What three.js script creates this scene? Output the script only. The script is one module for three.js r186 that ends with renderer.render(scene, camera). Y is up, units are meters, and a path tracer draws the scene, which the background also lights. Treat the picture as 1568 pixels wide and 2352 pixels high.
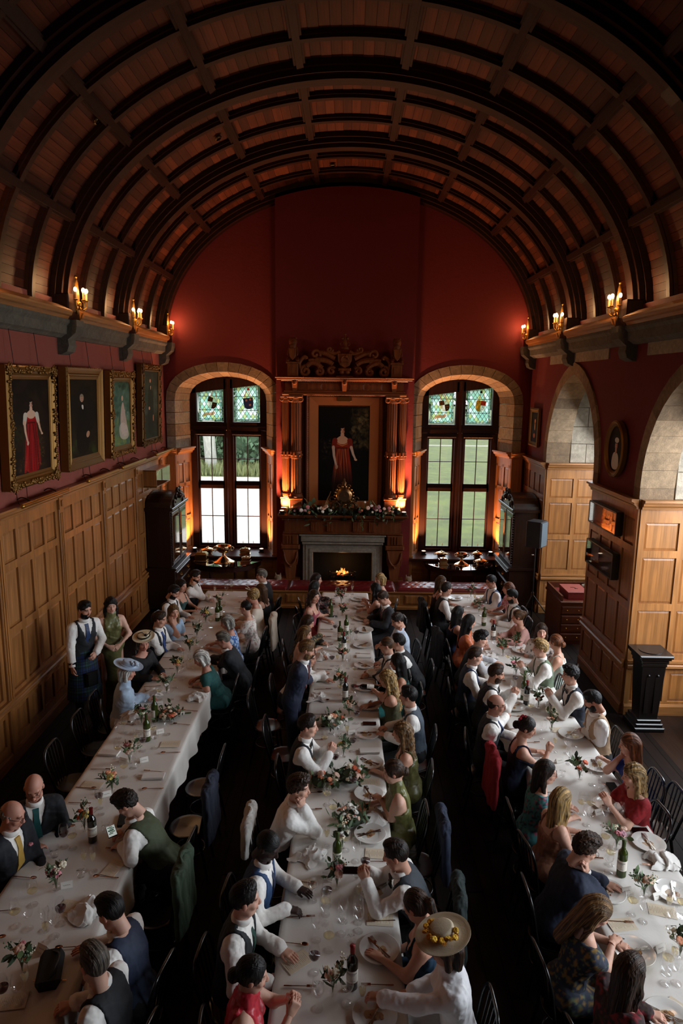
import * as THREE from 'three';
import { RectAreaLightUniformsLib } from 'three/addons/lights/RectAreaLightUniformsLib.js';
import { createNoise3D } from 'simplex-noise';

// ---------------------------------------------------------------- camera, sky, exposure
const scene = new THREE.Scene();
const camera = new THREE.PerspectiveCamera(73.74, 1568 / 2352, 0.05, 400);   // 24 mm lens, upright frame, from the gallery rail
camera.position.set(0, 4.5, 0);
camera.rotation.order = 'YXZ';
camera.rotation.set(-0.18466, 0.0077, 0.012);
scene.background = new THREE.Color().setRGB(0.80, 0.90, 1.0);                   // even overcast sky
scene.backgroundIntensity = 5.2;
const renderer = new THREE.WebGLRenderer({ antialias: true });
renderer.toneMapping = THREE.LinearToneMapping;
renderer.toneMappingExposure = 0.92;
renderer.shadowMap.enabled = true;
RectAreaLightUniformsLib.init();

// daylight that the tall bay windows along the right-hand wall let in (window-sized, just inside the glass)
function windowLight(x, y, z, w, h, intensity, rgb) {
  const l = new THREE.RectAreaLight(new THREE.Color().setRGB(...rgb), intensity, w, h);
  l.name = 'bay_window_daylight'; l.position.set(x, y, z); l.lookAt(x - 1, y - 0.85, z); scene.add(l);
}
for (const [z, k] of [[-12.0, 0.7], [-7.65, 1.4], [-3.3, 1.2]]) windowLight(5.5, 2.7, z, 2.0, 3.4, 9.5 * k, [0.84, 0.92, 1.0]);

// ---------------------------------------------------------------- helpers
const V = (x, y, z) => new THREE.Vector3(x, y, z), PI = Math.PI, R = Math.PI / 180;
let seedState = 7;
const rnd = (a = 1, b) => { seedState = (seedState + 0x6D2B79F5) | 0; let t = Math.imul(seedState ^ (seedState >>> 15), 1 | seedState); t = (t + Math.imul(t ^ (t >>> 7), 61 | t)) ^ t; t = ((t ^ (t >>> 14)) >>> 0) / 4294967296; return b === undefined ? t * a : a + t * (b - a); };
const reseed = (s) => { seedState = s; };
const pick = (a) => a[Math.floor(rnd(a.length))];
const noise3 = createNoise3D(() => rnd());
const lerp = (a, b, t) => a + (b - a) * t, clamp = (x, a = 0, b = 1) => Math.min(b, Math.max(a, x));
const smooth = (a, b, x) => { const t = clamp((x - a) / (b - a)); return t * t * (3 - 2 * t); };
const lin = (hex) => new THREE.Color(hex);
const taken = new Map();
function numbered(n) { const k = taken.get(n) ?? 0; taken.set(n, k + 1); return k ? n + '_' + String(k).padStart(3, '0') : n; }
function shade(o) { o.traverse((c) => { if (c.isMesh) { c.castShadow = true; c.receiveShadow = true; } }); return o; }
function thing(name, label, category, pos = [0, 0, 0], turn = 0, group) {
  const o = new THREE.Group(); o.name = numbered(name); o.position.set(...pos); o.rotation.y = turn; o.userData = { label, category };
  if (group) o.userData.group = group; scene.add(o); return o;
}
function part(name, geo, mat, parent, label) { const m = new THREE.Mesh(geo, mat); m.name = name; m.castShadow = m.receiveShadow = true; if (label) m.userData.label = label; parent.add(m); return m; }
function single(name, geo, mat, label, category, pos = [0, 0, 0], turn = 0, group) {
  const m = part(numbered(name), geo, mat, scene); m.position.set(...pos); m.rotation.y = turn; m.userData = { label, category }; if (group) m.userData.group = group; return m;
}
function struct(name, geo, mat) { const m = geo ? part(name, geo, mat, scene) : new THREE.Group(); m.name = name; m.userData.kind = 'structure'; if (!geo) scene.add(m); return m; }
function copy(o, label, pos, turn = 0) { const c = o.clone(); c.name = numbered(o.name.replace(/_\d{3}$/, '')); c.userData = { ...o.userData, label }; c.position.set(...pos); c.rotation.y = turn; scene.add(c); return c; }
// geometry
function prep(g) {
  if (!g.attributes.normal) g.computeVertexNormals();
  if (!g.index) g.setIndex([...Array(g.attributes.position.count).keys()]);
  return g;
}
function merge(list) {
  list = list.flat(3).filter(Boolean).map(prep);
  let n = 0, m = 0; const col = list.some((g) => g.attributes.color);
  for (const g of list) { n += g.attributes.position.count; m += g.index.count; }
  const P = new Float32Array(n * 3), N = new Float32Array(n * 3), U = new Float32Array(n * 2), C = col ? new Float32Array(n * 3).fill(1) : null, I = new Uint32Array(m);
  let a = 0, b = 0;
  for (const g of list) {
    const c = g.attributes.position.count; P.set(g.attributes.position.array.subarray(0, c * 3), a * 3); N.set(g.attributes.normal.array.subarray(0, c * 3), a * 3);
    if (g.attributes.uv) U.set(g.attributes.uv.array.subarray(0, c * 2), a * 2);
    if (g.attributes.color) C.set(g.attributes.color.array.subarray(0, c * 3), a * 3);
    const gi = g.index.array; for (let i = 0; i < g.index.count; i++) I[b + i] = gi[i] + a; a += c; b += g.index.count;
  }
  const r = new THREE.BufferGeometry(); r.setAttribute('position', new THREE.BufferAttribute(P, 3)); r.setAttribute('normal', new THREE.BufferAttribute(N, 3)); r.setAttribute('uv', new THREE.BufferAttribute(U, 2));
  if (col) r.setAttribute('color', new THREE.BufferAttribute(C, 3)); r.setIndex(new THREE.BufferAttribute(I, 1)); return r;
}
// uv in metres, projected along the dominant axis of each face's normal; across = true lets the grain run sideways
function uvm(g, across, k = 1) {
  prep(g); const p = g.attributes.position, n = g.attributes.normal, u = new Float32Array(p.count * 2);
  for (let i = 0; i < p.count; i++) {
    const ax = Math.abs(n.getX(i)), ay = Math.abs(n.getY(i)), az = Math.abs(n.getZ(i)), x = p.getX(i), y = p.getY(i), z = p.getZ(i);
    let s, t; if (ax >= ay && ax >= az) { s = z; t = y; } else if (ay >= az) { s = x; t = z; } else { s = x; t = y; }
    if (across) [s, t] = [t, s]; u[i * 2] = s * k; u[i * 2 + 1] = t * k;
  }
  g.setAttribute('uv', new THREE.BufferAttribute(u, 2)); return g;
}
const B = (w, h, d, x = 0, y = 0, z = 0) => new THREE.BoxGeometry(w, h, d).translate(x, y, z);
// bevelled box (12 faces + chamfers), centred
function BB(w, h, d, c, x = 0, y = 0, z = 0) {
  const s = new THREE.Shape(); const a = w / 2 - c, b = h / 2 - c; s.moveTo(-a, -b); s.lineTo(a, -b); s.lineTo(a, b); s.lineTo(-a, b); s.closePath();
  return new THREE.ExtrudeGeometry(s, { depth: d - 2 * c, bevelEnabled: true, bevelThickness: c, bevelSize: c, bevelSegments: 1, curveSegments: 1 }).translate(x, y, z - (d - 2 * c) / 2);
}
// fielded panel facing +z: flat field raised from a sunk margin; w,h overall, 20-odd triangles
function fielded(w, h, m = 0.035, t = 0.014) {
  const o = [[-w / 2, -h / 2, 0], [w / 2, -h / 2, 0], [w / 2, h / 2, 0], [-w / 2, h / 2, 0]], i = o.map(([x, y]) => [x - Math.sign(x) * m, y - Math.sign(y) * m, t]), P = [];
  const q = (a, b, c, d) => P.push(...a, ...b, ...c, ...a, ...c, ...d);
  for (let k = 0; k < 4; k++) q(o[k], o[(k + 1) % 4], i[(k + 1) % 4], i[k]); q(...i);
  const g = new THREE.BufferGeometry(); g.setAttribute('position', new THREE.Float32BufferAttribute(P, 3)); g.computeVertexNormals(); return uvm(prep(g));
}
const cyl = (r0, r1, h, x = 0, y = 0, z = 0, s = 16) => new THREE.CylinderGeometry(r1, r0, h, s).translate(x, y + h / 2, z);
const ball = (r, x = 0, y = 0, z = 0, s = 10, sy = 1) => new THREE.SphereGeometry(r, s, Math.max(6, s * 0.7 | 0)).scale(1, sy, 1).translate(x, y, z);
const lathe = (pts, s = 24) => new THREE.LatheGeometry(pts.map((p) => new THREE.Vector2(p[0], p[1])), s);
const tube = (pts, r, n = 24, s = 6, closed = false) => new THREE.TubeGeometry(new THREE.CatmullRomCurve3(pts.map((p) => V(...p)), closed), n, r, s, closed);
function bar(a, b, r, s = 6, r2 = r) { const A = V(...a), D = V(...b).sub(A), L = D.length(); const g = new THREE.CylinderGeometry(r2, r, L, s).translate(0, L / 2, 0); g.applyQuaternion(new THREE.Quaternion().setFromUnitVectors(V(0, 1, 0), D.normalize())); return g.translate(...a); }
function extrude(pts, depth, bevel = 0, curve = 6, holes = []) {
  const s = pts.isShape ? pts : new THREE.Shape(pts.map((p) => new THREE.Vector2(p[0], p[1])));
  for (const h of holes) s.holes.push(h instanceof THREE.Path ? h : new THREE.Path(h.map((p) => new THREE.Vector2(p[0], p[1]))));
  return new THREE.ExtrudeGeometry(s, { depth: depth - 2 * bevel, bevelEnabled: bevel > 0, bevelThickness: bevel, bevelSize: bevel, bevelOffset: -bevel, bevelSegments: 1, curveSegments: curve }).translate(0, 0, bevel);
}
// solid from 8 corners: a (4, one end, in order) and b (4, other end)
function hexa(a, b) {
  const P = [], f = (p, q, r, s) => P.push(...p, ...q, ...r, ...p, ...r, ...s);
  f(a[3], a[2], a[1], a[0]); f(...b); for (let i = 0; i < 4; i++) { const j = (i + 1) % 4; f(a[i], a[j], b[j], b[i]); }
  const g = new THREE.BufferGeometry(); g.setAttribute('position', new THREE.Float32BufferAttribute(P, 3));
  g.computeBoundingBox(); const c = g.boundingBox.getCenter(V()), A = V(...P.slice(0, 3)), n = V(...P.slice(3, 6)).sub(A).cross(V(...P.slice(6, 9)).sub(A));
  if (n.dot(A.clone().sub(c)) < 0) for (let i = 0; i < P.length; i += 9) for (let k = 0; k < 3; k++) { const t = P[i + 3 + k]; P[i + 3 + k] = P[i + 6 + k]; P[i + 6 + k] = t; }
  g.setAttribute('position', new THREE.Float32BufferAttribute(P, 3)); g.computeVertexNormals(); return prep(g);
}
// profile (list of [u,v], closed, counter-clockwise) swept through frames {o,u,v}; hard edges along the profile, smooth along the path
function sweep(prof, frames, closed = false, cap = true) {
  const out = [], n = prof.length, P = [], I = [];
  for (let k = 0; k < n; k++) {
    const a = prof[k], b = prof[(k + 1) % n], base = P.length / 3;
    for (const f of frames) for (const q of [a, b]) P.push(f.o.x + f.u.x * q[0] + f.v.x * q[1], f.o.y + f.u.y * q[0] + f.v.y * q[1], f.o.z + f.u.z * q[0] + f.v.z * q[1]);
    const m = frames.length; for (let i = 0; i < (closed ? m : m - 1); i++) { const p = base + i * 2, q = base + ((i + 1) % m) * 2; I.push(p, p + 1, q + 1, p, q + 1, q); }
  }
  if (cap && !closed) for (const [f, s] of [[frames[0], 1], [frames.at(-1), -1]]) {
    const base = P.length / 3; for (const q of prof) P.push(f.o.x + f.u.x * q[0] + f.v.x * q[1], f.o.y + f.u.y * q[0] + f.v.y * q[1], f.o.z + f.u.z * q[0] + f.v.z * q[1]);
    for (const t of THREE.ShapeUtils.triangulateShape(prof.map((q) => new THREE.Vector2(...q)), [])) s > 0 ? I.push(base + t[2], base + t[1], base + t[0]) : I.push(base + t[0], base + t[1], base + t[2]);
  }
  const g = new THREE.BufferGeometry(); g.setAttribute('position', new THREE.Float32BufferAttribute(P, 3)); g.setIndex(I); g.computeVertexNormals(); return g;
}
// straight moulding: profile [out, up] run from a to b; out is the horizontal direction it projects to
function mould(prof, a, b, out) { const A = V(...a), D = V(...b), o = V(...out).normalize(); const f = [A, D].map((p) => ({ o: p, u: o, v: V(0, 1, 0) })); const g = sweep(prof, f); const d = D.clone().sub(A), s = o.clone().cross(V(0, 1, 0)).dot(d); return s > 0 ? g : flip(g); }
function flip(g) { const i = g.index.array; for (let k = 0; k < i.length; k += 3) { const t = i[k]; i[k] = i[k + 1]; i[k + 1] = t; } g.computeVertexNormals(); return g; }
// textures
function tex(w, h, fn, { srgb = true, rep } = {}) {
  const d = new Uint8Array(w * h * 4); for (let y = 0; y < h; y++) for (let x = 0; x < w; x++) { const c = fn(x / w, y / h), i = (y * w + x) * 4; d[i] = c[0]; d[i + 1] = c[1]; d[i + 2] = c[2]; d[i + 3] = 255; }
  const t = new THREE.DataTexture(d, w, h); t.colorSpace = srgb ? THREE.SRGBColorSpace : THREE.NoColorSpace; t.magFilter = t.minFilter = THREE.LinearFilter; t.wrapS = t.wrapT = THREE.RepeatWrapping; if (rep) t.repeat.set(...rep); t.needsUpdate = true; return t;
}
function pnoise(px, py, seed) {   // periodic value noise on a px x py lattice, argument in 0..1
  const tab = new Float32Array(px * py); let s = seed * 7919 + 13; for (let i = 0; i < tab.length; i++) { s = (Math.imul(s, 1664525) + 1013904223) | 0; tab[i] = ((s >>> 9) & 0xffff) / 65535; }
  return (u, v) => { const x = u * px, y = v * py, xi = Math.floor(x), yi = Math.floor(y), fx = x - xi, fy = y - yi, sx = fx * fx * (3 - 2 * fx), sy = fy * fy * (3 - 2 * fy), g = (a, b) => tab[((b % py + py) % py) * px + (a % px + px) % px]; return lerp(lerp(g(xi, yi), g(xi + 1, yi), sx), lerp(g(xi, yi + 1), g(xi + 1, yi + 1), sx), sy); };
}
function canvas(w, h, draw) { const c = document.createElement('canvas'); c.width = w; c.height = h; draw(c.getContext('2d'), w, h); const t = new THREE.CanvasTexture(c); t.colorSpace = THREE.SRGBColorSpace; return t; }
const std = (o) => new THREE.MeshStandardMaterial(o), phys = (o) => new THREE.MeshPhysicalMaterial(o);
// wood: fine streaks along v, broad tone bands; used as a multiplier over a tint
const wA = pnoise(96, 3, 1), wB = pnoise(24, 2, 2), wC = pnoise(6, 4, 3), wD = pnoise(200, 10, 4);
const woodTex = tex(512, 512, (u, v) => { const w = 0.015 * (wC(u, v) - 0.5); const k = 0.66 + 0.13 * wA(u + w, v) + 0.16 * wB(u + w * 2, v) + 0.10 * wC(u, v) + 0.07 * wD(u, v); const c = Math.min(255, 240 * k); return [c, c * 0.985, c * 0.96]; });
const woodBump = tex(256, 256, (u, v) => { const c = 255 * (0.6 * wA(u, v) + 0.4 * wD(u, v)); return [c, c, c]; }, { srgb: false });
const wood = (hex, rough = 0.45, o = {}) => phys({ specularIntensity: rough > 0.4 ? 0.35 : 0.8,  color: lin(hex), map: woodTex, roughness: rough, bumpMap: woodBump, bumpScale: 0.0008, ...o });
const sA = pnoise(24, 24, 5), sB = pnoise(90, 90, 6), sC = pnoise(6, 6, 8);
const stoneTex = tex(512, 512, (u, v) => { const k = 0.70 + 0.14 * sA(u, v) + 0.10 * sB(u, v) + 0.10 * sC(u, v); const c = 250 * k; return [c, c * 0.98, c * 0.95]; });
const plasterBump = tex(256, 256, (u, v) => { const c = 255 * (0.5 * sA(u, v) + 0.5 * sB(u, v)); return [c, c, c]; }, { srgb: false });
const stone = (hex, rough = 0.85) => std({ color: lin(hex), map: stoneTex, roughness: rough, bumpMap: plasterBump, bumpScale: 0.004 });
// creases of worn cloth (ridged, warped noise) and strands of hair
const cA = pnoise(7, 7, 21), cB = pnoise(15, 15, 22), cC = pnoise(31, 31, 23);
const creaseTex = tex(256, 256, (u, v) => { const w = 0.12 * cA(u + 0.3, v), c = 255 * clamp(0.62 * cA(u + w, v + 0.6 * w) + 0.30 * cB(u - w, v + w) + 0.08 * cC(u, v)); return [c, c, c]; }, { srgb: false });
const hA = pnoise(128, 3, 31), hB = pnoise(40, 4, 32), hC = pnoise(11, 5, 33);
const strandTex = tex(256, 256, (u, v) => { const w = 0.03 * hC(u, v), c = 255 * clamp(0.45 * hA(u + w, v) + 0.4 * hB(u + w, v) + 0.15 * hC(u, v)); return [c, c, c]; }, { srgb: false }), strandCol = tex(256, 256, (u, v) => { const w = 0.03 * hC(u, v), c = 255 * clamp(0.35 + 0.5 * hA(u + w, v) * hB(u + w, v) + 0.5 * hB(u + w, v)); return [c, c, c]; });
const MT = {
  ...(() => { const o = ['#b0753f', '#a86e3a', '#b87d47'].map((h) => wood(h, 0.38, { clearcoat: 0.3, clearcoatRoughness: 0.24 })); return { oak: o[0], oak2: o[1], oak3: o[2], oakDark: o[1], oakDark2: o[0], oakPale: o[2], oakPale2: o[0] }; })(),   // one oak for all the panelling
  ceil: [wood('#4a2111', 0.55), wood('#552716', 0.55), wood('#411c0f', 0.55), wood('#5e2d19', 0.55)], rib: wood('#2c130a', 0.5),
  mahog: wood('#3a1a10', 0.3), walnut: wood('#2c170d', 0.3), black: std({ color: lin('#0c0b0b'), roughness: 0.35 }), blackMatt: std({ color: lin('#0d0d0e'), roughness: 0.8 }),
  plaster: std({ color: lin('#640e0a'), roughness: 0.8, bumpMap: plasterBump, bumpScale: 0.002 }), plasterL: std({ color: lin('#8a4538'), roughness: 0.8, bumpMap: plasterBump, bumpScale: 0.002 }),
  stone: stone('#9c8468'), stone2: stone('#8a7258'), stone3: stone('#a88f72'), stoneGrey: stone('#6a655a'), mortar: stone('#6e5f50'), bayStone: stone('#b5aa99'), bayStone2: stone('#aba08e'),
  gold: std({ color: lin('#7e5a29'), roughness: 0.42, metalness: 0.7 }), goldDark: std({ color: lin('#5c4018'), roughness: 0.5, metalness: 0.6 }), brass: std({ color: lin('#b98a3e'), roughness: 0.28, metalness: 0.9 }), bronze: std({ color: lin('#4a341c'), roughness: 0.4, metalness: 0.7 }),
  silver: std({ color: lin('#c9b89a'), roughness: 0.18, metalness: 1 }), steel: std({ color: lin('#bdb6ac'), roughness: 0.2, metalness: 1 }), copper: std({ color: lin('#b08b78'), roughness: 0.22, metalness: 1 }),
  marble: std({ color: lin('#9a948a'), map: stoneTex, roughness: 0.35 }), soot: std({ color: lin('#0a0807'), roughness: 0.95 }),
  winWood: wood('#2e150b', 0.42), leather: phys({ color: lin('#5a0d12'), roughness: 0.32, clearcoat: 0.3, clearcoatRoughness: 0.3 }), lead: std({ color: lin('#151512'), roughness: 0.5, metalness: 0.5 }),
  glass: phys({ color: 0xffffff, roughness: 0.02, transmission: 1, thickness: 0, ior: 1.45 }),
};
// ---------------------------------------------------------------- smooth solids: a distance grid meshed with surface nets
class Field {
  constructor(min, max, cell) { this.c = cell; this.o = min; this.n = [0, 1, 2].map((i) => Math.max(3, Math.ceil((max[i] - min[i]) / cell) + 1)); this.d = new Float32Array(this.n[0] * this.n[1] * this.n[2]).fill(0.2); }
  each(lo, hi, fn) {
    const { c, o, n, d } = this, a = [], b = []; for (let i = 0; i < 3; i++) { a[i] = Math.max(0, Math.floor((lo[i] - o[i]) / c)); b[i] = Math.min(n[i] - 1, Math.ceil((hi[i] - o[i]) / c)); }
    for (let z = a[2]; z <= b[2]; z++) for (let y = a[1]; y <= b[1]; y++) { let i = (z * n[1] + y) * n[0] + a[0]; for (let x = a[0]; x <= b[0]; x++, i++) d[i] = fn(o[0] + x * c, o[1] + y * c, o[2] + z * c, d[i]); }
    return this;
  }
  // tapered capsule; flat = [nx,ny,nz,f] squeezes it along n by f
  cap(A, Z, ra, rb, k = 0.02, flat, sub) {
    const m = Math.max(ra, rb) + Math.max(k, 0.001) + 2 * this.c, lo = [0, 1, 2].map((i) => Math.min(A[i], Z[i]) - m), hi = [0, 1, 2].map((i) => Math.max(A[i], Z[i]) + m), ex = Z[0] - A[0], ey = Z[1] - A[1], ez = Z[2] - A[2], L = ex * ex + ey * ey + ez * ez || 1e-9;
    return this.each(lo, hi, (x, y, z, d) => {
      let px = x - A[0], py = y - A[1], pz = z - A[2]; const t = clamp((px * ex + py * ey + pz * ez) / L); px -= t * ex; py -= t * ey; pz -= t * ez;
      if (flat) { const q = px * flat[0] + py * flat[1] + pz * flat[2], e = q / flat[3] - q; px += flat[0] * e; py += flat[1] * e; pz += flat[2] * e; }
      const r = ra + (rb - ra) * t; let v = Math.sqrt(px * px + py * py + pz * pz) - r; if (flat && v > 0) v *= 0.8;
      if (sub) { v = -v; return Math.max(d, v); } if (k < 1e-4) return Math.min(d, v); const h = clamp(0.5 + 0.5 * (v - d) / k); return v + (d - v) * h - k * h * (1 - h);
    });
  }
  ell(C, r, k = 0.02, sub) {
    const m = Math.max(...r) + k + 2 * this.c, rm = Math.min(...r); return this.each(C.map((v) => v - m), C.map((v) => v + m), (x, y, z, d) => {
      const a = (x - C[0]) / r[0], b = (y - C[1]) / r[1], c = (z - C[2]) / r[2], l = Math.sqrt(a * a + b * b + c * c), g = Math.sqrt((a / r[0]) ** 2 + (b / r[1]) ** 2 + (c / r[2]) ** 2) || 1; let v = l < 1e-3 ? -rm : l * (l - 1) / g;
      if (sub) { const h = clamp(0.5 - 0.5 * (-v - d) / -k); v = -v; return k < 1e-4 ? Math.max(d, v) : -smin(-d, -v, k); } return k < 1e-4 ? Math.min(d, v) : smin(d, v, k);
    });
  }
  map(fn) { const { c, o, n } = this; return this.each(o, [0, 1, 2].map((i) => o[i] + n[i] * c), fn); }
  mesh(color) {
    const { n, d, c, o } = this, [nx, ny, nz] = n, id = new Int32Array((nx - 1) * (ny - 1) * (nz - 1)).fill(-1), P = [], N = [], I = [], off = [0, 1, nx, nx + 1, nx * ny, nx * ny + 1, nx * ny + nx, nx * ny + nx + 1];
    const E = [[0, 1], [2, 3], [4, 5], [6, 7], [0, 2], [1, 3], [4, 6], [5, 7], [0, 4], [1, 5], [2, 6], [3, 7]], v = new Float32Array(8);
    for (let z = 0; z < nz - 1; z++) for (let y = 0; y < ny - 1; y++) for (let x = 0; x < nx - 1; x++) {
      const b = (z * ny + y) * nx + x; let s = 0; for (let k = 0; k < 8; k++) { v[k] = d[b + off[k]]; if (v[k] < 0) s |= 1 << k; } if (s === 0 || s === 255) continue;
      let px = 0, py = 0, pz = 0, q = 0; for (const [e, f] of E) { if ((v[e] < 0) === (v[f] < 0)) continue; const t = v[e] / (v[e] - v[f]); px += (e & 1) + t * ((f & 1) - (e & 1)); py += ((e >> 1) & 1) + t * (((f >> 1) & 1) - ((e >> 1) & 1)); pz += (e >> 2) + t * ((f >> 2) - (e >> 2)); q++; }
      id[(z * (ny - 1) + y) * (nx - 1) + x] = P.length / 3; P.push(o[0] + (x + px / q) * c, o[1] + (y + py / q) * c, o[2] + (z + pz / q) * c);
      let gx = v[1] + v[3] + v[5] + v[7] - v[0] - v[2] - v[4] - v[6], gy = v[2] + v[3] + v[6] + v[7] - v[0] - v[1] - v[4] - v[5], gz = v[4] + v[5] + v[6] + v[7] - v[0] - v[1] - v[2] - v[3], l = Math.hypot(gx, gy, gz) || 1; N.push(gx / l, gy / l, gz / l);
    }
    const at = (x, y, z) => id[(z * (ny - 1) + y) * (nx - 1) + x], quad = (a, b, e, f, flipIt) => { if (a < 0 || b < 0 || e < 0 || f < 0) return; flipIt ? I.push(a, b, e, a, e, f) : I.push(a, e, b, a, f, e); };
    for (let z = 1; z < nz - 1; z++) for (let y = 1; y < ny - 1; y++) for (let x = 1; x < nx - 1; x++) {
      const b = (z * ny + y) * nx + x, s = d[b] < 0;
      if (s !== d[b + 1] < 0) quad(at(x, y - 1, z - 1), at(x, y, z - 1), at(x, y, z), at(x, y - 1, z), s);
      if (s !== d[b + nx] < 0) quad(at(x - 1, y, z - 1), at(x, y, z - 1), at(x, y, z), at(x - 1, y, z), !s);
      if (s !== d[b + nx * ny] < 0) quad(at(x - 1, y - 1, z), at(x, y - 1, z), at(x, y, z), at(x - 1, y, z), s);
    }
    const g = new THREE.BufferGeometry(); g.setAttribute('position', new THREE.Float32BufferAttribute(P, 3)); g.setAttribute('normal', new THREE.Float32BufferAttribute(N, 3)); g.setIndex(I);
    if (color) { const C = new Float32Array(P.length); for (let i = 0; i < P.length; i += 3) { const q = color(P[i], P[i + 1], P[i + 2], N[i], N[i + 1], N[i + 2]); C[i] = q[0]; C[i + 1] = q[1]; C[i + 2] = q[2]; } g.setAttribute('color', new THREE.BufferAttribute(C, 3)); }
    return g;
  }
}
function smin(a, b, k) { const h = clamp(0.5 + 0.5 * (b - a) / k); return b + (a - b) * h - k * h * (1 - h); }
// ---------------------------------------------------------------- the hall
const XL = -3.97, XR = 3.90, ZB = -14.9, ZF = 1.7, CY = 5.42, EA = 4.0, EB = 3.1;
const RIBS = [-14.72, -12.2, -9.65, -7.1, -4.55, -2.0, 0.55];
const rot = (g, a) => g.rotateY(a);
// floor of dark boards running the length of the hall
const floor = struct('floor');
part('subfloor', B(11.4, 0.2, ZF - ZB + 1.4, 0.75, -0.13, (ZF + ZB) / 2), MT.soot, floor);
{
  const mats = ['#21140e', '#1b110c', '#26180c', '#180f0b', '#221510'].map((c) => wood(c, 0.62, { specularIntensity: 0.22 })); reseed(21);
  const lens = [5.2, 4.1, 6.3], geos = lens.map((l) => uvm(BB(0.146, 0.03, l - 0.006, 0.004)));
  for (let i = 0; i < 54; i++) { let z = ZB - rnd(3); const x = XL + 0.075 + i * 0.15; while (z < ZF) { const k = Math.floor(rnd(3)); const m = part('floor_board', geos[k], pick(mats), floor); m.position.set(x, -0.015 - rnd(0.0012), z + lens[k] / 2); z += lens[k]; } }
}
struct('floor_bays', uvm(B(1.7, 0.06, 13, 4.9, -0.03, -7.5)), wood('#2e1c12', 0.45));

// oak wainscot: local x along the wall, y up, z out of the wall
const ROWS = [[0.27, 0.62], [0.86, 1.52], [1.62, 2.30], [2.40, 2.77]];
const railProf = [[0, 0], [0.03, 0], [0.055, 0.03], [0.055, 0.06], [0.035, 0.075], [0.05, 0.10], [0.05, 0.13], [0, 0.13]];
const capProf = [[0, 0], [0.035, 0], [0.04, 0.03], [0.07, 0.055], [0.075, 0.085], [0.11, 0.10], [0.11, 0.13], [0, 0.13]];
const baseProf = [[0, 0], [0.035, 0], [0.035, 0.13], [0.02, 0.16], [0, 0.16]];
const panelGeo = new Map();
function panelOf(w, h) { const k = w.toFixed(2) + h.toFixed(2); if (!panelGeo.has(k)) panelGeo.set(k, fielded(w, h)); return panelGeo.get(k); }
function wainscot(parent, place, u0, u1, { frame, mats, pil = [], rows = ROWS, top = 3.05, pitch = 0.4, cap = true }) {
  const g = new THREE.Group(); g.applyMatrix4(place);   // (only used to place the pieces; they are re-parented below)
  const put = (name, geo, mat) => { const m = part(name, geo, mat, parent); m.applyMatrix4(g.matrix); return m; };
  const edges = [u0, ...pil, u1];
  for (let b = 0; b + 1 < edges.length; b++) {
    const a = edges[b] + (b ? 0.065 : 0), c = edges[b + 1] - (b + 2 < edges.length ? 0.065 : 0), n = Math.max(1, Math.round((c - a) / pitch)), s = 0.075, w = (c - a - s * (n + 1)) / n, F = [];
    let y = 0.0; for (const [r0, r1] of [...rows, [top, top]]) { F.push(B(c - a, r0 - y, 0.03, (a + c) / 2, (y + r0) / 2, 0.015)); y = r1; }
    for (const [r0, r1] of rows) for (let i = 0; i <= n; i++) F.push(B(s, r1 - r0, 0.03, a + s / 2 + i * (w + s), (r0 + r1) / 2, 0.015));
    put('panel_frame', uvm(merge(F)), frame);
    for (const [r0, r1] of rows) for (let i = 0; i < n; i++) { const m = put('panel', panelOf(w, r1 - r0), pick(mats)); m.applyMatrix4(new THREE.Matrix4()); m.position.add(V(a + s + w / 2 + i * (w + s), (r0 + r1) / 2, 0.004).applyMatrix4(new THREE.Matrix4().extractRotation(place))); }
  }
  for (const u of pil) put('pilaster', uvm(merge([BB(0.13, top - 0.1, 0.06, 0.008, u, (top - 0.1) / 2, 0.03), B(0.03, 1.95, 0.012, u - 0.025, 1.75, 0.062), B(0.03, 1.95, 0.012, u + 0.025, 1.75, 0.062), B(0.15, 0.16, 0.08, u, 2.86, 0.03), B(0.05, 0.08, 0.02, u, 2.86, 0.075)])), frame);
  const M = (prof, y) => uvm(mould(prof, [u0, y, 0.02], [u1, y, 0.02], [0, 0, 1]), true);
  put('chair_rail', M(railProf, 0.68), frame); if (cap) put('cornice', M(capProf, top - 0.13), frame); put('skirting', M(baseProf, 0), frame);
}
const leftPlace = new THREE.Matrix4().makeRotationY(PI / 2).setPosition(XL, 0, 0), rightPlace = new THREE.Matrix4().makeRotationY(-PI / 2).setPosition(XR, 0, 0);
const wallLeft = struct('wall_left');
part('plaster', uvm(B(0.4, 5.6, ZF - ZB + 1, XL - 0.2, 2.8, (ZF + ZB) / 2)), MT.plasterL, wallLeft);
reseed(5);
wainscot(wallLeft, leftPlace, 4.1, -ZB, { frame: MT.oak, mats: [MT.oak, MT.oak2, MT.oak3, MT.oak], pil: [5.77, 7.47, 9.17, 10.87, 12.57, 14.27] });
part('plain_boarding', uvm(B(0.03, 3.0, 4.1 + ZF, XL + 0.015, 1.5, (ZF - 4.1) / 2)), MT.oak2, wallLeft);

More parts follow.
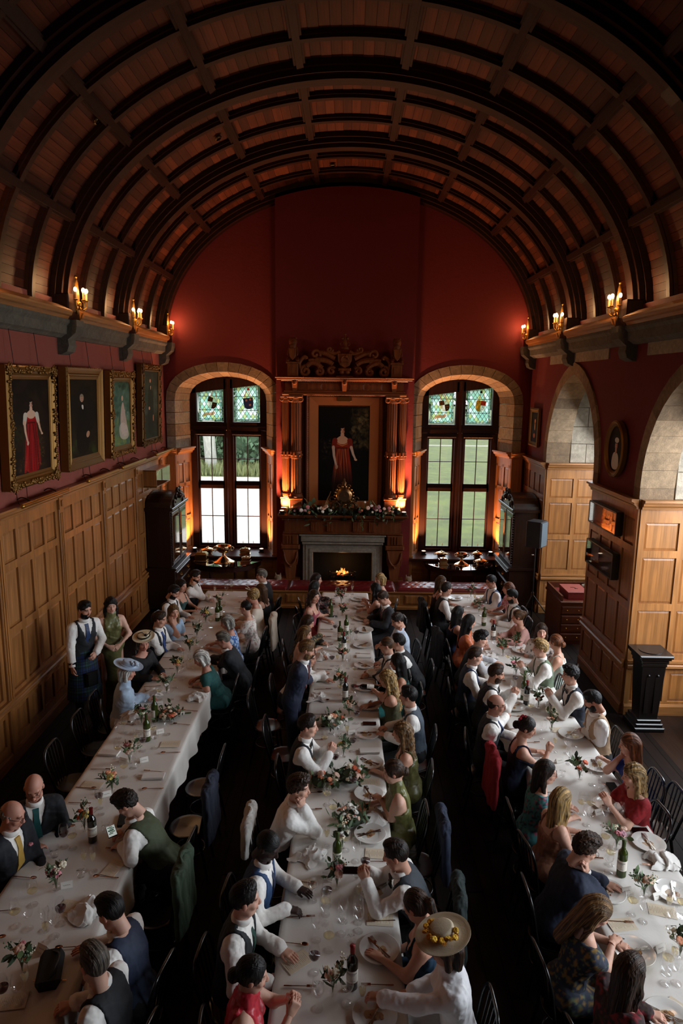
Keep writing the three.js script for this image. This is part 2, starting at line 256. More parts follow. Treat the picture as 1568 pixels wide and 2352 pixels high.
// right wall: piers between three deep window bays under pointed stone arches
const BAYS = [[-13.3, -10.7], [-8.95, -6.35], [-4.6, -2.0]];
function pointed(z0, z1, spring, apex, n = 12, grow = 0) {   // outline of a pointed arch from the near to the far springing, in [u=-z, y]
  const a = -z1 - grow, b = -z0 + grow, mid = (a + b) / 2, P = []; const h = (b - a) / 2, H = apex + grow - spring, r = (h * h + H * H) / (2 * h);
  for (let i = 0; i <= n; i++) { const t = i / n, th = Math.asin(H / r) * t; P.push([a + r - r * Math.cos(th), spring + r * Math.sin(th)]); }
  for (let i = n - 1; i >= 0; i--) { const t = i / n, th = Math.asin(H / r) * t; P.push([b - r + r * Math.cos(th), spring + r * Math.sin(th)]); }
  return { P, a, b, mid };
}
const wallRight = struct('wall_right');
{
  const line = [[-ZF - 0.3, 5.6], [-ZF - 0.3, -0.1]];
  for (const [z0, z1] of [...BAYS].reverse()) { const { P, a, b } = pointed(z0, z1, 3.2, 4.72, 14, 0.08); line.push([a, -0.1], ...P, [b, -0.1]); }
  line.push([-ZB + 0.4, -0.1], [-ZB + 0.4, 5.6]);
  const s = new THREE.Shape(line.map((p) => new THREE.Vector2(...p)));
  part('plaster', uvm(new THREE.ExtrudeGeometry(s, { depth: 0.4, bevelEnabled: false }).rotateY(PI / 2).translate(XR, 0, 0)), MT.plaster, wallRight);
  reseed(31);
  const opt = { frame: MT.oakDark, mats: [MT.oakDark, MT.oakDark2] };
  for (const [a, b] of [[-10.7, -8.95], [-14.9, -13.3], [-6.35, -4.6]]) wainscot(wallRight, rightPlace, a, b, opt);
  // voussoirs of the arches (proud of the plaster) and the coursed reveals
  BAYS.forEach(([z0, z1], bi) => {
    const IN = pointed(z0, z1, 3.2, 4.72, 9, 0).P, OUT = pointed(z0, z1, 3.2, 4.72, 9, 0.2).P, x0 = XR - 0.035, x1 = XR + 0.42;
    for (let i = 0; i < IN.length - 1; i++) {
      const e = 0.004, L = (p, q, t) => [lerp(p[0], q[0], t), lerp(p[1], q[1], t)], a = L(IN[i], IN[i + 1], e * 2), b = L(IN[i], IN[i + 1], 1 - e * 2), c = L(OUT[i], OUT[i + 1], 1 - e), d = L(OUT[i], OUT[i + 1], e), f = (p, x) => [x, p[1], -p[0]];
      part('stone', uvm(hexa([f(a, x0), f(b, x0), f(c, x0), f(d, x0)], [f(a, x1), f(b, x1), f(c, x1), f(d, x1)])), pick([MT.stone, MT.stone2, MT.stone3]), wallRight);
    }
    for (const [z, s] of [[z0, 1], [z1, -1]]) {   // jamb stones on the hall face, y 3.05..springing, and the bay's side walls
      part('stone', uvm(BB(0.455, 0.16, 0.2, 0.004, XR + 0.1925, 3.12, z - s * 0.1)), MT.stone2, wallRight);
      // side wall of the bay
      const W = 1.25, xs = XR + 0.42, zz = z - s * 0.15;
      part('bay_side', uvm(B(W, 5.0, 0.3, xs + W / 2, 2.5, zz - s * 0.02)), MT.mortar, wallRight);
      let y = 3.05; for (let r = 0; r < 6; r++) { const h = r % 2 ? 0.33 : 0.37; let x = XR + 0.43; const cuts = r % 2 ? [0.55, 0.70] : [0.3, 0.6, 0.35]; for (const c of cuts) { const w = Math.min(c, XR + 1.67 - x); if (w > 0.05) part('stone', uvm(BB(w - 0.008, h - 0.008, 0.05, 0.005, x + w / 2, y + h / 2, z - s * 0.02 + s * rnd(0.004))), pick([MT.bayStone, MT.bayStone2, MT.bayStone]), wallRight); x += w; } y += h; }
      const place = new THREE.Matrix4().makeRotationY(s > 0 ? 0 : PI).setPosition(s > 0 ? XR - 0.02 : XR + 1.66, 0, z - s * 0.03 + s * 0.02);
      if (s > 0) wainscot(wallRight, place, 0.02, 1.68, { frame: MT.oakPale, mats: [MT.oakPale, MT.oakPale2], rows: [[0.2, 0.62], [0.9, 1.52], [1.62, 2.26], [2.36, 2.74]], pitch: 0.56 });
      else part('plain_boarding', uvm(B(1.68, 3.05, 0.04, XR + 0.83, 1.52, z + 0.03)), MT.oakPale2, wallRight);
    }
    // outer wall of the bay with a tall mullioned window
    const xo = XR + 1.67, zc = (z0 + z1) / 2, wall = new THREE.Shape([[-1.6, 0], [1.6, 0], [1.6, 5], [-1.6, 5]].map((p) => new THREE.Vector2(...p)));
    const w0 = 1.12; wall.holes.push(new THREE.Path([[-w0, 0.75], [w0, 0.75], [w0, 4.55], [-w0, 4.55]].map((p) => new THREE.Vector2(...p))));
    part('bay_outer_wall', uvm(new THREE.ExtrudeGeometry(wall, { depth: 0.35, bevelEnabled: false }).rotateY(PI / 2).translate(xo, 0, zc)), MT.bayStone, wallRight);
    part('bay_ceiling', uvm(B(2.1, 0.2, 3.0, XR + 1.03, 5.02, zc)), MT.bayStone2, wallRight);
    const win = struct('window_' + (bi + 3)); const F = [];
    for (let i = 0; i <= 4; i++) F.push(BB(0.14, 3.8, 0.09, 0.02, xo + 0.2, 2.65, zc - w0 + i * w0 / 2)); for (const y of [0.78, 2.2, 3.4, 4.52]) F.push(BB(0.14, 0.09, 2 * w0, 0.02, xo + 0.2, y, zc));
    part('frame', uvm(merge(F)), MT.winWood, win);
    for (let i = 0; i < 4; i++) for (const [a, b] of [[0.82, 2.16], [2.24, 3.36], [3.44, 4.48]]) part('pane', B(0.006, b - a, w0 / 2 - 0.08, xo + 0.2, (a + b) / 2, zc - w0 + (i + 0.5) * w0 / 2), MT.glass, win);
  });
  part('outer_skin', B(0.1, 5.6, ZF - ZB + 0.8, XR + 2.1, 8.0, (ZF + ZB) / 2), MT.mortar, wallRight);
  part('bay_roof', B(2.0, 0.2, ZF - ZB + 0.8, XR + 1.2, 5.35, (ZF + ZB) / 2), MT.mortar, wallRight);
  for (const [a, b] of [[-10.7, -8.95], [-6.35, -4.6], [-2.0, ZF], [-15.3, -13.3]]) part('pier_back', B(0.3, 5.2, b - a, XR + 1.87, 2.6, (a + b) / 2), MT.mortar, wallRight);
}
// barrel vault
const ceiling = struct('ceiling');
const ept = (t, k = 0) => [(EA + k) * Math.cos(t), CY + (EB + k) * Math.sin(t)];
function arch(k0, k1, z0, z1, n = 56, t0 = 0, t1 = PI) {   // box section between two concentric half ellipses
  const fr = []; for (let i = 0; i <= n; i++) { const t = lerp(t0, t1, i / n), p = ept(t, k0), q = ept(t, k1); fr.push({ o: V(p[0], p[1], 0), u: V(q[0] - p[0], q[1] - p[1], 0), v: V(0, 0, 1) }); }
  const g = sweep([[0, z0], [1, z0], [1, z1], [0, z1]], fr); return flip(g);
}
part('vault_shell', uvm(arch(0.05, 0.25, ZB - 0.4, ZF + 0.3, 48)), MT.ceil[2], ceiling);
{
  reseed(77);
  const TH = [0, 23, 43.6, 63.2, 80.3, 99.7, 116.8, 136.4, 157, 180].map((d) => d * R);
  for (let i = 0; i < RIBS.length; i++) {
    const z = RIBS[i], last = i === 0;
    part('main_rib', uvm(merge([arch(-0.13, 0.06, z - 0.16, z + 0.16, 64), arch(-0.19, 0.0, z - 0.10, z + 0.10, 64), arch(-0.06, 0.05, z - 0.21, z + 0.21, 64)]), true), MT.rib, ceiling);
    if (i + 1 < RIBS.length) {
      const d = RIBS[i + 1] - z;
      for (const f of [1 / 3, 2 / 3]) part('intermediate_rib', uvm(merge([arch(-0.07, 0.05, z + d * f - 0.045, z + d * f + 0.045, 56), arch(-0.03, 0.05, z + d * f - 0.075, z + d * f + 0.075, 56)]), true), MT.rib, ceiling);
      for (const t of TH.slice(1, -1)) { const p = ept(t, -0.03), nrm = Math.atan2(p[1] - CY, p[0]); const g = merge([B(0.10, 0.09, d, 0, 0, 0), B(0.06, 0.15, d, 0.015, 0, 0)]).rotateZ(nrm).translate(p[0], p[1], z + d / 2); part('purlin', uvm(g), MT.rib, ceiling); }
    }
  }
  // boards of the vault, laid lengthwise between the ribs: the near ones singly, the far ones joined
  const far = MT.ceil.map(() => []), list = []; const n = 96;
  for (let b = 0; b < 4; b++) { const z = RIBS[b], d = (RIBS[b + 1] - z) / 3; for (let s = 0; s < 3; s++) for (let i = 0; i < n; i++) list.push([z + d * (s + 0.5), d, i]); }
  const sub = (RIBS[1] - RIBS[0]) / 3, gcache = new Map();
  let left = 298;
  for (const [z, d, i] of list.reverse()) {
    const t = (i + 0.5) / n * PI, a = ept((i / n) * PI, 0.03), c = ept((i + 1) / n * PI, 0.03), w = Math.hypot(a[0] - c[0], a[1] - c[1]), ang = Math.atan2(c[1] - a[1], c[0] - a[0]), k = Math.floor(rnd(4)), lift = rnd(0.006), nx = Math.cos(ang + PI / 2), ny = Math.sin(ang + PI / 2);
    const mx = (a[0] + c[0]) / 2 + nx * lift, my = (a[1] + c[1]) / 2 + ny * lift;
    const inView = z < -8.2 - 0 || (Math.abs(Math.cos(t)) > 0.5 && z < -6.2);
    if (left > 0 && inView && z > -9.7) {
      const key = Math.min(i, n - 1 - i); if (!gcache.has(key)) gcache.set(key, uvm(B(w - 0.004, 0.02, d, 0, 0, 0)));
      const m = part('ceiling_board', gcache.get(key), MT.ceil[k], ceiling); m.position.set(mx, my, z); m.rotation.z = ang; left--;
    } else far[k].push(B(w - 0.004, 0.02, d, 0, 0, 0).rotateZ(ang).translate(mx, my, z));
  }
  far.forEach((f, k) => { const m = part('distant_ceiling_boards', uvm(merge(f)), MT.ceil[k], ceiling); m.userData.kind = 'stuff'; });
  // ceiling points (small round fittings)
  for (const [t, z] of [[138, -8.6], [120, -11], [95, -13.6], [45, -8.0]]) { const p = ept(t * R, -0.01); part('ceiling_fitting', lathe([[0, 0], [0.05, 0], [0.06, 0.015], [0.04, 0.03]], 16).rotateX(PI).rotateZ(t * R - PI / 2).translate(p[0], p[1], z), MT.bronze, ceiling); }
}
struct('wall_near', uvm(B(12.2, 9.2, 0.3, 0.9, 4.5, ZF + 0.25)), MT.plaster);
// cornice: wood moulding over a stone band, both sides; stone corbels under the main ribs
for (const [x, s, side] of [[XL, 1, 'left'], [XR, -1, 'right']]) {
  const c = struct('trim_' + (s > 0 ? 1 : 2));
  const stoneProf = [[0, 0], [0.06, 0], [0.10, 0.03], [0.14, 0.05], [0.15, 0.16], [0.19, 0.20], [0.19, 0.24], [0, 0.24]], woodProf = [[0, 0], [0.20, 0], [0.215, 0.035], [0.25, 0.05], [0.265, 0.085], [0.265, 0.11], [0.10, 0.19], [0, 0.19]];
  const zs = [ZF, ...[...RIBS].reverse().filter((z) => z < ZF), ZB];
  part('stone_band', uvm(mould(stoneProf, [x, 5.08, ZF], [x, 5.08, ZB], [s, 0, 0]), true), MT.stoneGrey, c);
  for (let i = 0; i + 1 < zs.length; i++) { const a = zs[i] - (i ? 0.2 : 0), b = zs[i + 1] + 0.2; if (a - b > 0.1) part('wood_moulding', uvm(mould(woodProf, [x, 5.32, a], [x, 5.32, b], [s, 0, 0]), true), MT.oakDark2, c); }
  for (const z of RIBS) {
    const pr = [[0, -0.16], [0.05, -0.16], [0.13, -0.12], [0.16, -0.04], [0.15, 0.04], [0.19, 0.07], [0.26, 0.13], [0.28, 0.22], [0.28, 0.30], [0, 0.30]];
    part('corbel', uvm(mould(pr, [x, 5.02, z + 0.13], [x, 5.02, z - 0.13], [s, 0, 0])), MT.stoneGrey, c);
    part('rib_foot', uvm(merge([BB(0.22, 0.34, 0.38, 0.015, x + s * 0.10, 5.49, z)])), MT.rib, c);
  }
}
// end wall with two arched windows either side of a chimney breast
const WINX = [-2.69, 2.52];
const wallBack = struct('wall_back');
function lowArch(c, hw, spring, crown, n = 10) { const P = []; for (let i = 0; i <= n; i++) { const t = PI * i / n; P.push([c - hw * Math.cos(t), spring + (crown - spring) * Math.pow(Math.sin(t), 0.85)]); } return P; }
{
  const top = []; for (let i = 0; i <= 40; i++) top.push(ept(PI * i / 40, 0.15));
  const s = new THREE.Shape([[XR + 0.4, 0], [XR + 0.4, 5.3], ...top, [XL - 0.4, 5.3], [XL - 0.4, 0]].map((p) => new THREE.Vector2(...p)));
  for (const c of WINX) s.holes.push(new THREE.Path([[c - 1.24, 0.66], ...lowArch(c, 1.24, 4.12, 4.94), [c + 1.24, 0.66]].reverse().map((p) => new THREE.Vector2(...p))));
  part('plaster', uvm(new THREE.ExtrudeGeometry(s, { depth: 0.75, bevelEnabled: false, curveSegments: 4 }).translate(0, 0, ZB - 0.75)), MT.plaster, wallBack);
  const bt = []; for (let i = 0; i <= 12; i++) { const x = lerp(1.38, -1.52, i / 12); bt.push([x, CY + EB * Math.sqrt(1 - (x / EA) ** 2)]); }
  part('chimney_breast', uvm(extrude([[0.58, 0], [1.38, 0], ...bt, [-1.52, 0], [-0.74, 0], [-0.74, 0.98], [0.58, 0.98]], 0.34, 0).translate(0, 0, ZB)), MT.plaster, wallBack);
  reseed(91);
  for (const c of WINX) {
    // voussoirs: face ring plus splayed soffit
    const n = 15, f0 = lowArch(c, 1.24, 4.12, 4.94, n), f1 = lowArch(c, 1.05, 4.12, 4.74, n), b0 = lowArch(c, 1.24, 4.12, 4.94, n), b1 = lowArch(c, 0.86, 4.12, 4.64, n), zf = ZB + 0.03, zb = ZB - 0.55;
    for (let i = 0; i < n; i++) {
      const E = 0.02, m = (P, t) => [lerp(P[i][0], P[i + 1][0], t), lerp(P[i][1], P[i + 1][1], t)], q = (P, t, z) => [...m(P, t), z];
      part('stone', uvm(hexa([q(f0, E, zf), q(f0, 1 - E, zf), q(f1, 1 - E, zf), q(f1, E, zf)], [q(b0, E, zb), q(b0, 1 - E, zb), q(b1, 1 - E, zb), q(b1, E, zb)])), pick([MT.stone, MT.stone2, MT.stone3, MT.stone]), wallBack);
    }
    for (const sd of [-1, 1]) {
      let y = 3.08; for (const [r, h] of [0.27, 0.26, 0.25, 0.26].entries()) {
        const X = (d) => c + sd * d, e = 0.005, half = r % 2 ? [[0, 0.5], [0.5, 1]] : [[0, 1]];
        for (const [a, b] of half) { const ia = lerp(1.05, 0.86, a), ib = lerp(1.05, 0.86, b), za = lerp(zf, zb, a) - (a ? e : 0), zz = lerp(zf, zb, b) + (b < 1 ? e : 0); const pl = [[X(1.24), za], [X(ia), za], [X(ib), zz], [X(1.24), zz]]; part('stone', uvm(hexa(pl.map(([x, z]) => [x, y + e, z]), pl.map(([x, z]) => [x, y + h - e, z]))), pick([MT.stone, MT.stone3, MT.bayStone2]), wallBack); }
        y += h;
      }
      // panelled splay below
      const d0 = V(c + sd * 1.05, 0, ZB + 0.02), d1 = V(c + sd * 0.86, 0, ZB - 0.55), L = d0.distanceTo(d1), ang = Math.atan2(sd < 0 ? d0.z - d1.z : d1.z - d0.z, sd < 0 ? d1.x - d0.x : d0.x - d1.x);
      const pl = new THREE.Group(); pl.name = 'reveal_panelling'; wallBack.add(pl); const st = sd < 0 ? d0 : d1, en = sd < 0 ? d1 : d0; pl.position.set(st.x, 0, st.z); pl.rotation.y = -Math.atan2(en.z - st.z, en.x - st.x);
      const F = [B(L, 0.1, 0.05, L / 2, 0.74, -0.02), B(L, 0.08, 0.05, L / 2, 1.5, -0.02), B(L, 0.08, 0.05, L / 2, 2.26, -0.02), B(L, 0.34, 0.05, L / 2, 2.91, -0.02)]; for (const u of [0.04, L / 2, L - 0.04]) F.push(B(0.08, 2.1, 0.05, u, 1.75, -0.02)); part('frame', uvm(merge(F)), MT.oakDark2, pl);
      for (const [y0, y1] of [[0.79, 1.46], [1.54, 2.22], [2.30, 2.74]]) for (const u of [[0.08, L / 2 - 0.04], [L / 2 + 0.04, L - 0.08]]) { const m = part('panel', panelOf(u[1] - u[0], y1 - y0), MT.oakDark2, pl); m.position.set((u[0] + u[1]) / 2, (y0 + y1) / 2, -0.02); }
      // pilaster on the wall face beside the opening, with cap moulding running round on to the splay
      const px = c + sd * 1.17; part('window_pilaster', uvm(merge([BB(0.24, 2.95, 0.07, 0.01, px, 1.475, ZB + 0.035), B(0.14, 1.9, 0.03, px, 1.95, ZB + 0.065), B(0.14, 0.55, 0.03, px, 0.36, ZB + 0.065), B(0.27, 0.07, 0.1, px, 0.72, ZB + 0.05)])), MT.oakDark2, wallBack);
      const cp = [[0, 0], [0.04, 0], [0.05, 0.04], [0.09, 0.06], [0.10, 0.10], [0.13, 0.11], [0.13, 0.14], [0, 0.14]];
      part('window_cap', uvm(merge([mould(cp, [px - 0.14, 2.95, ZB + 0.03], [px + 0.14, 2.95, ZB + 0.03], [0, 0, 1]), mould(cp, [d0.x, 2.95, d0.z], [d1.x, 2.95, d1.z], [-sd, 0, 0.35])]), true), MT.oakDark2, wallBack);
    }
    // sill board and boarding below
    part('window_sill', uvm(BB(2.3, 0.06, 0.78, 0.012, c, 0.69, ZB - 0.19), true), MT.mahog, wallBack);
    part('boarding', uvm(B(2.5, 0.7, 0.05, c, 0.33, ZB + 0.01), true), MT.oakDark, wallBack);
  }
}
// the two tall windows: oak frame, sashes, leaded stained lights above the transom
const zW = ZB - 0.62;
const tints = ['#d3e9de', '#dff0e8', '#c0dfcf', '#e8f3ee', '#cfdcb4', '#b9d9cd'].map((h) => phys({ color: lin(h), roughness: 0.85, transmission: 0.9, thickness: 0, ior: 1.3 }));
const gl = (hex) => phys({ color: lin(hex).multiplyScalar(1.0), roughness: 0.8, transmission: 0.85, thickness: 0, ior: 1.3 });
const gRed = gl('#e0604a'), gBlue = gl('#2a4a70'), gDark = gl('#5a4420'), gGold = gl('#dcb060'), gWhite = gl('#f8f0e6'), gPink = gl('#eecdb8');
function clipPoly(P, x0, y0, x1, y1) { for (const [ax, v, s] of [[0, x0, 1], [0, x1, -1], [1, y0, 1], [1, y1, -1]]) { const Q = []; for (let i = 0; i < P.length; i++) { const a = P[i], b = P[(i + 1) % P.length], da = (a[ax] - v) * s, db = (b[ax] - v) * s; if (da >= 0) Q.push(a); if (da * db < 0) { const t = da / (da - db); Q.push([lerp(a[0], b[0], t), lerp(a[1], b[1], t)]); } } P = Q; if (P.length < 3) return null; } return P; }
const slab = (P, d = 0.004) => extrude(P, d, 0);
WINX.forEach((c, wi) => {
  const w = struct('window_' + (wi + 1)), F = [], z = zW;
  const LT = [[c - 0.71, c - 0.11], [c + 0.11, c + 0.71]];
  // outer frame follows the arch head
  const out = [[c - 0.9, 0.70], [c + 0.9, 0.70], ...lowArch(c, 0.9, 4.12, 4.72, 16).reverse()], s = new THREE.Shape(out.map((p) => new THREE.Vector2(...p)));
  for (const [a, b] of LT) { s.holes.push(new THREE.Path([[a, 0.78], [a, 3.34], [b, 3.34], [b, 0.78]].map((p) => new THREE.Vector2(...p)))); s.holes.push(new THREE.Path([[a, 3.64], [a, 4.57], [b, 4.57], [b, 3.64]].map((p) => new THREE.Vector2(...p)))); }
  part('frame', uvm(new THREE.ExtrudeGeometry(s, { depth: 0.10, bevelEnabled: true, bevelThickness: 0.02, bevelSize: 0.015, bevelOffset: -0.015, bevelSegments: 2 }).translate(0, 0, z - 0.06)), MT.winWood, w);
  part('mullion', uvm(merge([BB(0.10, 3.9, 0.14, 0.02, c, 2.66, z + 0.03), BB(0.05, 3.9, 0.20, 0.012, c, 2.66, z + 0.03)])), MT.winWood, w);
  part('transom', uvm(merge([BB(1.72, 0.10, 0.14, 0.02, c, 3.49, z + 0.03), BB(0.66, 0.035, 0.2, 0.01, c - 0.41, 3.37, z + 0.03), BB(0.66, 0.035, 0.2, 0.01, c + 0.41, 3.37, z + 0.03)]), true), MT.winWood, w);
  LT.forEach(([a, b], li) => {
    const m = (a + b) / 2;
    for (const [y0, y1, nm] of [[2.20, 3.34, 'upper_sash'], [0.78, 2.20, 'lower_sash']]) {
      const t = nm === 'upper_sash' ? [0.05, 0.09] : [0.09, 0.06], ya = y0 + (nm === 'upper_sash' ? 0.09 : 0.05), yb = y1 - (nm === 'upper_sash' ? 0.03 : 0.08), zz = z - (nm === 'upper_sash' ? 0.03 : 0.0), f = 0.035;
      part(nm, uvm(merge([B(f, y1 - y0, 0.045, a + f / 2, (y0 + y1) / 2, zz), B(f, y1 - y0, 0.045, b - f / 2, (y0 + y1) / 2, zz), B(b - a, ya - y0, 0.045, m, (y0 + ya) / 2, zz), B(b - a, y1 - yb, 0.045, m, (y1 + yb) / 2, zz), B(0.016, yb - ya, 0.03, m, (ya + yb) / 2, zz), B(b - a, 0.016, 0.03, m, (ya + yb) / 2, zz)])), MT.winWood, w);
      for (const i of [0, 1]) for (const j of [0, 1]) { const pw = (b - a) / 2 - f - 0.008, ph = (yb - ya) / 2 - 0.008; part('pane', B(pw, ph, 0.004, m + (i ? 1 : -1) * (pw / 2 + 0.008), (ya + yb) / 2 + (j ? 1 : -1) * (ph / 2 + 0.008), zz), MT.glass, w); }
    }
    for (const x of [a + 0.18, b - 0.18]) part('sash_lift', tube([[x, 0.84, z + 0.02], [x, 0.86, z + 0.06], [x, 0.9, z + 0.05]], 0.006, 6, 5), MT.brass, w);
    // leaded light: border strips, diamond quarries, a shield
    const x0 = a + 0.045, x1 = b - 0.045, y0 = 3.67, y1 = 4.54, L = [], bw = 0.028; reseed(200 + wi * 10 + li);
    for (const [p, q, dx] of [[[x0, y0], [x1, y0 + bw], 1], [[x0, y1 - bw], [x1, y1], 1], [[x0, y0 + bw], [x0 + bw, y1 - bw], 0], [[x1 - bw, y0 + bw], [x1, y1 - bw], 0]]) {
      const n = dx ? 7 : 11; for (let i = 0; i < n; i++) { const A = dx ? [lerp(p[0], q[0], i / n), p[1]] : [p[0], lerp(p[1], q[1], i / n)], D = dx ? [lerp(p[0], q[0], (i + 1) / n), q[1]] : [q[0], lerp(p[1], q[1], (i + 1) / n)]; part('pane', slab([[A[0], A[1]], [D[0], A[1]], [D[0], D[1]], [A[0], D[1]]]).translate(0, 0, z), pick(tints), w); L.push(dx ? B(0.006, bw, 0.01, A[0], (p[1] + q[1]) / 2, z) : B(bw, 0.006, 0.01, (p[0] + q[0]) / 2, A[1], z)); }
    }
    const ix0 = x0 + bw, ix1 = x1 - bw, iy0 = y0 + bw, iy1 = y1 - bw, dw = (ix1 - ix0) / 5, dh = (iy1 - iy0) / 6;
    for (let r = -1; r < 13; r++) for (let k = -1; k < 6; k++) { const cx = ix0 + (k + (r % 2 ? 0.5 : 0) + 0.5) * dw, cy = iy0 + r * dh / 2 + dh / 2 * 0.0, P = clipPoly([[cx, cy - dh / 2 + 0.003], [cx + dw / 2 - 0.003, cy], [cx, cy + dh / 2 - 0.003], [cx - dw / 2 + 0.003, cy]], ix0, iy0, ix1, iy1); if (P) part('pane', slab(P).translate(0, 0, z), pick(tints), w); }
    for (const sgn of [1, -1]) for (let k = -7; k < 13; k++) { const A = [ix0 + k * dw, sgn > 0 ? iy0 : iy1]; let t0 = Math.max(0, -k * dw / dw), t1 = Math.min((iy1 - iy0) / dh, (ix1 - A[0]) / dw); if (t1 > t0) L.push(bar([A[0] + t0 * dw, A[1] + sgn * t0 * dh, z], [A[0] + t1 * dw, A[1] + sgn * t1 * dh, z], 0.004, 4)); }
    for (const y of [y0, iy0, iy1, y1, lerp(y0, y1, 0.27), lerp(y0, y1, 0.62)]) L.push(B(x1 - x0, 0.008, 0.012, m, y, z)); for (const x of [x0, ix0, ix1, x1]) L.push(B(0.008, y1 - y0, 0.012, x, (y0 + y1) / 2, z));
    part('lead_cames', merge(L), MT.lead, w);
    const sx = m + (li ? 0.04 : 0.05), sy = 4.08, tilt = (li ? 0.12 : -0.2) * (wi ? -1 : 1), Q = (g) => g.rotateZ(tilt).translate(sx, sy, z + 0.008);
    const half = (l, u) => { const P = []; for (let i = 0; i <= 8; i++) { const t = i / 8; P.push([l * 0.11 * Math.cos(t * PI / 2) ** 0.7, -0.02 - 0.13 * Math.sin(t * PI / 2)]); } return [[0, u], [l * 0.11, u], ...P]; };
    if (wi === 0 && li === 1) {
      part('shield', Q(extrude([[-0.12, 0.1], ...half(-1, 0.06).slice(1), ...half(1, 0.1).slice(1).reverse()], 0.006)), gBlue, w);
      for (const [x, y] of [[-0.04, 0.05], [0.05, 0.06], [0.03, -0.06]]) part('charge', Q(extrude([[-0.022, -0.022], [0.022, -0.022], [0.022, 0.022], [-0.022, 0.022]], 0.004).translate(x, y, 0.008)), gPink, w);
    } else {
      const A = wi === 1 && li === 1 ? [gGold, gRed, gGold, gWhite] : [gDark, gWhite, gWhite, gDark];
      part('shield', Q(merge([extrude([[-0.11, 0], [0, 0], [0, 0.1], [-0.11, 0.1]], 0.006)])), A[0], w); part('shield', Q(extrude([[0, 0], [0.11, 0], [0.11, 0.1], [0, 0.1]], 0.006)), A[1], w);
      part('shield', Q(extrude(half(-1, 0), 0.006)), A[2], w); part('shield', Q(extrude(half(1, 0), 0.006)), A[3], w);
      for (const [x, y, g] of [[-0.08, 0.07, gGold], [-0.04, 0.07, gGold], [-0.08, 0.03, gGold], [-0.04, 0.03, gGold], [0.04, -0.04, gGold], [0.07, -0.05, gGold], [0.05, -0.09, gGold]]) part('charge', Q(new THREE.CylinderGeometry(0.011, 0.011, 0.004, 7).rotateX(PI / 2).translate(x, y, 0.01)), g, w);
    }
    for (const x of [-0.07, 0.07]) part('strap', Q(extrude([[x - 0.01, 0.1], [x + 0.01, 0.1], [x * 0.4 + 0.01, 0.25], [x * 0.4 - 0.01, 0.25]], 0.005)), gPink, w);
    if (li === 1 || wi === 1) part('rosette', extrude([...Array(10).keys()].map((i) => [0.035 * (i % 2 ? 0.75 : 1) * Math.cos(i * PI / 5), 0.035 * (i % 2 ? 0.75 : 1) * Math.sin(i * PI / 5)]), 0.006).translate(sx, sy + 0.29, z + 0.008), li === 1 && wi === 1 ? gDark : gRed, w);
    if (li === 0) part('scroll', extrude([[-0.15, -0.03], [-0.08, 0.02], [0.05, 0.02], [0.09, 0.06], [0.13, 0.0], [0.06, -0.05], [-0.07, -0.05], [-0.14, -0.08]], 0.005).translate(m - 0.02, 3.83, z + 0.008), gPink, w);
  });
});
// ---------------------------------------------------------------- outside
const lawnTex = tex(512, 512, (u, v) => { const k = 0.72 + 0.2 * sA(u, v) + 0.16 * sC(u, v) + 0.1 * sB(u, v); return [k * 215, k * 230, k * 190]; });
const lawn = new THREE.PlaneGeometry(260, 220).rotateX(-PI / 2).translate(30, -0.5, -80);
{ const u = lawn.attributes.uv; for (let i = 0; i < u.count; i++) u.setXY(i, u.getX(i) * 26, u.getY(i) * 22); }
const lawnObj = part('lawn', lawn, std({ color: new THREE.Color().setRGB(0.105, 0.105, 0.02), map: lawnTex, roughness: 0.95 }), scene); lawnObj.userData = { kind: 'structure', label: 'mown green lawn beyond the windows' };
const gravel = part('gravel_drive', extrude([[-40, 15.8], [-0.5, 15.8], [-2.4, 36.5], [-40, 37]], 0.03).rotateX(-PI / 2).translate(0, -0.5, 0), std({ color: lin('#c6bdb2'), map: stoneTex, roughness: 0.95 }), scene); gravel.userData = { kind: 'structure', label: 'pale gravel drive outside the left window' };
const path = part('garden_path', B(90, 0.02, 1.2, 32, -0.49, -58), std({ color: lin('#77735f'), roughness: 0.95 }), scene); path.userData = { kind: 'structure', label: 'pale path crossing the lawn' };
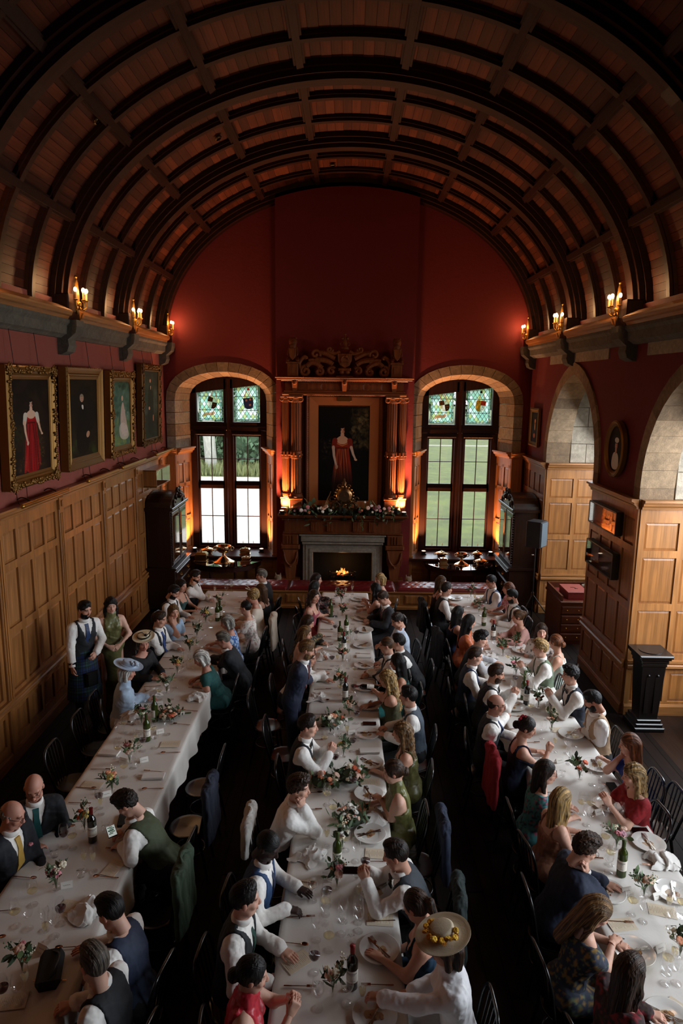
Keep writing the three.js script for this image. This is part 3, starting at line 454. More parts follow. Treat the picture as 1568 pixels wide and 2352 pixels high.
{
  reseed(404); const leafGeo = new THREE.BufferGeometry(); leafGeo.setAttribute('position', new THREE.Float32BufferAttribute([0, 0, 0, 0.5, 0.35, 0.1, 0, 1, 0, -0.5, 0.35, 0.1], 3)); leafGeo.setIndex([0, 1, 2, 0, 2, 3]); leafGeo.computeVertexNormals();
  const leafMat = std({ color: 0xffffff, roughness: 0.8, side: THREE.DoubleSide });
  function crown(parent, name, x, y, z, rx, ry, n, rgb, size = 0.35) {
    const core = new THREE.IcosahedronGeometry(1, 3), p = core.attributes.position; for (let i = 0; i < p.count; i++) { const v = V().fromBufferAttribute(p, i), k = 0.86 + 0.16 * noise3(v.x * 2 + x, v.y * 2, v.z * 2 + z); p.setXYZ(i, v.x * k * rx * 0.9, v.y * k * ry * 0.9, v.z * k * rx * 0.9); } core.computeVertexNormals();
    const c = part('inner_foliage', core.translate(x, y, z), std({ color: new THREE.Color().setRGB(...rgb.map((q) => q * 1.1)), roughness: 0.95 }), parent);
    const im = new THREE.InstancedMesh(leafGeo, leafMat, n), m = new THREE.Matrix4(), q = new THREE.Quaternion(), e = new THREE.Euler(); im.name = name;
    for (let i = 0; i < n; i++) { const d = V(rnd(-1, 1), rnd(-1, 1), rnd(-1, 1)).normalize(), k = rnd(0.8, 1.1); e.set(rnd(6.3), rnd(6.3), rnd(6.3)); const s = size * rnd(0.6, 1.3); m.compose(V(x + d.x * rx * k, y + d.y * ry * k, z + d.z * rx * k), q.setFromEuler(e), V(s, s, s)); im.setMatrixAt(i, m); const t = rnd(1.0, 2.4); im.setColorAt(i, new THREE.Color().setRGB(rgb[0] * t, rgb[1] * t, rgb[2] * t)); } im.userData.kind = 'stuff'; parent.add(im);
  }
  const sh = [[-17.5, 2.4, -46, 3.2, 3.2, [0.05, 0.085, 0.035]], [-12.9, 1.6, -41.5, 2.0, 2.4, [0.07, 0.11, 0.05]], [-9.6, 2.6, -45.5, 2.6, 3.4, [0.045, 0.08, 0.035]], [-6.0, 1.4, -41, 2.0, 2.2, [0.06, 0.10, 0.05]], [-2.6, 2.2, -45.5, 2.6, 3.2, [0.05, 0.085, 0.04]], [-5.5, 6.5, -55, 5.6, 5, [0.05, 0.09, 0.03]], [-18, 6.5, -57, 5.6, 5.5, [0.045, 0.08, 0.03]]];
  const lab = ['dark rounded shrub at the far left of the drive', 'pale low shrub left of the tree trunk beyond the drive', 'dense dark shrub behind the pale tree trunk', 'pale low shrub right of the tree trunk beyond the drive', 'dark shrub at the right end of the drive', 'tall broad tree behind the shrubs on the right', 'tall broad tree behind the shrubs on the left'];
  sh.forEach(([x, y, z, rx, ry, rgb], i) => { const t = thing(i < 5 ? 'shrub' : 'tree', lab[i], i < 5 ? 'shrub' : 'tree', [x, -0.5, z]); crown(t, 'leaves', 0, y + 0.5, 0, rx, ry, 1600, rgb); part('trunk', cyl(0.22, 0.14, Math.max(0.6, y - ry * 0.5 + 0.8), 0, 0, 0, 10), wood('#5b4a3a', 0.9), t); });
  const tr = thing('tree', 'tree with a pale smooth trunk beyond the gravel drive', 'tree', [-7.8, -0.5, -38.6]);
  part('trunk', tube([[0.1, 0, 0], [0.02, 1.2, 0], [-0.05, 2.6, 0], [0.1, 4.2, 0.1], [0.2, 5.4, 0]], 0.34, 20, 12), std({ color: lin('#b9b8ae'), map: stoneTex, roughness: 0.9 }), tr); part('branch', tube([[0, 2.7, 0], [-0.5, 3.6, 0.1], [-0.9, 4.8, 0]], 0.16, 10, 8), std({ color: lin('#aaa99c'), roughness: 0.9 }), tr); crown(tr, 'leaves', 0, 7.4, 0, 3.4, 2.4, 1500, [0.07, 0.12, 0.045]);
  reseed(405); const gr = part('long_grass', new THREE.BufferGeometry(), leafMat, scene); scene.remove(gr);
  const gi = new THREE.InstancedMesh(leafGeo, leafMat, 6000), m = new THREE.Matrix4(), q = new THREE.Quaternion(); gi.name = 'long_grass'; gi.userData = { kind: 'stuff', label: 'long pale grass along the far edge of the drive', category: 'grass' };
  for (let i = 0; i < 6000; i++) { q.setFromEuler(new THREE.Euler(rnd(-0.3, 0.3), rnd(6.3), rnd(-0.3, 0.3))); const h = rnd(0.35, 0.8); m.compose(V(rnd(-22, 0), -0.5, rnd(-40.5, -36.6)), q, V(0.07, h, 0.07)); gi.setMatrixAt(i, m); const t = rnd(0.7, 1.4); gi.setColorAt(i, new THREE.Color().setRGB(0.16 * t, 0.17 * t, 0.06 * t)); } scene.add(gi);
  for (const [i, x] of [[0, 8], [1, 22], [2, 36], [3, -30]]) { const t = thing('tree', ['far tree at the end of the lawn nearest the path', 'far tree in the middle of the lawn edge', 'far tree at the right of the lawn edge', 'far tree beyond the drive at the extreme left'][i], 'tree', [x, -0.5, -98]); crown(t, 'leaves', 0, 6, 0, 8, 6, 900, [0.05, 0.09, 0.035], 0.7); part('trunk', cyl(0.4, 0.3, 3, 0, 0, 0, 8), wood('#4a3b2c', 0.9), t); }
}
// ---------------------------------------------------------------- chimneypiece, overmantel, big portrait
const CX = -0.08, ZM = -14.4;   // centre line and front plane
const MW = wood('#7c4526', 0.45), MW2 = wood('#8c5230', 0.45);
const warmGlow = (k, c = '#ffb36b') => std({ color: 0x000000, emissive: lin(c), emissiveIntensity: k });
function spot(x, y, z, tx, ty, tz, I, ang, rgb, pen = 0.6, rad = 1.5) { const l = new THREE.SpotLight(new THREE.Color().setRGB(...rgb), I, 0, ang, pen, 2); l.name = 'uplight'; l.position.set(x, y, z); l.target.position.set(tx, ty, tz); l.castShadow = true; l.shadow.radius = rad; scene.add(l, l.target); }
function point(x, y, z, I, rgb, rad = 1) { const l = new THREE.PointLight(new THREE.Color().setRGB(...rgb), I, 0, 2); l.name = 'bulb_light'; l.position.set(x, y, z); l.castShadow = true; l.shadow.radius = rad; scene.add(l); }
const AMBER = [1.0, 0.46, 0.22];
{
  const f = thing('fireplace', 'grey marble fireplace with a lit fire in the middle of the end wall', 'fireplace', [CX, 0, ZM]);
  const step = (o, i, t, z0, z1) => extrude([[-o, 0], [-i, 0], [-i, t - (o - i)], [i, t - (o - i)], [i, 0], [o, 0], [o, t], [-o, t]], z1 - z0, 0.008).translate(0, 0, z0);
  part('marble_surround', uvm(merge([step(0.86, 0.64, 1.16, -0.12, 0.04), step(0.72, 0.64, 1.01, 0.03, 0.07), step(0.80, 0.70, 1.10, 0.03, 0.055)])), MT.marble, f);
  part('marble_lintel', uvm(merge([BB(1.80, 0.14, 0.22, 0.012, 0, 1.24, -0.0), BB(1.74, 0.04, 0.26, 0.01, 0, 1.14, 0.0), BB(1.86, 0.03, 0.28, 0.01, 0, 1.315, 0.0)])), MT.marble, f);
  part('firebox', merge([B(1.3, 1.0, 0.04, 0, 0.5, -0.46), B(0.04, 1.0, 0.4, -0.66, 0.5, -0.24), B(0.04, 1.0, 0.4, 0.66, 0.5, -0.24), B(1.3, 0.04, 0.4, 0, 0.99, -0.24), B(1.36, 0.04, 0.6, 0, 0.0, -0.14)]), MT.soot, f);
  const G = []; for (let i = 0; i < 9; i++) G.push(bar([-0.28 + i * 0.07, 0.26, -0.02], [-0.28 + i * 0.07, 0.40, 0.0], 0.008, 5)); for (const y of [0.27, 0.40]) G.push(bar([-0.3, y, -0.01], [0.3, y, -0.01], 0.011, 5)); G.push(B(0.6, 0.02, 0.3, 0, 0.27, -0.16)); for (const x of [-0.28, 0.28]) G.push(bar([x, 0.02, -0.02], [x, 0.46, -0.02], 0.014, 6), bar([x, 0.02, -0.3], [x, 0.28, -0.3], 0.014, 6), ball(0.022, x, 0.48, -0.02)); part('fire_grate', merge(G), MT.black, f);
  reseed(8); for (let i = 0; i < 7; i++) part('log', bar([rnd(-0.26, -0.05), rnd(0.30, 0.40), rnd(-0.26, -0.08)], [rnd(0.05, 0.26), rnd(0.30, 0.42), rnd(-0.26, -0.08)], 0.035, 7, 0.028), std({ color: lin('#1a0f0a'), roughness: 0.95 }), f);
  for (let i = 0; i < 9; i++) { const x = -0.11 + i * 0.027, h = 0.05 + 0.11 * Math.exp(-(((i - 4.3) / 2.2) ** 2)) * rnd(0.7, 1.2); const P = [[0, 0], [0.02, 0.012], [0.026, h * 0.25], [0.016, h * 0.6], [0.004, h * 0.9], [0, h]]; part('flame', lathe(P, 8).scale(1.2, 1, 0.8).rotateZ(rnd(-0.25, 0.25)).translate(x + rnd(-0.015, 0.015), 0.40 + rnd(0.02), -0.14 + rnd(-0.06, 0.06)), warmGlow(i % 3 ? 1.3 : 2.2, i % 2 ? '#ff8a30' : '#ffb860'), f); }
  for (let i = 0; i < 10; i++) part('ember', new THREE.IcosahedronGeometry(rnd(0.018, 0.032), 0).translate(rnd(-0.2, 0.2), rnd(0.37, 0.41), rnd(-0.2, -0.05)), warmGlow(1.3, '#ff6a20'), f);
}
point(CX, 0.62, ZM - 0.1, 0.35, [1, 0.45, 0.15], 5);
{
  const m = thing('mantelpiece', 'dark carved oak mantelpiece around the grey marble fireplace', 'mantelpiece', [CX, 0, ZM]);
  part('frieze', uvm(merge([B(2.5, 0.36, 0.2, 0, 1.52, -0.02), BB(2.56, 0.03, 0.26, 0.008, 0, 1.36, 0), BB(2.6, 0.03, 0.3, 0.008, 0, 1.66, 0)])), MW, m);
  for (const x of [-0.62, -0.28, 0.28, 0.62]) part('triglyph', uvm(merge([B(0.13, 0.2, 0.04, x, 1.51, 0.095), B(0.018, 0.19, 0.05, x - 0.04, 1.51, 0.1), B(0.018, 0.19, 0.05, x, 1.51, 0.1), B(0.018, 0.19, 0.05, x + 0.04, 1.51, 0.1)])), MW2, m);
  part('shelf', uvm(merge([BB(2.76, 0.05, 0.42, 0.012, 0, 1.755, 0.05), BB(2.68, 0.035, 0.36, 0.01, 0, 1.715, 0.03)]), true), MW, m);
  for (const s of [-1, 1]) {
    const x = s * 1.12; part('pedestal', uvm(merge([BB(0.36, 0.3, 0.3, 0.015, x, 0.15, -0.02), BB(0.40, 0.05, 0.34, 0.012, x, 0.32, -0.02)])), MW, m);
    part('tapered_pilaster', uvm(hexa([[x - 0.09, 0.34, -0.1], [x + 0.09, 0.34, -0.1], [x + 0.09, 0.34, 0.1], [x - 0.09, 0.34, 0.1]], [[x - 0.16, 1.0, -0.12], [x + 0.16, 1.0, -0.12], [x + 0.16, 1.0, 0.14], [x - 0.16, 1.0, 0.14]])), MW2, m);
    part('capital', uvm(merge([BB(0.40, 0.1, 0.34, 0.02, x, 1.06, 0.0), BB(0.34, 0.22, 0.28, 0.015, x, 1.22, 0.0), B(0.03, 0.16, 0.3, x - 0.06, 1.22, 0.01), B(0.03, 0.16, 0.3, x, 1.22, 0.01), B(0.03, 0.16, 0.3, x + 0.06, 1.22, 0.01)])), MW, m);
    part('carved_swag', merge([tube([[x - 0.14, 0.95, 0.13], [x - 0.11, 0.78, 0.15], [x - 0.04, 0.68, 0.16], [x, 0.66, 0.16], [x + 0.04, 0.68, 0.16], [x + 0.11, 0.78, 0.15], [x + 0.14, 0.95, 0.13]], 0.022, 20, 6), tube([[x - 0.15, 0.97, 0.12], [x - 0.15, 0.8, 0.12], [x - 0.13, 0.66, 0.1]], 0.018, 10, 6), tube([[x + 0.15, 0.97, 0.12], [x + 0.15, 0.8, 0.12], [x + 0.13, 0.66, 0.1]], 0.018, 10, 6), ball(0.03, x, 0.63, 0.16)]), MW, m);
  }
}
{
  const o = thing('overmantel', 'carved oak overmantel with fluted columns and pierced crest above the mantel', 'overmantel', [CX, 0, ZM]);
  part('back_board', uvm(B(2.5, 2.6, 0.06, 0, 3.06, -0.13)), MW, o);
  for (const s of [-1, 1]) for (const [dx, dz, k] of [[1.0, 0.06, 1], [1.22, -0.03, 0.8]]) {
    const x = s * dx, r = 0.105 * k, fl = [], n = 14; for (let i = 0; i < n * 4; i++) { const a = i / (n * 4) * 2 * PI, q = (i % 4 < 2 ? 1 : 0.88); fl.push([r * q * Math.cos(a), r * q * Math.sin(a)]); }
    part('pedestal', uvm(merge([BB(0.27 * k, 0.3, 0.25 * k, 0.012, x, 1.95, dz), BB(0.30 * k, 0.04, 0.28 * k, 0.01, x, 2.12, dz)])), MW, o);
    part('column_shaft', uvm(extrude(fl, 1.95, 0).rotateX(-PI / 2).translate(x, 2.22, dz)), MW2, o);
    part('column_base', uvm(lathe([[0, 0], [r * 1.35, 0], [r * 1.38, 0.02], [r * 1.2, 0.04], [r * 1.28, 0.06], [r * 1.05, 0.09], [0, 0.09]], 20).translate(x, 2.14, dz)), MW, o);
    part('carved_band', merge([lathe([[r, 0], [r * 1.15, 0.01], [r * 1.12, 0.13], [r * 1.2, 0.15], [r, 0.17]], 18).translate(x, 2.96, dz), ...[...Array(8).keys()].map((i) => ball(0.026 * k, x + r * 1.12 * Math.cos(i * PI / 4), 3.035, dz + r * 1.12 * Math.sin(i * PI / 4), 7))]), MW, o);
    part('capital', merge([BB(0.28 * k, 0.05, 0.26 * k, 0.01, x, 4.25, dz), ...[-1, 1].map((q) => new THREE.TorusGeometry(0.04 * k, 0.022 * k, 6, 14).translate(x + q * 0.1 * k, 4.19, dz + 0.09 * k)), lathe([[r * 0.95, 0], [r * 1.1, 0.02], [r, 0.05], [r * 1.25, 0.1]], 18).translate(x, 4.12, dz)]), MW2, o);
  }
  part('architrave', uvm(merge([BB(2.56, 0.05, 0.34, 0.01, 0, 4.30, 0), BB(2.5, 0.04, 0.3, 0.01, 0, 4.345, 0)]), true), MW2, o);
  part('frieze', uvm(B(2.44, 0.18, 0.24, 0, 4.45, -0.01), true), MW, o);
  for (const x of [-0.62, -0.25, 0.25, 0.62]) { const g = part('frieze_panel', panelOf(0.32, 0.13), MW2, o); g.position.set(x, 4.45, 0.112); }
  const dg = B(0.022, 0.03, 0.03); for (let i = 0; i < 52; i++) part('dentil', dg, MW2, o).position.set(-1.17 + i * 0.0459, 4.555, 0.14);
  part('cornice', uvm(merge([BB(2.66, 0.035, 0.46, 0.01, 0, 4.60, 0.03), BB(2.6, 0.03, 0.38, 0.01, 0, 4.575, 0.01), BB(2.74, 0.03, 0.5, 0.01, 0, 4.63, 0.03), ...[-1, 1].flatMap((s) => [BB(0.52, 0.035, 0.54, 0.01, s * 1.12, 4.60, 0.05), BB(0.58, 0.03, 0.58, 0.01, s * 1.12, 4.632, 0.05)])]), true), MW2, o);
  for (const x of [-1.02, 0, 1.02]) part('lion_mask_bracket', merge([BB(0.13, 0.06, 0.1, 0.012, x, 4.61, 0.22), hexa([[x - 0.04, 4.36, 0.1], [x + 0.04, 4.36, 0.1], [x + 0.04, 4.36, 0.17], [x - 0.04, 4.36, 0.17]], [[x - 0.06, 4.58, 0.1], [x + 0.06, 4.58, 0.1], [x + 0.06, 4.58, 0.24], [x - 0.06, 4.58, 0.24]]), ball(0.05, x, 4.53, 0.24, 10), ball(0.028, x, 4.51, 0.285, 8), ball(0.018, x - 0.04, 4.575, 0.25, 6), ball(0.018, x + 0.04, 4.575, 0.25, 6)]), MW2, o);
  // pierced strapwork crest
  const sp = (cx, cy, r, turns, dir, a0, rad = 0.044) => { const P = []; for (let i = 0; i <= 22; i++) { const t = i / 22, q = r * (1 - 0.82 * t), a = a0 + dir * turns * 2 * PI * t; P.push([cx + q * Math.cos(a), cy + q * Math.sin(a), 0]); } return tube(P, rad * 0.8, 40, 6).scale(1, 1, 1.3).translate(0, 0, 0.1); };
  for (const s of [-1, 1]) {
    const S = (g) => (s < 0 ? g : g.scale(-1, 1, 1)), fix = (g) => (s < 0 ? g : flip(g));
    part('carved_scroll', fix(S(merge([sp(-0.80, 4.76, 0.11, 1.4, 1, PI * 0.5), tube([[-0.90, 4.80, 0.1], [-0.93, 4.92, 0.1], [-0.86, 5.02, 0.1], [-0.80, 5.05, 0.1], [-0.78, 5.0, 0.1]], 0.042, 18, 6)]))), MW2, o);
    part('carved_scroll', fix(S(merge([sp(-0.52, 4.75, 0.09, 1.3, -1, PI * 0.6), tube([[-0.78, 4.86, 0.1], [-0.68, 4.93, 0.1], [-0.56, 4.90, 0.1], [-0.46, 4.82, 0.1]], 0.055, 18, 6), tube([[-0.74, 4.98, 0.1], [-0.62, 4.99, 0.1], [-0.5, 4.93, 0.1]], 0.036, 12, 6)]))), MW2, o);
    part('carved_scroll', fix(S(merge([sp(-0.60, 5.10, 0.10, 1.1, 1, -0.4, 0.04), tube([[-0.52, 5.14, 0.1], [-0.40, 5.12, 0.1], [-0.28, 5.06, 0.1], [-0.20, 5.02, 0.1]], 0.05, 18, 6), tube([[-0.6, 5.0, 0.1], [-0.48, 4.99, 0.1], [-0.34, 4.96, 0.1], [-0.24, 4.9, 0.1]], 0.055, 18, 6)]))), MW2, o);
    part('carved_scroll', fix(S(merge([sp(-0.27, 4.77, 0.085, 1.2, 1, PI * 0.2, 0.04), sp(-0.31, 5.20, 0.065, 1.2, -1, 0, 0.034), tube([[-0.36, 5.17, 0.1], [-0.28, 5.14, 0.1], [-0.18, 5.12, 0.1], [-0.1, 5.16, 0.1]], 0.04, 10, 6)]))), MW2, o);
  }
  part('coat_of_arms', merge([extrude([[-0.15, 0.12], [0.15, 0.12], [0.14, -0.02], [0.10, -0.11], [0, -0.17], [-0.10, -0.11], [-0.14, -0.02]], 0.06, 0.01).translate(0, 5.0, 0.1), new THREE.TorusGeometry(0.07, 0.02, 6, 14, 4.4).translate(0, 5.0, 0.17), BB(0.18, 0.03, 0.03, 0.008, 0, 4.93, 0.17), ball(0.035, 0.03, 5.06, 0.17, 8), BB(0.26, 0.06, 0.06, 0.015, 0, 4.80, 0.12), ball(0.05, -0.06, 4.75, 0.12, 8), ball(0.05, 0.06, 4.75, 0.12, 8), BB(0.34, 0.03, 0.1, 0.01, 0, 4.66, 0.08)]), MW2, o);
  part('finial', merge([lathe([[0, 0], [0.09, 0], [0.07, 0.05], [0.035, 0.08], [0.05, 0.12], [0.03, 0.17], [0.035, 0.2], [0, 0.3]], 12).translate(0, 5.2, 0.1), sp(-0.07, 5.3, 0.045, 1, 1, 0, 0.014), sp(0.07, 5.3, 0.045, 1, -1, PI, 0.014), ball(0.035, -0.05, 5.42, 0.1, 7), ball(0.035, 0.05, 5.42, 0.1, 7), ball(0.03, 0, 5.5, 0.1, 7)]), MW, o);
  for (const s of [-1, 1]) {
    const x = s * 1.06; part('crest_pedestal', uvm(merge([BB(0.22, 0.26, 0.2, 0.012, x, 4.78, 0.08), BB(0.27, 0.04, 0.25, 0.01, x, 4.925, 0.08), B(0.12, 0.13, 0.02, x, 4.78, 0.185)])), MW2, o);
    const F = new Field([-0.2, -0.02, -0.2], [0.2, 0.55, 0.25], 0.011);   // seated lion holding a shield
    F.cap([0, 0.1, -0.06], [0, 0.3, 0.0], 0.085, 0.07, 0.02); F.ell([0, 0.40, 0.02], [0.085, 0.09, 0.08], 0.02); F.ell([0, 0.385, 0.09], [0.04, 0.035, 0.04], 0.015); for (const q of [-1, 1]) { F.ell([q * 0.06, 0.47, 0.01], [0.022, 0.026, 0.015], 0.01); F.cap([q * 0.07, 0.27, 0.02], [q * 0.09, 0.14, 0.11], 0.032, 0.024); F.cap([q * 0.09, 0.06, -0.02], [q * 0.10, 0.03, 0.12], 0.05, 0.03); F.ell([q * 0.1, 0.02, 0.13], [0.035, 0.022, 0.04], 0.01); } F.cap([0, 0.05, -0.12], [0.1, 0.2, -0.15], 0.02, 0.015);
    F.map((px, py, pz, d) => d + (py > 0.3 && d < 0.05 ? 0.006 * noise3(px * 40, py * 40, pz * 40) : 0));
    part('lion', F.mesh().translate(x, 4.945, 0.06), MW, o);
    part('shield', extrude([[-0.075, 0.11], [0.075, 0.11], [0.07, 0.0], [0.045, -0.08], [0, -0.13], [-0.045, -0.08], [-0.07, 0]], 0.03, 0.008).rotateX(-0.15).translate(x, 5.10, 0.2), MW2, o);
  }
}
// paintings: flat canvases with brushed figures
function brush(c, w, h, n, cols, s0, s1, x0 = 0, y0 = 0, x1 = 1, y1 = 1) { for (let i = 0; i < n; i++) { c.fillStyle = pick(cols); c.globalAlpha = rnd(0.08, 0.35); c.beginPath(); c.ellipse(w * rnd(x0, x1), h * rnd(y0, y1), rnd(s0, s1), rnd(s0, s1) * 0.6, rnd(3), 0, 7); c.fill(); } c.globalAlpha = 1; }
function blob(c, col, pts, a = 1) { c.globalAlpha = a; c.fillStyle = col; c.beginPath(); const n = pts.length; c.moveTo((pts[0][0] + pts[n - 1][0]) / 2, (pts[0][1] + pts[n - 1][1]) / 2); for (let i = 0; i < n; i++) { const p = pts[i], q = pts[(i + 1) % n]; c.quadraticCurveTo(p[0], p[1], (p[0] + q[0]) / 2, (p[1] + q[1]) / 2); } c.fill(); c.globalAlpha = 1; }
function el(c, col, x, y, a, b, r = 0) { c.fillStyle = col; c.beginPath(); c.ellipse(x, y, a, b, r, 0, 7); c.fill(); }
function face(c, x, y, s, skin, hair) { el(c, hair, x, y - s * 0.15, s * 0.95, s * 1.15); el(c, skin, x, y + s * 0.1, s * 0.66, s * 0.95); el(c, hair, x - s * 0.1, y - s * 0.75, s * 0.7, s * 0.4); c.fillStyle = '#3a2018'; el(c, '#3a2018', x - s * 0.25, y, s * 0.1, s * 0.07); el(c, '#3a2018', x + s * 0.3, y, s * 0.1, s * 0.07); el(c, '#8c3a30', x + s * 0.03, y + s * 0.6, s * 0.17, s * 0.07); el(c, '#b98068', x + s * 0.06, y + s * 0.25, s * 0.07, s * 0.18); }
function limb(c, col, pts, w0, w1) { c.lineCap = 'round'; c.strokeStyle = col; const n = 24; for (let i = 0; i < n; i++) { const q = (t) => { const k = t * (pts.length - 1), a = Math.min(pts.length - 2, Math.floor(k)), f = k - a; return [lerp(pts[a][0], pts[a + 1][0], f), lerp(pts[a][1], pts[a + 1][1], f)]; }, A = q(i / n), D = q((i + 1) / n); c.lineWidth = lerp(w0, w1, i / n); c.beginPath(); c.moveTo(...A); c.lineTo(...D); c.stroke(); } }
function lady(c, x, y, s, o) {   // standing figure in a high-waisted gown; s = head height
  const P = (a, b) => [x + a * s, y + b * s]; blob(c, o.cloak, [P(-1.3, 1.2), P(-0.4, 0.8), P(0.9, 0.9), P(1.5, 1.7), P(1.7, 4.5), P(1.4, 7.5), P(-1.2, 7.5), P(-1.6, 4)], 0.9);
  blob(c, o.gown, [P(-0.95, 1.15), P(0, 1.25), P(0.95, 1.15), P(0.8, 2.1), P(0.95, 3.2), P(1.25, 5.2), P(1.35, 7.6), P(-1.35, 7.6), P(-1.15, 5.0), P(-0.8, 3.0), P(-0.7, 2.1)]);
  for (let i = 0; i < 26; i++) { const a = rnd(-0.6, 0.6); c.globalAlpha = rnd(0.25, 0.6); limb(c, rnd() < 0.5 ? o.dark : o.light, [P(a, 2.2), P(a * 1.4 + rnd(-0.2, 0.2), 4), P(a * 2.1 + rnd(-0.3, 0.3), 7.4)], s * rnd(0.04, 0.12), s * rnd(0.05, 0.2)); } c.globalAlpha = 1;
  blob(c, o.skin, [P(-0.85, 1.12), P(-0.28, 0.72), P(0, 0.7), P(0.28, 0.72), P(0.85, 1.12), P(0.55, 1.55), P(0, 1.72), P(-0.55, 1.55)]); blob(c, o.skin, [P(-0.2, 0.3), P(0.2, 0.3), P(0.26, 0.9), P(-0.26, 0.9)]); limb(c, o.light, [P(-0.6, 1.6), P(0, 1.85), P(0.6, 1.6)], s * 0.1, s * 0.1); limb(c, o.dark, [P(-0.6, 2.1), P(0.6, 2.1)], s * 0.12, s * 0.12);
  limb(c, o.sleeve, [P(-0.9, 1.25), P(-1.08, 2.1)], s * 0.62, s * 0.5); limb(c, o.arm, [P(-1.08, 2.0), P(-1.0, 3.0), P(-0.72, 4.1)], s * 0.36, s * 0.22); el(c, o.skin, ...P(-0.66, 4.3), s * 0.16, s * 0.24, 0.3); limb(c, o.sleeve, [P(0.9, 1.25), P(1.1, 2.0)], s * 0.6, s * 0.48); limb(c, o.arm, [P(1.1, 2.0), P(1.35, 2.8), P(1.6, 3.3)], s * 0.34, s * 0.2); el(c, o.skin, ...P(1.66, 3.42), s * 0.2, s * 0.13, 0.3);
  el(c, o.hair, ...P(0, -0.08), s * 0.42, s * 0.5); el(c, o.skin, ...P(0.02, 0.06), s * 0.29, s * 0.42); el(c, o.hair, ...P(-0.03, -0.34), s * 0.33, s * 0.2); el(c, o.hair, ...P(-0.27, 0.0), s * 0.1, s * 0.26); el(c, o.hair, ...P(0.3, 0.0), s * 0.09, s * 0.24); c.globalAlpha = 0.35; el(c, '#7a4634', ...P(0.2, 0.12), s * 0.12, s * 0.3); c.globalAlpha = 1; for (const q of [-0.1, 0.14]) { el(c, '#2a1812', ...P(q, 0.03), s * 0.05, s * 0.03); limb(c, '#4a2c1e', [P(q - 0.06, -0.04), P(q + 0.06, -0.05)], s * 0.025, s * 0.025); } el(c, '#b87a60', ...P(0.04, 0.14), s * 0.035, s * 0.08); el(c, '#8c3428', ...P(0.03, 0.29), s * 0.08, s * 0.03);
}
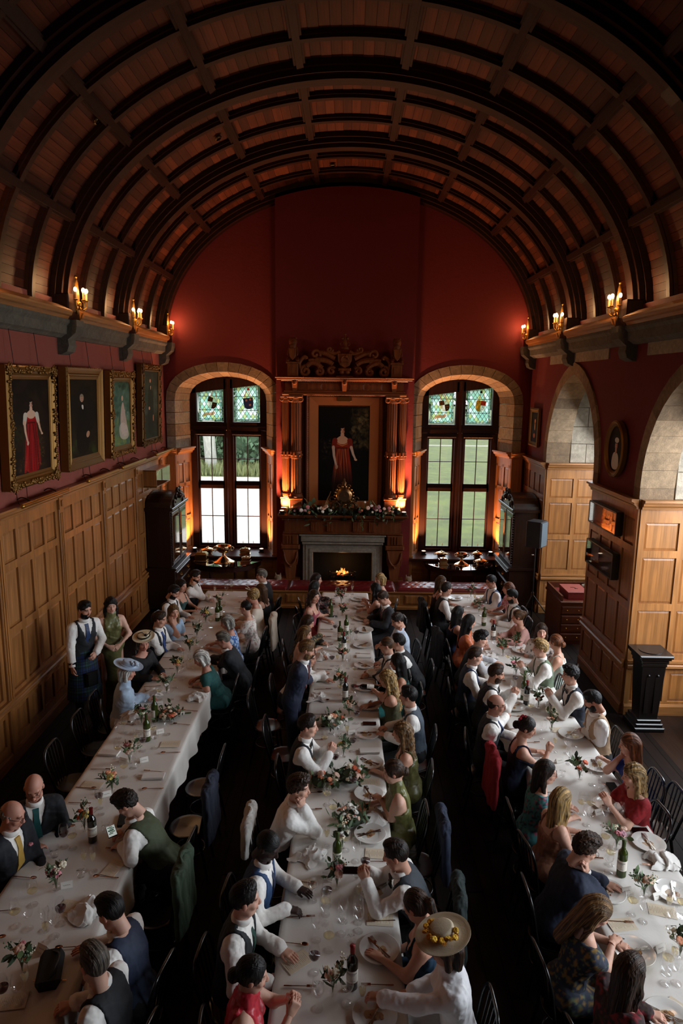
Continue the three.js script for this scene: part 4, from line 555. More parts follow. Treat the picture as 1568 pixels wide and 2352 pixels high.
const paint = {
  main: (c, w, h) => { reseed(51); c.fillStyle = '#0b0907'; c.fillRect(0, 0, w, h); brush(c, w, h, 260, ['#2a2414', '#4a3a1c', '#6e5a30', '#a08a58', '#3a3a22', '#15130c'], 4, 22, 0.64, 0.02, 1, 0.42); brush(c, w, h, 50, ['#3a2414', '#5a4228', '#8a7a60'], 3, 9, 0.05, 0.34, 0.25, 0.55); brush(c, w, h, 60, ['#0a0806', '#120d08'], 10, 40, 0, 0.55, 1, 1); lady(c, w * 0.47, h * 0.235, w * 0.16, { cloak: '#0d0907', gown: '#8a2c18', dark: '#4c120c', light: '#c87a44', skin: '#cf9f80', sleeve: '#7c2416', arm: '#c8a892', hair: '#140b07' }); c.globalAlpha = 0.8; const g = c.createLinearGradient(0, h * 0.58, 0, h * 0.8); g.addColorStop(0, 'rgba(9,7,5,0)'); g.addColorStop(1, 'rgba(9,7,5,1)'); c.fillStyle = g; c.fillRect(0, h * 0.55, w, h * 0.45); c.globalAlpha = 1; },
  red: (c, w, h) => { reseed(52); c.fillStyle = '#17100b'; c.fillRect(0, 0, w, h); brush(c, w, h, 90, ['#2a1c12', '#1c1a10', '#352416'], 16, 50); brush(c, w, h, 30, ['#2c3a1e', '#3a3018'], 8, 22, 0, 0.5, 0.3, 0.7); lady(c, w * 0.48, h * 0.26, w * 0.17, { cloak: '#2c2012', gown: '#8c0d12', dark: '#4a0608', light: '#b01c1c', skin: '#d4ac92', sleeve: '#c8bfae', arm: '#d4ac92', hair: '#120b08' }); brush(c, w, h, 90, ['#7a5a20', '#a07a34', '#3a2a14'], 2, 8, 0.62, 0.48, 0.82, 0.95); brush(c, w, h, 30, ['#8a6838', '#5a3c20'], 4, 12, 0.1, 0.8, 0.36, 0.98); },
  gent: (c, w, h) => { reseed(53); c.fillStyle = '#14100b'; c.fillRect(0, 0, w, h); brush(c, w, h, 60, ['#241a10', '#1c1810', '#2e2416'], 20, 60); brush(c, w, h, 40, ['#2a3a14', '#38441a'], 10, 40, 0, 0.78, 1, 1); blob(c, '#0a0908', [[w * .3, h * .36], [w * .45, h * .32], [w * .62, h * .38], [w * .7, h * .6], [w * .66, h * .98], [w * .2, h * .98], [w * .22, h * .6]]); face(c, w * .42, h * .25, w * .08, '#b98a70', '#8a7a66'); blob(c, '#d8d0c0', [[w * .4, h * .33], [w * .48, h * .33], [w * .47, h * .4], [w * .42, h * .38]]); el(c, '#b08468', w * .62, h * .72, w * .06, h * .045, .5); },
  grove: (c, w, h) => { reseed(54); c.fillStyle = '#4a6a5a'; c.fillRect(0, 0, w, h); brush(c, w, h, 140, ['#2a4a3c', '#5a8070', '#7a9a84', '#33503c'], 12, 40, 0, 0, 1, 0.6); brush(c, w, h, 120, ['#7a8a40', '#9aa858', '#5a6a30', '#8ea070'], 12, 36, 0, 0.6, 1, 1); brush(c, w, h, 60, ['#1c2c1c', '#24402c'], 10, 30, 0, 0, 1, 0.12); blob(c, '#b9aa9c', [[w * .45, h * .42], [w * .56, h * .3], [w * .66, h * .42], [w * .75, h * .6], [w * .9, h * .85], [w * .45, h * .85], [w * .4, h * .6]]); el(c, '#c9a68c', w * .53, h * .27, w * .05, h * .04); blob(c, '#d0c4b8', [[w * .3, h * .7], [w * .5, h * .62], [w * .8, h * .68], [w * .95, h * .9], [w * .4, h * .9]], .8); brush(c, w, h, 40, ['#d8ccc0', '#a89a90'], 4, 14, 0.4, 0.4, 0.85, 0.85); },
  dim: (c, w, h) => { reseed(55); c.fillStyle = '#2c342e'; c.fillRect(0, 0, w, h); brush(c, w, h, 100, ['#3c4a44', '#4a5c54', '#24302a'], 16, 50, 0, 0.1, 1, 0.65); brush(c, w, h, 50, ['#1a1c14', '#2e3418'], 12, 40, 0, 0.65, 1, 1); blob(c, '#20261f', [[w * .35, h * .2], [w * .6, h * .22], [w * .7, h * .5], [w * .66, h * .95], [w * .3, h * .95], [w * .3, h * .5]]); face(c, w * .47, h * .14, w * .06, '#c08a6c', '#4a3020'); blob(c, '#c8b8a8', [[w * .46, h * .22], [w * .52, h * .22], [w * .5, h * .3]]); el(c, '#b89078', w * .4, h * .55, w * .05, h * .025); el(c, '#a88068', w * .66, h * .7, w * .03, h * .05); },
  oval: (c, w, h) => { reseed(56); c.fillStyle = '#1c1410'; c.fillRect(0, 0, w, h); brush(c, w, h, 40, ['#2a2018', '#3a2a1c'], 20, 50); blob(c, '#d8cdbc', [[w * .3, h * .62], [w * .5, h * .55], [w * .72, h * .62], [w * .76, h * .95], [w * .25, h * .95]]); el(c, '#c9987c', w * .52, h * .53, w * .06, h * .08); face(c, w * .52, h * .42, w * .12, '#cf9c80', '#3a2418'); el(c, '#d8cfc0', w * .54, h * .31, w * .14, h * .06); },
  small: (c, w, h) => { reseed(57); c.fillStyle = '#120d0a'; c.fillRect(0, 0, w, h); brush(c, w, h, 30, ['#2a1c12', '#1c1610'], 10, 40); el(c, '#a8745c', w * .5, h * .3, w * .09, h * .07); blob(c, '#b89a80', [[w * .46, h * .36], [w * .55, h * .36], [w * .56, h * .6], [w * .46, h * .6]]); el(c, '#9a5a3a', w * .45, h * .78, w * .14, h * .08); },
};
const canvasMat = (k, w = 256, h = 448) => phys({ map: canvas(w, h, paint[k]), roughness: 0.6, specularIntensity: 0.25 });
function flatPic(w, h) { return new THREE.PlaneGeometry(w, h); }
// rectangular frame by four mitred sweeps; prof: [distance in from the outer edge, height]
function rectFrame(w, h, prof) {
  const c = [[-w / 2, -h / 2], [w / 2, -h / 2], [w / 2, h / 2], [-w / 2, h / 2]], out = [];
  for (let k = 0; k < 4; k++) { const a = c[k], b = c[(k + 1) % 4], f = (p) => ({ o: V(p[0], p[1], 0), u: V(-Math.sign(p[0]), -Math.sign(p[1]), 0), v: V(0, 0, 1) }); out.push(flip(sweep(prof, [f(a), f(b)], false, false))); } return merge(out);
}
{
  const p = thing('portrait_painting', 'large portrait of a lady in a coral gown over the mantel', 'painting', [CX, 3.06, ZM - 0.08]);
  part('canvas', flatPic(1.08, 2.02).translate(0, -0.03, 0.02), canvasMat('main'), p);
  part('gilt_mount', uvm(rectFrame(1.46, 2.40, [[0, 0], [0, 0.05], [0.19, 0.03], [0.19, 0]])), std({ color: lin('#b06a38'), roughness: 0.55, metalness: 0.35 }), p);
  part('outer_moulding', uvm(rectFrame(1.62, 2.52, [[0, 0], [0, 0.06], [0.03, 0.09], [0.06, 0.06], [0.085, 0.055], [0.085, 0]])), MW2, p);
  const bg = ball(0.012, 0, 0, 0, 6); for (let i = 0; i < 56; i++) for (const s of [-1, 1]) part('bead', bg, MT.goldDark, p).position.set(s * 0.752, -1.21 + i * 0.044, 0.062); for (let i = 0; i < 34; i++) part('bead', bg, MT.goldDark, p).position.set(-0.73 + i * 0.044, 1.205, 0.062);
  part('name_plaque', extrude([[-0.16, -0.03], [-0.13, -0.045], [0.13, -0.045], [0.16, -0.03], [0.16, 0.03], [0.13, 0.045], [-0.13, 0.045], [-0.16, 0.03]], 0.02, 0.004).translate(0, 1.14, 0.06), MT.goldDark, p);
}
// left-wall portraits: z range near..far, y range
function portrait(z0, z1, y0, y1, key, label, style) {
  const w = z0 - z1, h = y1 - y0, t = thing('portrait_painting', label, 'painting', [XL + 0.03, (y0 + y1) / 2, (z0 + z1) / 2], PI / 2); t.rotation.order = 'YXZ'; t.rotation.x = 0.03;
  const fw = style === 3 ? 0.13 : style === 1 ? 0.17 : 0.16;
  part('backing', B(w - 0.04, h - 0.04, 0.08, 0, 0, 0.04), MT.walnut, t); part('canvas', flatPic(w - 2 * fw + 0.02, h - 2 * fw + 0.02).translate(0, 0, 0.085), canvasMat(key), t);
  part('frame_moulding', uvm(rectFrame(w, h, style === 1 ? [[0, 0], [0, 0.11], [0.015, 0.135], [0.03, 0.125], [0.05, 0.115], [0.085, 0.10], [0.10, 0.11], [0.12, 0.10], [0.13, 0.105], [fw, 0.09], [fw, 0]] : [[0, 0], [0, 0.10], [0.02, 0.12], [0.06, 0.125], [0.09, 0.10], [0.115, 0.105], [0.13, 0.095], [fw, 0.088], [fw, 0]])), style === 3 ? MT.goldDark : MT.gold, t);
  const O = []; reseed(600 + style * 7); const n = style === 1 ? 90 : 200;
  for (let i = 0; i < n; i++) { const per = 2 * (w + h), q = i / n * per; let x, y; const m = style === 1 ? 0.012 : 0.045 + rnd(-0.035, 0.035); if (q < w) { x = -w / 2 + q; y = -h / 2 + m; } else if (q < w + h) { x = w / 2 - m; y = -h / 2 + q - w; } else if (q < 2 * w + h) { x = w / 2 - (q - w - h); y = h / 2 - m; } else { x = -w / 2 + m; y = h / 2 - (q - 2 * w - h); } const g = new THREE.IcosahedronGeometry(style === 1 ? 0.012 : rnd(0.014, 0.028), 1).scale(1, rnd(0.5, 1.2), 0.7).rotateZ(rnd(6)).translate(x, y, 0.125); O.push(g); }
  if (style !== 1) for (const sx of [-1, 1]) for (const sy of [-1, 0, 1]) for (let k = 0; k < (style === 2 || sy ? 8 : 3); k++) { const a = k / 8 * 2 * PI; O.push(new THREE.TorusGeometry(rnd(0.02, 0.035), 0.01, 5, 10, 4).rotateZ(a).translate(sx * (w / 2 - 0.05) + 0.045 * Math.cos(a), sy * (h / 2 - 0.05) + 0.045 * Math.sin(a), 0.13)); }
  part('gilt_ornament', merge(O), style === 3 ? MT.goldDark : MT.gold, t);
  if (style === 2) part('arched_slip', extrude([[-w / 2 + fw - 0.01, -h / 2 + fw - 0.01], [w / 2 - fw + 0.01, -h / 2 + fw - 0.01], [w / 2 - fw + 0.01, h / 2 - fw + 0.01], [-w / 2 + fw - 0.01, h / 2 - fw + 0.01]], 0.01, 0, 8, [(() => { const s = new THREE.Path(), a = w / 2 - fw - 0.015, b = h / 2 - fw - 0.015, r = 0.14; s.moveTo(-a, -b); s.lineTo(-a, b - r); s.quadraticCurveTo(-a, b, -a + r, b); s.lineTo(a - r, b); s.quadraticCurveTo(a, b, a, b - r); s.lineTo(a, -b); s.closePath(); return s; })()]).translate(0, 0, 0.085), MT.gold, t);
  // hanging wires up to the rod
  const top = 5.1 - (y0 + y1) / 2; for (const x of [-w * 0.25, w * 0.25]) part('hanging_wire', bar([x, h / 2 - 0.02, 0.05], [x, top, 0.0], 0.004, 4), MT.black, t);
  return t;
}
portrait(-7.72, -9.0, 3.24, 4.68, 'red', 'portrait of a lady in a red gown, nearest on the left wall', 0);
portrait(-9.36, -10.72, 3.26, 4.70, 'gent', 'portrait of a gentleman in black in a smooth gilt frame, second along the left wall', 1);
portrait(-11.12, -12.32, 3.26, 4.68, 'grove', 'pale green portrait of a seated lady in white, third along the left wall', 2);
portrait(-12.84, -14.1, 3.30, 4.84, 'dim', 'dark portrait of a standing man, farthest along the left wall', 3);
{
  const r = thing('picture_rail', 'thin brass picture rod below the stone cornice on the left wall', 'picture rail', [XL, 5.1, 0]); part('rod', bar([0.05, 0, -4], [0.05, 0, -14.8], 0.012, 8), MT.brass, r); for (let z = -4.3; z > -14.8; z -= 0.62) part('hook', merge([ball(0.022, 0.05, 0, z, 8), bar([0, 0.01, z], [0.05, 0, z], 0.008, 5)]), MT.bronze, r);
  const lb = ['nearest', 'second', 'third', 'farthest']; [[-7.75, 3.06], [-9.8, 3.07], [-11.35, 3.08], [-13.4, 3.09]].forEach(([z, y], i) => {
    const t = thing('picture_light', 'unlit brass tube picture light on the dado, ' + lb[i] + ' of four on the left wall', 'picture light', [XL + 0.14, y, z]);
    part('tube_shade', merge([bar([0.05, 0.0, -0.05], [0.05, 0.0, -1.35], 0.028, 12), ball(0.03, 0.05, 0, -0.05, 10), ball(0.03, 0.05, 0, -1.35, 10)]), MT.brass, t); for (const q of [-0.3, -1.05]) part('bracket', tube([[-0.13, 0.03, q], [-0.08, 0.06, q], [0, 0.04, q], [0.04, 0, q]], 0.008, 8, 5), MT.bronze, t);
    part('cable', tube([[-0.1, 0.22, -0.28], [-0.06, 0.1, -0.16], [0.0, 0.02, -0.08], [0.04, 0, -0.05]], 0.004, 10, 4), MT.black, t); part('cable', tube([[-0.1, 0.22, -0.5], [-0.06, 0.1, -0.42], [0.0, 0.03, -0.3], [0.04, 0, -0.2]], 0.004, 10, 4), MT.black, t);
  });
}
{ // right wall: oval portrait, small portrait, two glazed wall cases
  const o = thing('oval_portrait', 'oval gilt portrait of a person in white on the right pier', 'painting', [XR - 0.03, 3.64, -9.82], -PI / 2);
  const E = (a, b, n = 40) => [...Array(n).keys()].map((i) => [a * Math.cos(i / n * 2 * PI), b * Math.sin(i / n * 2 * PI)]);
  const cg = new THREE.ShapeGeometry(new THREE.Shape(E(0.27, 0.33).map((p) => new THREE.Vector2(...p)))); { const u = cg.attributes.uv, p = cg.attributes.position; for (let i = 0; i < u.count; i++) u.setXY(i, p.getX(i) / 0.54 + 0.5, p.getY(i) / 0.66 + 0.5); }
  part('canvas', cg.translate(0, 0, 0.03), canvasMat('oval', 256, 320), o);
  const fr = []; for (let i = 0; i < 48; i++) { const a = i / 48 * 2 * PI; fr.push({ o: V(0.345 * Math.cos(a), 0.405 * Math.sin(a), 0), u: V(-Math.cos(a), -Math.sin(a), 0), v: V(0, 0, 1) }); } part('frame_moulding', flip(sweep([[0, 0], [0, 0.06], [0.02, 0.075], [0.045, 0.06], [0.06, 0.065], [0.085, 0.04], [0.085, 0]], fr, true)), MT.gold, o);
  const s = thing('small_portrait', 'small dark narrow portrait near the far right corner', 'painting', [XR - 0.02, 3.68, -14.22], -PI / 2); part('canvas', flatPic(0.5, 0.62).translate(0, 0, 0.02), canvasMat('small', 128, 192), s); part('frame_moulding', uvm(rectFrame(0.66, 0.78, [[0, 0], [0, 0.05], [0.03, 0.06], [0.05, 0.04], [0.09, 0.03], [0.09, 0]])), MT.gold, s);
  const glassDark = phys({ color: 0xffffff, roughness: 0.03, transmission: 1, thickness: 0, ior: 1.5 });
  for (const [y, h, lab, red] of [[2.62, 0.32, 'upper dark glazed display case on the right pier', 1], [2.0, 0.36, 'lower dark glazed display case on the right pier', 0]]) {
    const c = thing('wall_display_case', lab, 'display case', [XR - 0.04, y, -9.93], -PI / 2); part('case_box', merge([B(1.06, h, 0.02, 0, 0, 0.01), B(1.06, 0.02, 0.1, 0, h / 2, 0.05), B(1.06, 0.02, 0.1, 0, -h / 2, 0.05), B(0.02, h, 0.1, -0.53, 0, 0.05), B(0.02, h, 0.1, 0.53, 0, 0.05)]), MT.black, c); part('glass_front', B(1.02, h - 0.03, 0.004, 0, 0, 0.095), glassDark, c);
    if (red) part('red_ribbon', tube([[-0.1, -0.1, 0.05], [0.0, 0.05, 0.06], [0.12, -0.08, 0.05], [0.22, 0.06, 0.06]], 0.025, 20, 6), std({ color: lin('#a01c14'), roughness: 0.5 }), c); else part('medal', ball(0.025, -0.05, 0.06, 0.05, 10), MT.silver, c);
    part('document', B(0.3, h * 0.7, 0.006, -0.32, 0, 0.03), std({ color: lin('#6d6a66'), roughness: 0.7 }), c);
  }
  const k = thing('wall_display_case', 'small glazed wooden case high on the left wall by the corner', 'display case', [XL + 0.02, 2.66, -13.55], PI / 2); part('case_box', uvm(merge([B(1.0, 0.32, 0.02, 0, 0, 0.03), B(1.02, 0.02, 0.26, 0, 0.16, 0.14), B(1.02, 0.02, 0.26, 0, -0.16, 0.14), B(0.02, 0.32, 0.26, -0.5, 0, 0.14), B(0.02, 0.32, 0.26, 0.5, 0, 0.14)])), MT.oakDark2, k); part('glass_front', B(0.98, 0.3, 0.004, 0, 0, 0.27), MT.glass, k); part('model', bar([-0.3, -0.1, 0.12], [0.1, 0.1, 0.16], 0.012, 6), MT.silver, k);
}
// sconces on the feet of the ribs
const bulbMat = std({ color: 0x000000, emissive: lin('#ffd9a0'), emissiveIntensity: 12 });
function sconce(x, y, z, s, label, arms = 4) {
  const t = thing('wall_sconce', label, 'sconce', [x, y, z]); t.rotation.y = s > 0 ? PI / 2 : -PI / 2;   // local +z out into the hall
  part('back_plate', merge([extrude([[-0.05, -0.16], [0, -0.22], [0.05, -0.16], [0.07, 0.05], [0.04, 0.2], [0, 0.27], [-0.04, 0.2], [-0.07, 0.05]], 0.02, 0.005), ball(0.04, 0, -0.08, 0.03, 10), ball(0.02, 0, 0.28, 0.01, 8)]), MT.brass, t);
  const pos = arms === 4 ? [[-0.15, 0.05], [-0.055, 0.12], [0.055, 0.12], [0.15, 0.05]] : [[-0.075, 0.10], [0.075, 0.10]];
  for (const [ax, az] of pos) {
    part('arm', merge([tube([[0, -0.08, 0.03], [ax * 0.4, -0.15, az * 0.6], [ax * 0.85, -0.12, az * 0.95], [ax, -0.04, az]], 0.009, 16, 6), lathe([[0, 0], [0.012, 0.0], [0.034, 0.014], [0.03, 0.02], [0.008, 0.022]], 12).translate(ax, -0.045, az)]), MT.brass, t);
    part('candle_tube', cyl(0.014, 0.014, 0.1, ax, -0.03, az, 10), std({ color: lin('#b98f58'), roughness: 0.5 }), t);
    const b = part('bulb', ball(0.024, ax, 0.10, az, 12, 1.35), bulbMat, t); t.updateMatrixWorld(true); const w = V(ax, 0.10, az).applyMatrix4(t.matrixWorld); point(w.x, w.y, w.z, arms === 4 ? 0.55 : 0.5, [1.0, 0.52, 0.22], 1.2);
  }
}
sconce(XL + 0.22, 5.62, -9.72, 1, 'four-light brass candle sconce on the nearer left rib'); sconce(XL + 0.22, 5.62, -12.25, 1, 'four-light brass candle sconce on the farther left rib');
sconce(XR - 0.22, 5.62, -9.72, -1, 'four-light brass candle sconce on the nearer right rib'); sconce(XR - 0.22, 5.62, -12.25, -1, 'four-light brass candle sconce on the farther right rib');
sconce(XL + 0.2, 5.62, -14.6, 1, 'two-light candle sconce in the far left corner', 2); sconce(XR - 0.2, 5.62, -14.6, -1, 'two-light candle sconce in the far right corner', 2);
sconce(XL + 0.22, 5.62, -7.1, 1, 'four-light brass candle sconce left of the frame edge', 4); sconce(XR - 0.22, 5.62, -7.1, -1, 'four-light brass candle sconce right of the frame edge', 4);
// battery uplighters: small black cans with a glowing lens
function uplighter(x, y, z, tx, ty, tz, label, I = 44, ang = 0.95) {
  const t = thing('uplighter', label, 'uplight', [x, y, z]); part('housing', merge([cyl(0.05, 0.055, 0.06, 0, 0.02, 0, 14), B(0.12, 0.02, 0.1, 0, 0.01, 0)]), MT.black, t); part('lens', cyl(0.042, 0.042, 0.006, 0, 0.08, 0, 14), std({ color: 0x000000, emissive: lin('#ffe0c0'), emissiveIntensity: 2.5 }), t);
  spot(x, y + 0.1, z, tx, ty, tz, I, ang, AMBER, 0.8, 2);
}
WINX.forEach((c, i) => { for (const s of [-1, 1]) uplighter(c + s * 0.76, 0.72, ZB - 0.22, c + s * 1.0, 4, ZB - 0.2, ['left', 'right'][(s + 1) / 2] + ' uplighter on the sill of the ' + ['left', 'right'][i] + ' window'); });
for (const s of [-1, 1]) {
  uplighter(CX + s * 1.29, 1.785, ZM + 0.21, CX + s * 0.45, 4.2, ZM - 0.1, 'uplighter on the ' + (s < 0 ? 'left' : 'right') + ' end of the mantel shelf', 64, 1.1);
  uplighter(CX + s * 1.42, 0.0, ZM + 0.22, CX + s * 1.46, 4, ZM - 0.2, 'uplighter on the floor at the ' + (s < 0 ? 'left' : 'right') + ' side of the hearth', 14, 0.6);
}
// ---------------------------------------------------------------- furniture at the far end
function cabinet(x, z, s, label) {   // s = direction its front faces along x
  const t = thing('display_cabinet', label, 'cabinet', [x, 0, z], s > 0 ? PI / 2 : -PI / 2), W = 1.26, D = 0.56;   // local: x width, z front
  part('base', uvm(merge([BB(W, 0.74, D, 0.02, 0, 0.46, D / 2), BB(W + 0.06, 0.05, D + 0.05, 0.012, 0, 0.86, D / 2), BB(W + 0.04, 0.1, D + 0.03, 0.012, 0, 0.1, D / 2)])), MT.walnut, t);
  for (const q of [-1, 1]) part('ball_foot', ball(0.06, q * (W / 2 - 0.07), 0.055, D - 0.06, 10, 0.9), MT.walnut, t);
  for (const y of [0.28, 0.48, 0.70]) { const d = part('drawer', uvm(BB(W - 0.14, 0.17, 0.04, 0.012, 0, y, D)), MT.walnut, t); for (const q of [-0.3, 0.3]) part('drawer_pull', tube([[q - 0.05, y + 0.01, D + 0.02], [q - 0.03, y - 0.03, D + 0.04], [q + 0.03, y - 0.03, D + 0.04], [q + 0.05, y + 0.01, D + 0.02]], 0.006, 10, 5), MT.brass, d); }
  part('upper_case', uvm(merge([BB(W - 0.06, 1.16, D - 0.08, 0.012, 0, 1.47, D / 2 - 0.03), BB(W + 0.04, 0.06, D + 0.02, 0.012, 0, 2.06, D / 2 - 0.02)])), MT.walnut, t);
  for (const q of [-1, 1]) { const d = part('door', uvm(BB(W / 2 - 0.09, 1.06, 0.03, 0.01, q * (W / 4 - 0.02), 1.46, D - 0.06)), MT.mahog, t); part('door_panel', panelOf(W / 2 - 0.2, 0.92).clone().translate(q * (W / 4 - 0.02), 1.46, D - 0.043), phys({ color: lin('#3a2412'), roughness: 0.08, clearcoat: 1, clearcoatRoughness: 0.04 }), d); part('escutcheon', ball(0.014, q * 0.03, 1.46, D - 0.035, 8), MT.brass, d); }
  const hood = []; for (let i = 0; i <= 14; i++) { const a = PI * i / 14; hood.push([(W / 2 - 0.03) * Math.cos(a), 0.26 * Math.sin(a)]); } part('arched_hood', uvm(extrude(hood, D - 0.06, 0.006).translate(0, 2.08, 0)), MT.walnut, t);
  const C = [extrude([[-0.5, 0], [0.5, 0], [0.42, 0.1], [0.25, 0.16], [0.18, 0.26], [0.08, 0.3], [0, 0.36], [-0.08, 0.3], [-0.18, 0.26], [-0.25, 0.16], [-0.42, 0.1]], 0.05, 0.01).translate(0, 2.06, D - 0.1)]; for (const q of [-1, 1]) for (const [a, b, r] of [[0.36, 0.08, 0.07], [0.18, 0.2, 0.055], [0.08, 0.32, 0.04]]) C.push(new THREE.TorusGeometry(r, 0.02, 6, 16, 5).translate(q * a, 2.06 + b, D - 0.04)); C.push(ball(0.07, 0, 2.26, D - 0.03, 10)); part('carved_crest', merge(C), MT.walnut, t);
  for (const q of [-1, 1]) part('carved_stile', merge([...Array(22).keys()].map((i) => ball(0.016, q * (W / 2 - 0.045), 0.94 + i * 0.05, D - 0.06, 5))), MT.walnut, t);
  return t;
}
cabinet(XL + 0.04, -13.66, 1, 'tall dark carved cabinet with arched top against the left wall'); cabinet(XR - 0.05, -14.05, -1, 'tall dark carved cabinet in the far right corner');
// half-round side tables below the windows
const polish = phys({ color: lin('#1a0b07'), roughness: 0.06, clearcoat: 1, clearcoatRoughness: 0.02 });
function sideTable(cx, label) {
  const t = thing('side_table', label, 'table', [cx, 0, ZB + 0.06]), P = []; for (let i = 0; i <= 28; i++) { const a = PI * i / 28; P.push([0.79 * Math.cos(a), -0.82 * Math.sin(a)]); }
  part('table_top', extrude(P, 0.035, 0.008).rotateX(-PI / 2).translate(0, 0.625, 0), polish, t); const Q = P.map(([a, b]) => [a * 0.93, b * 0.93]); part('apron', uvm(extrude(Q, 0.11, 0).rotateX(-PI / 2).translate(0, 0.515, 0)), MT.mahog, t);
  for (const a of [0.12, 0.38, 0.62, 0.88]) part('leg', uvm(merge([cyl(0.022, 0.034, 0.5, 0.72 * Math.cos(a * PI), 0.02, 0.74 * Math.sin(a * PI), 10), ball(0.03, 0.72 * Math.cos(a * PI), 0.03, 0.74 * Math.sin(a * PI), 8)])), MT.mahog, t);
}
sideTable(WINX[0] + 0.05, 'half-round polished side table under the left window'); sideTable(WINX[1] - 0.02, 'half-round polished side table under the right window');
function dish(name, x, y, z, w, d, h, mat, label, turn = 0, kind = 0) {
  const t = thing(name, label, 'silverware', [x, y, z], turn, 'silver on the side tables');
  const L = (pts) => lathe(pts, 20).scale(w, 1, d);
  if (kind === 0) { part('bowl', L([[0, 0], [0.62, 0], [0.62, h * 0.06], [0.5, h * 0.1], [0.8, h * 0.35], [1, h * 0.52], [1, h * 0.58], [0.9, h * 0.58]]), mat, t); part('lid', merge([L([[0.96, h * 0.58], [0.9, h * 0.66], [0.5, h * 0.8], [0.2, h * 0.86], [0, h * 0.87]]), lathe([[0, h * 0.86], [0.02, h * 0.86], [0.012, h * 0.92], [0.024, h * 0.96], [0, h]], 10)]), mat, t); for (const s of [-1, 1]) part('handle', new THREE.TorusGeometry(h * 0.14, 0.008, 6, 14).rotateY(0).translate(s * w * 1.06, h * 0.42, 0), mat, t); for (const [a, b] of [[1, 1], [1, -1], [-1, 1], [-1, -1]]) part('foot', ball(0.014, a * w * 0.55, 0.012, b * d * 0.55, 7), mat, t); }
  else if (kind === 1) { part('casket', merge([BB(2 * w, h * 0.6, 2 * d, 0.012, 0, h * 0.34, 0), BB(2.2 * w, h * 0.08, 2.2 * d, 0.01, 0, h * 0.04, 0), BB(2.1 * w, h * 0.06, 2.1 * d, 0.008, 0, h * 0.62, 0)]), mat, t); part('lid', hexa([[-w, h * 0.65, -d], [w, h * 0.65, -d], [w, h * 0.65, d], [-w, h * 0.65, d]], [[-w * 0.7, h * 0.82, -d * 0.6], [w * 0.7, h * 0.82, -d * 0.6], [w * 0.7, h * 0.82, d * 0.6], [-w * 0.7, h * 0.82, d * 0.6]]), mat, t); part('knob', lathe([[0, 0], [0.018, 0], [0.01, h * 0.06], [0.022, h * 0.12], [0, h * 0.2]], 10).translate(0, h * 0.8, 0), mat, t); }
  else { part('foot', lathe([[0, 0], [w * 1.15, 0], [w * 1.18, 0.012], [w * 0.9, 0.03], [w * 0.35, h * 0.28], [w * 0.16, h * 0.4], [w * 0.22, h * 0.46], [w * 0.14, h * 0.52]], 28), mat, t); part('bowl', lathe([[w * 0.14, h * 0.52], [w * 0.5, h * 0.6], [w * 0.82, h * 0.74], [w * 0.86, h * 0.88], [w * 0.78, h * 0.95], [w * 0.84, h], [w * 0.76, h * 0.99], [w * 0.7, h * 0.9], [w * 0.4, h * 0.7], [0, h * 0.64]], 28), mat, t); for (const s of [-1, 1]) part('handle', new THREE.TorusGeometry(h * 0.12, 0.01, 6, 14).translate(s * w * 0.9, h * 0.82, 0), mat, t); }
}
const warmSilver = std({ color: lin('#c7ad86'), roughness: 0.16, metalness: 1 });
dish('silver_tureen', WINX[0] - 0.42, 0.72, ZB - 0.02, 0.15, 0.1, 0.17, warmSilver, 'silver tureen on the left window sill, left of the mullion', 0, 0); dish('silver_casket', WINX[0] + 0.42, 0.72, ZB - 0.02, 0.11, 0.08, 0.17, warmSilver, 'silver casket on the left window sill, right of the mullion', 0, 1);
dish('silver_casket', WINX[0] - 0.48, 0.66, ZB + 0.38, 0.13, 0.1, 0.24, std({ color: lin('#a98a52'), roughness: 0.22, metalness: 1 }), 'gilt casket with tall finial at the left of the left side table', 0, 1); dish('silver_rose_bowl', WINX[0] + 0.02, 0.66, ZB + 0.44, 0.2, 0.2, 0.36, warmSilver, 'footed silver rose bowl in the middle of the left side table', 0, 2); dish('silver_box', WINX[0] + 0.5, 0.66, ZB + 0.38, 0.09, 0.07, 0.13, warmSilver, 'small silver box at the right of the left side table', 0, 1);
dish('silver_tureen', WINX[1] - 0.38, 0.72, ZB - 0.02, 0.14, 0.1, 0.15, warmSilver, 'silver tureen on the right window sill, left of the mullion', 0, 0); dish('silver_tureen', WINX[1] + 0.42, 0.72, ZB - 0.02, 0.11, 0.09, 0.16, warmSilver, 'silver tureen on the right window sill, right of the mullion', 0, 0);
dish('silver_tea_caddy', WINX[1] - 0.40, 0.66, ZB + 0.40, 0.09, 0.08, 0.17, warmSilver, 'silver caddy at the left of the right side table', 0, 1); dish('silver_rose_bowl', WINX[1] - 0.0, 0.66, ZB + 0.42, 0.14, 0.14, 0.26, warmSilver, 'footed silver bowl in the middle of the right side table', 0, 2); dish('silver_tureen', WINX[1] + 0.42, 0.66, ZB + 0.42, 0.13, 0.1, 0.16, warmSilver, 'oval silver tureen at the right of the right side table', 0, 0);
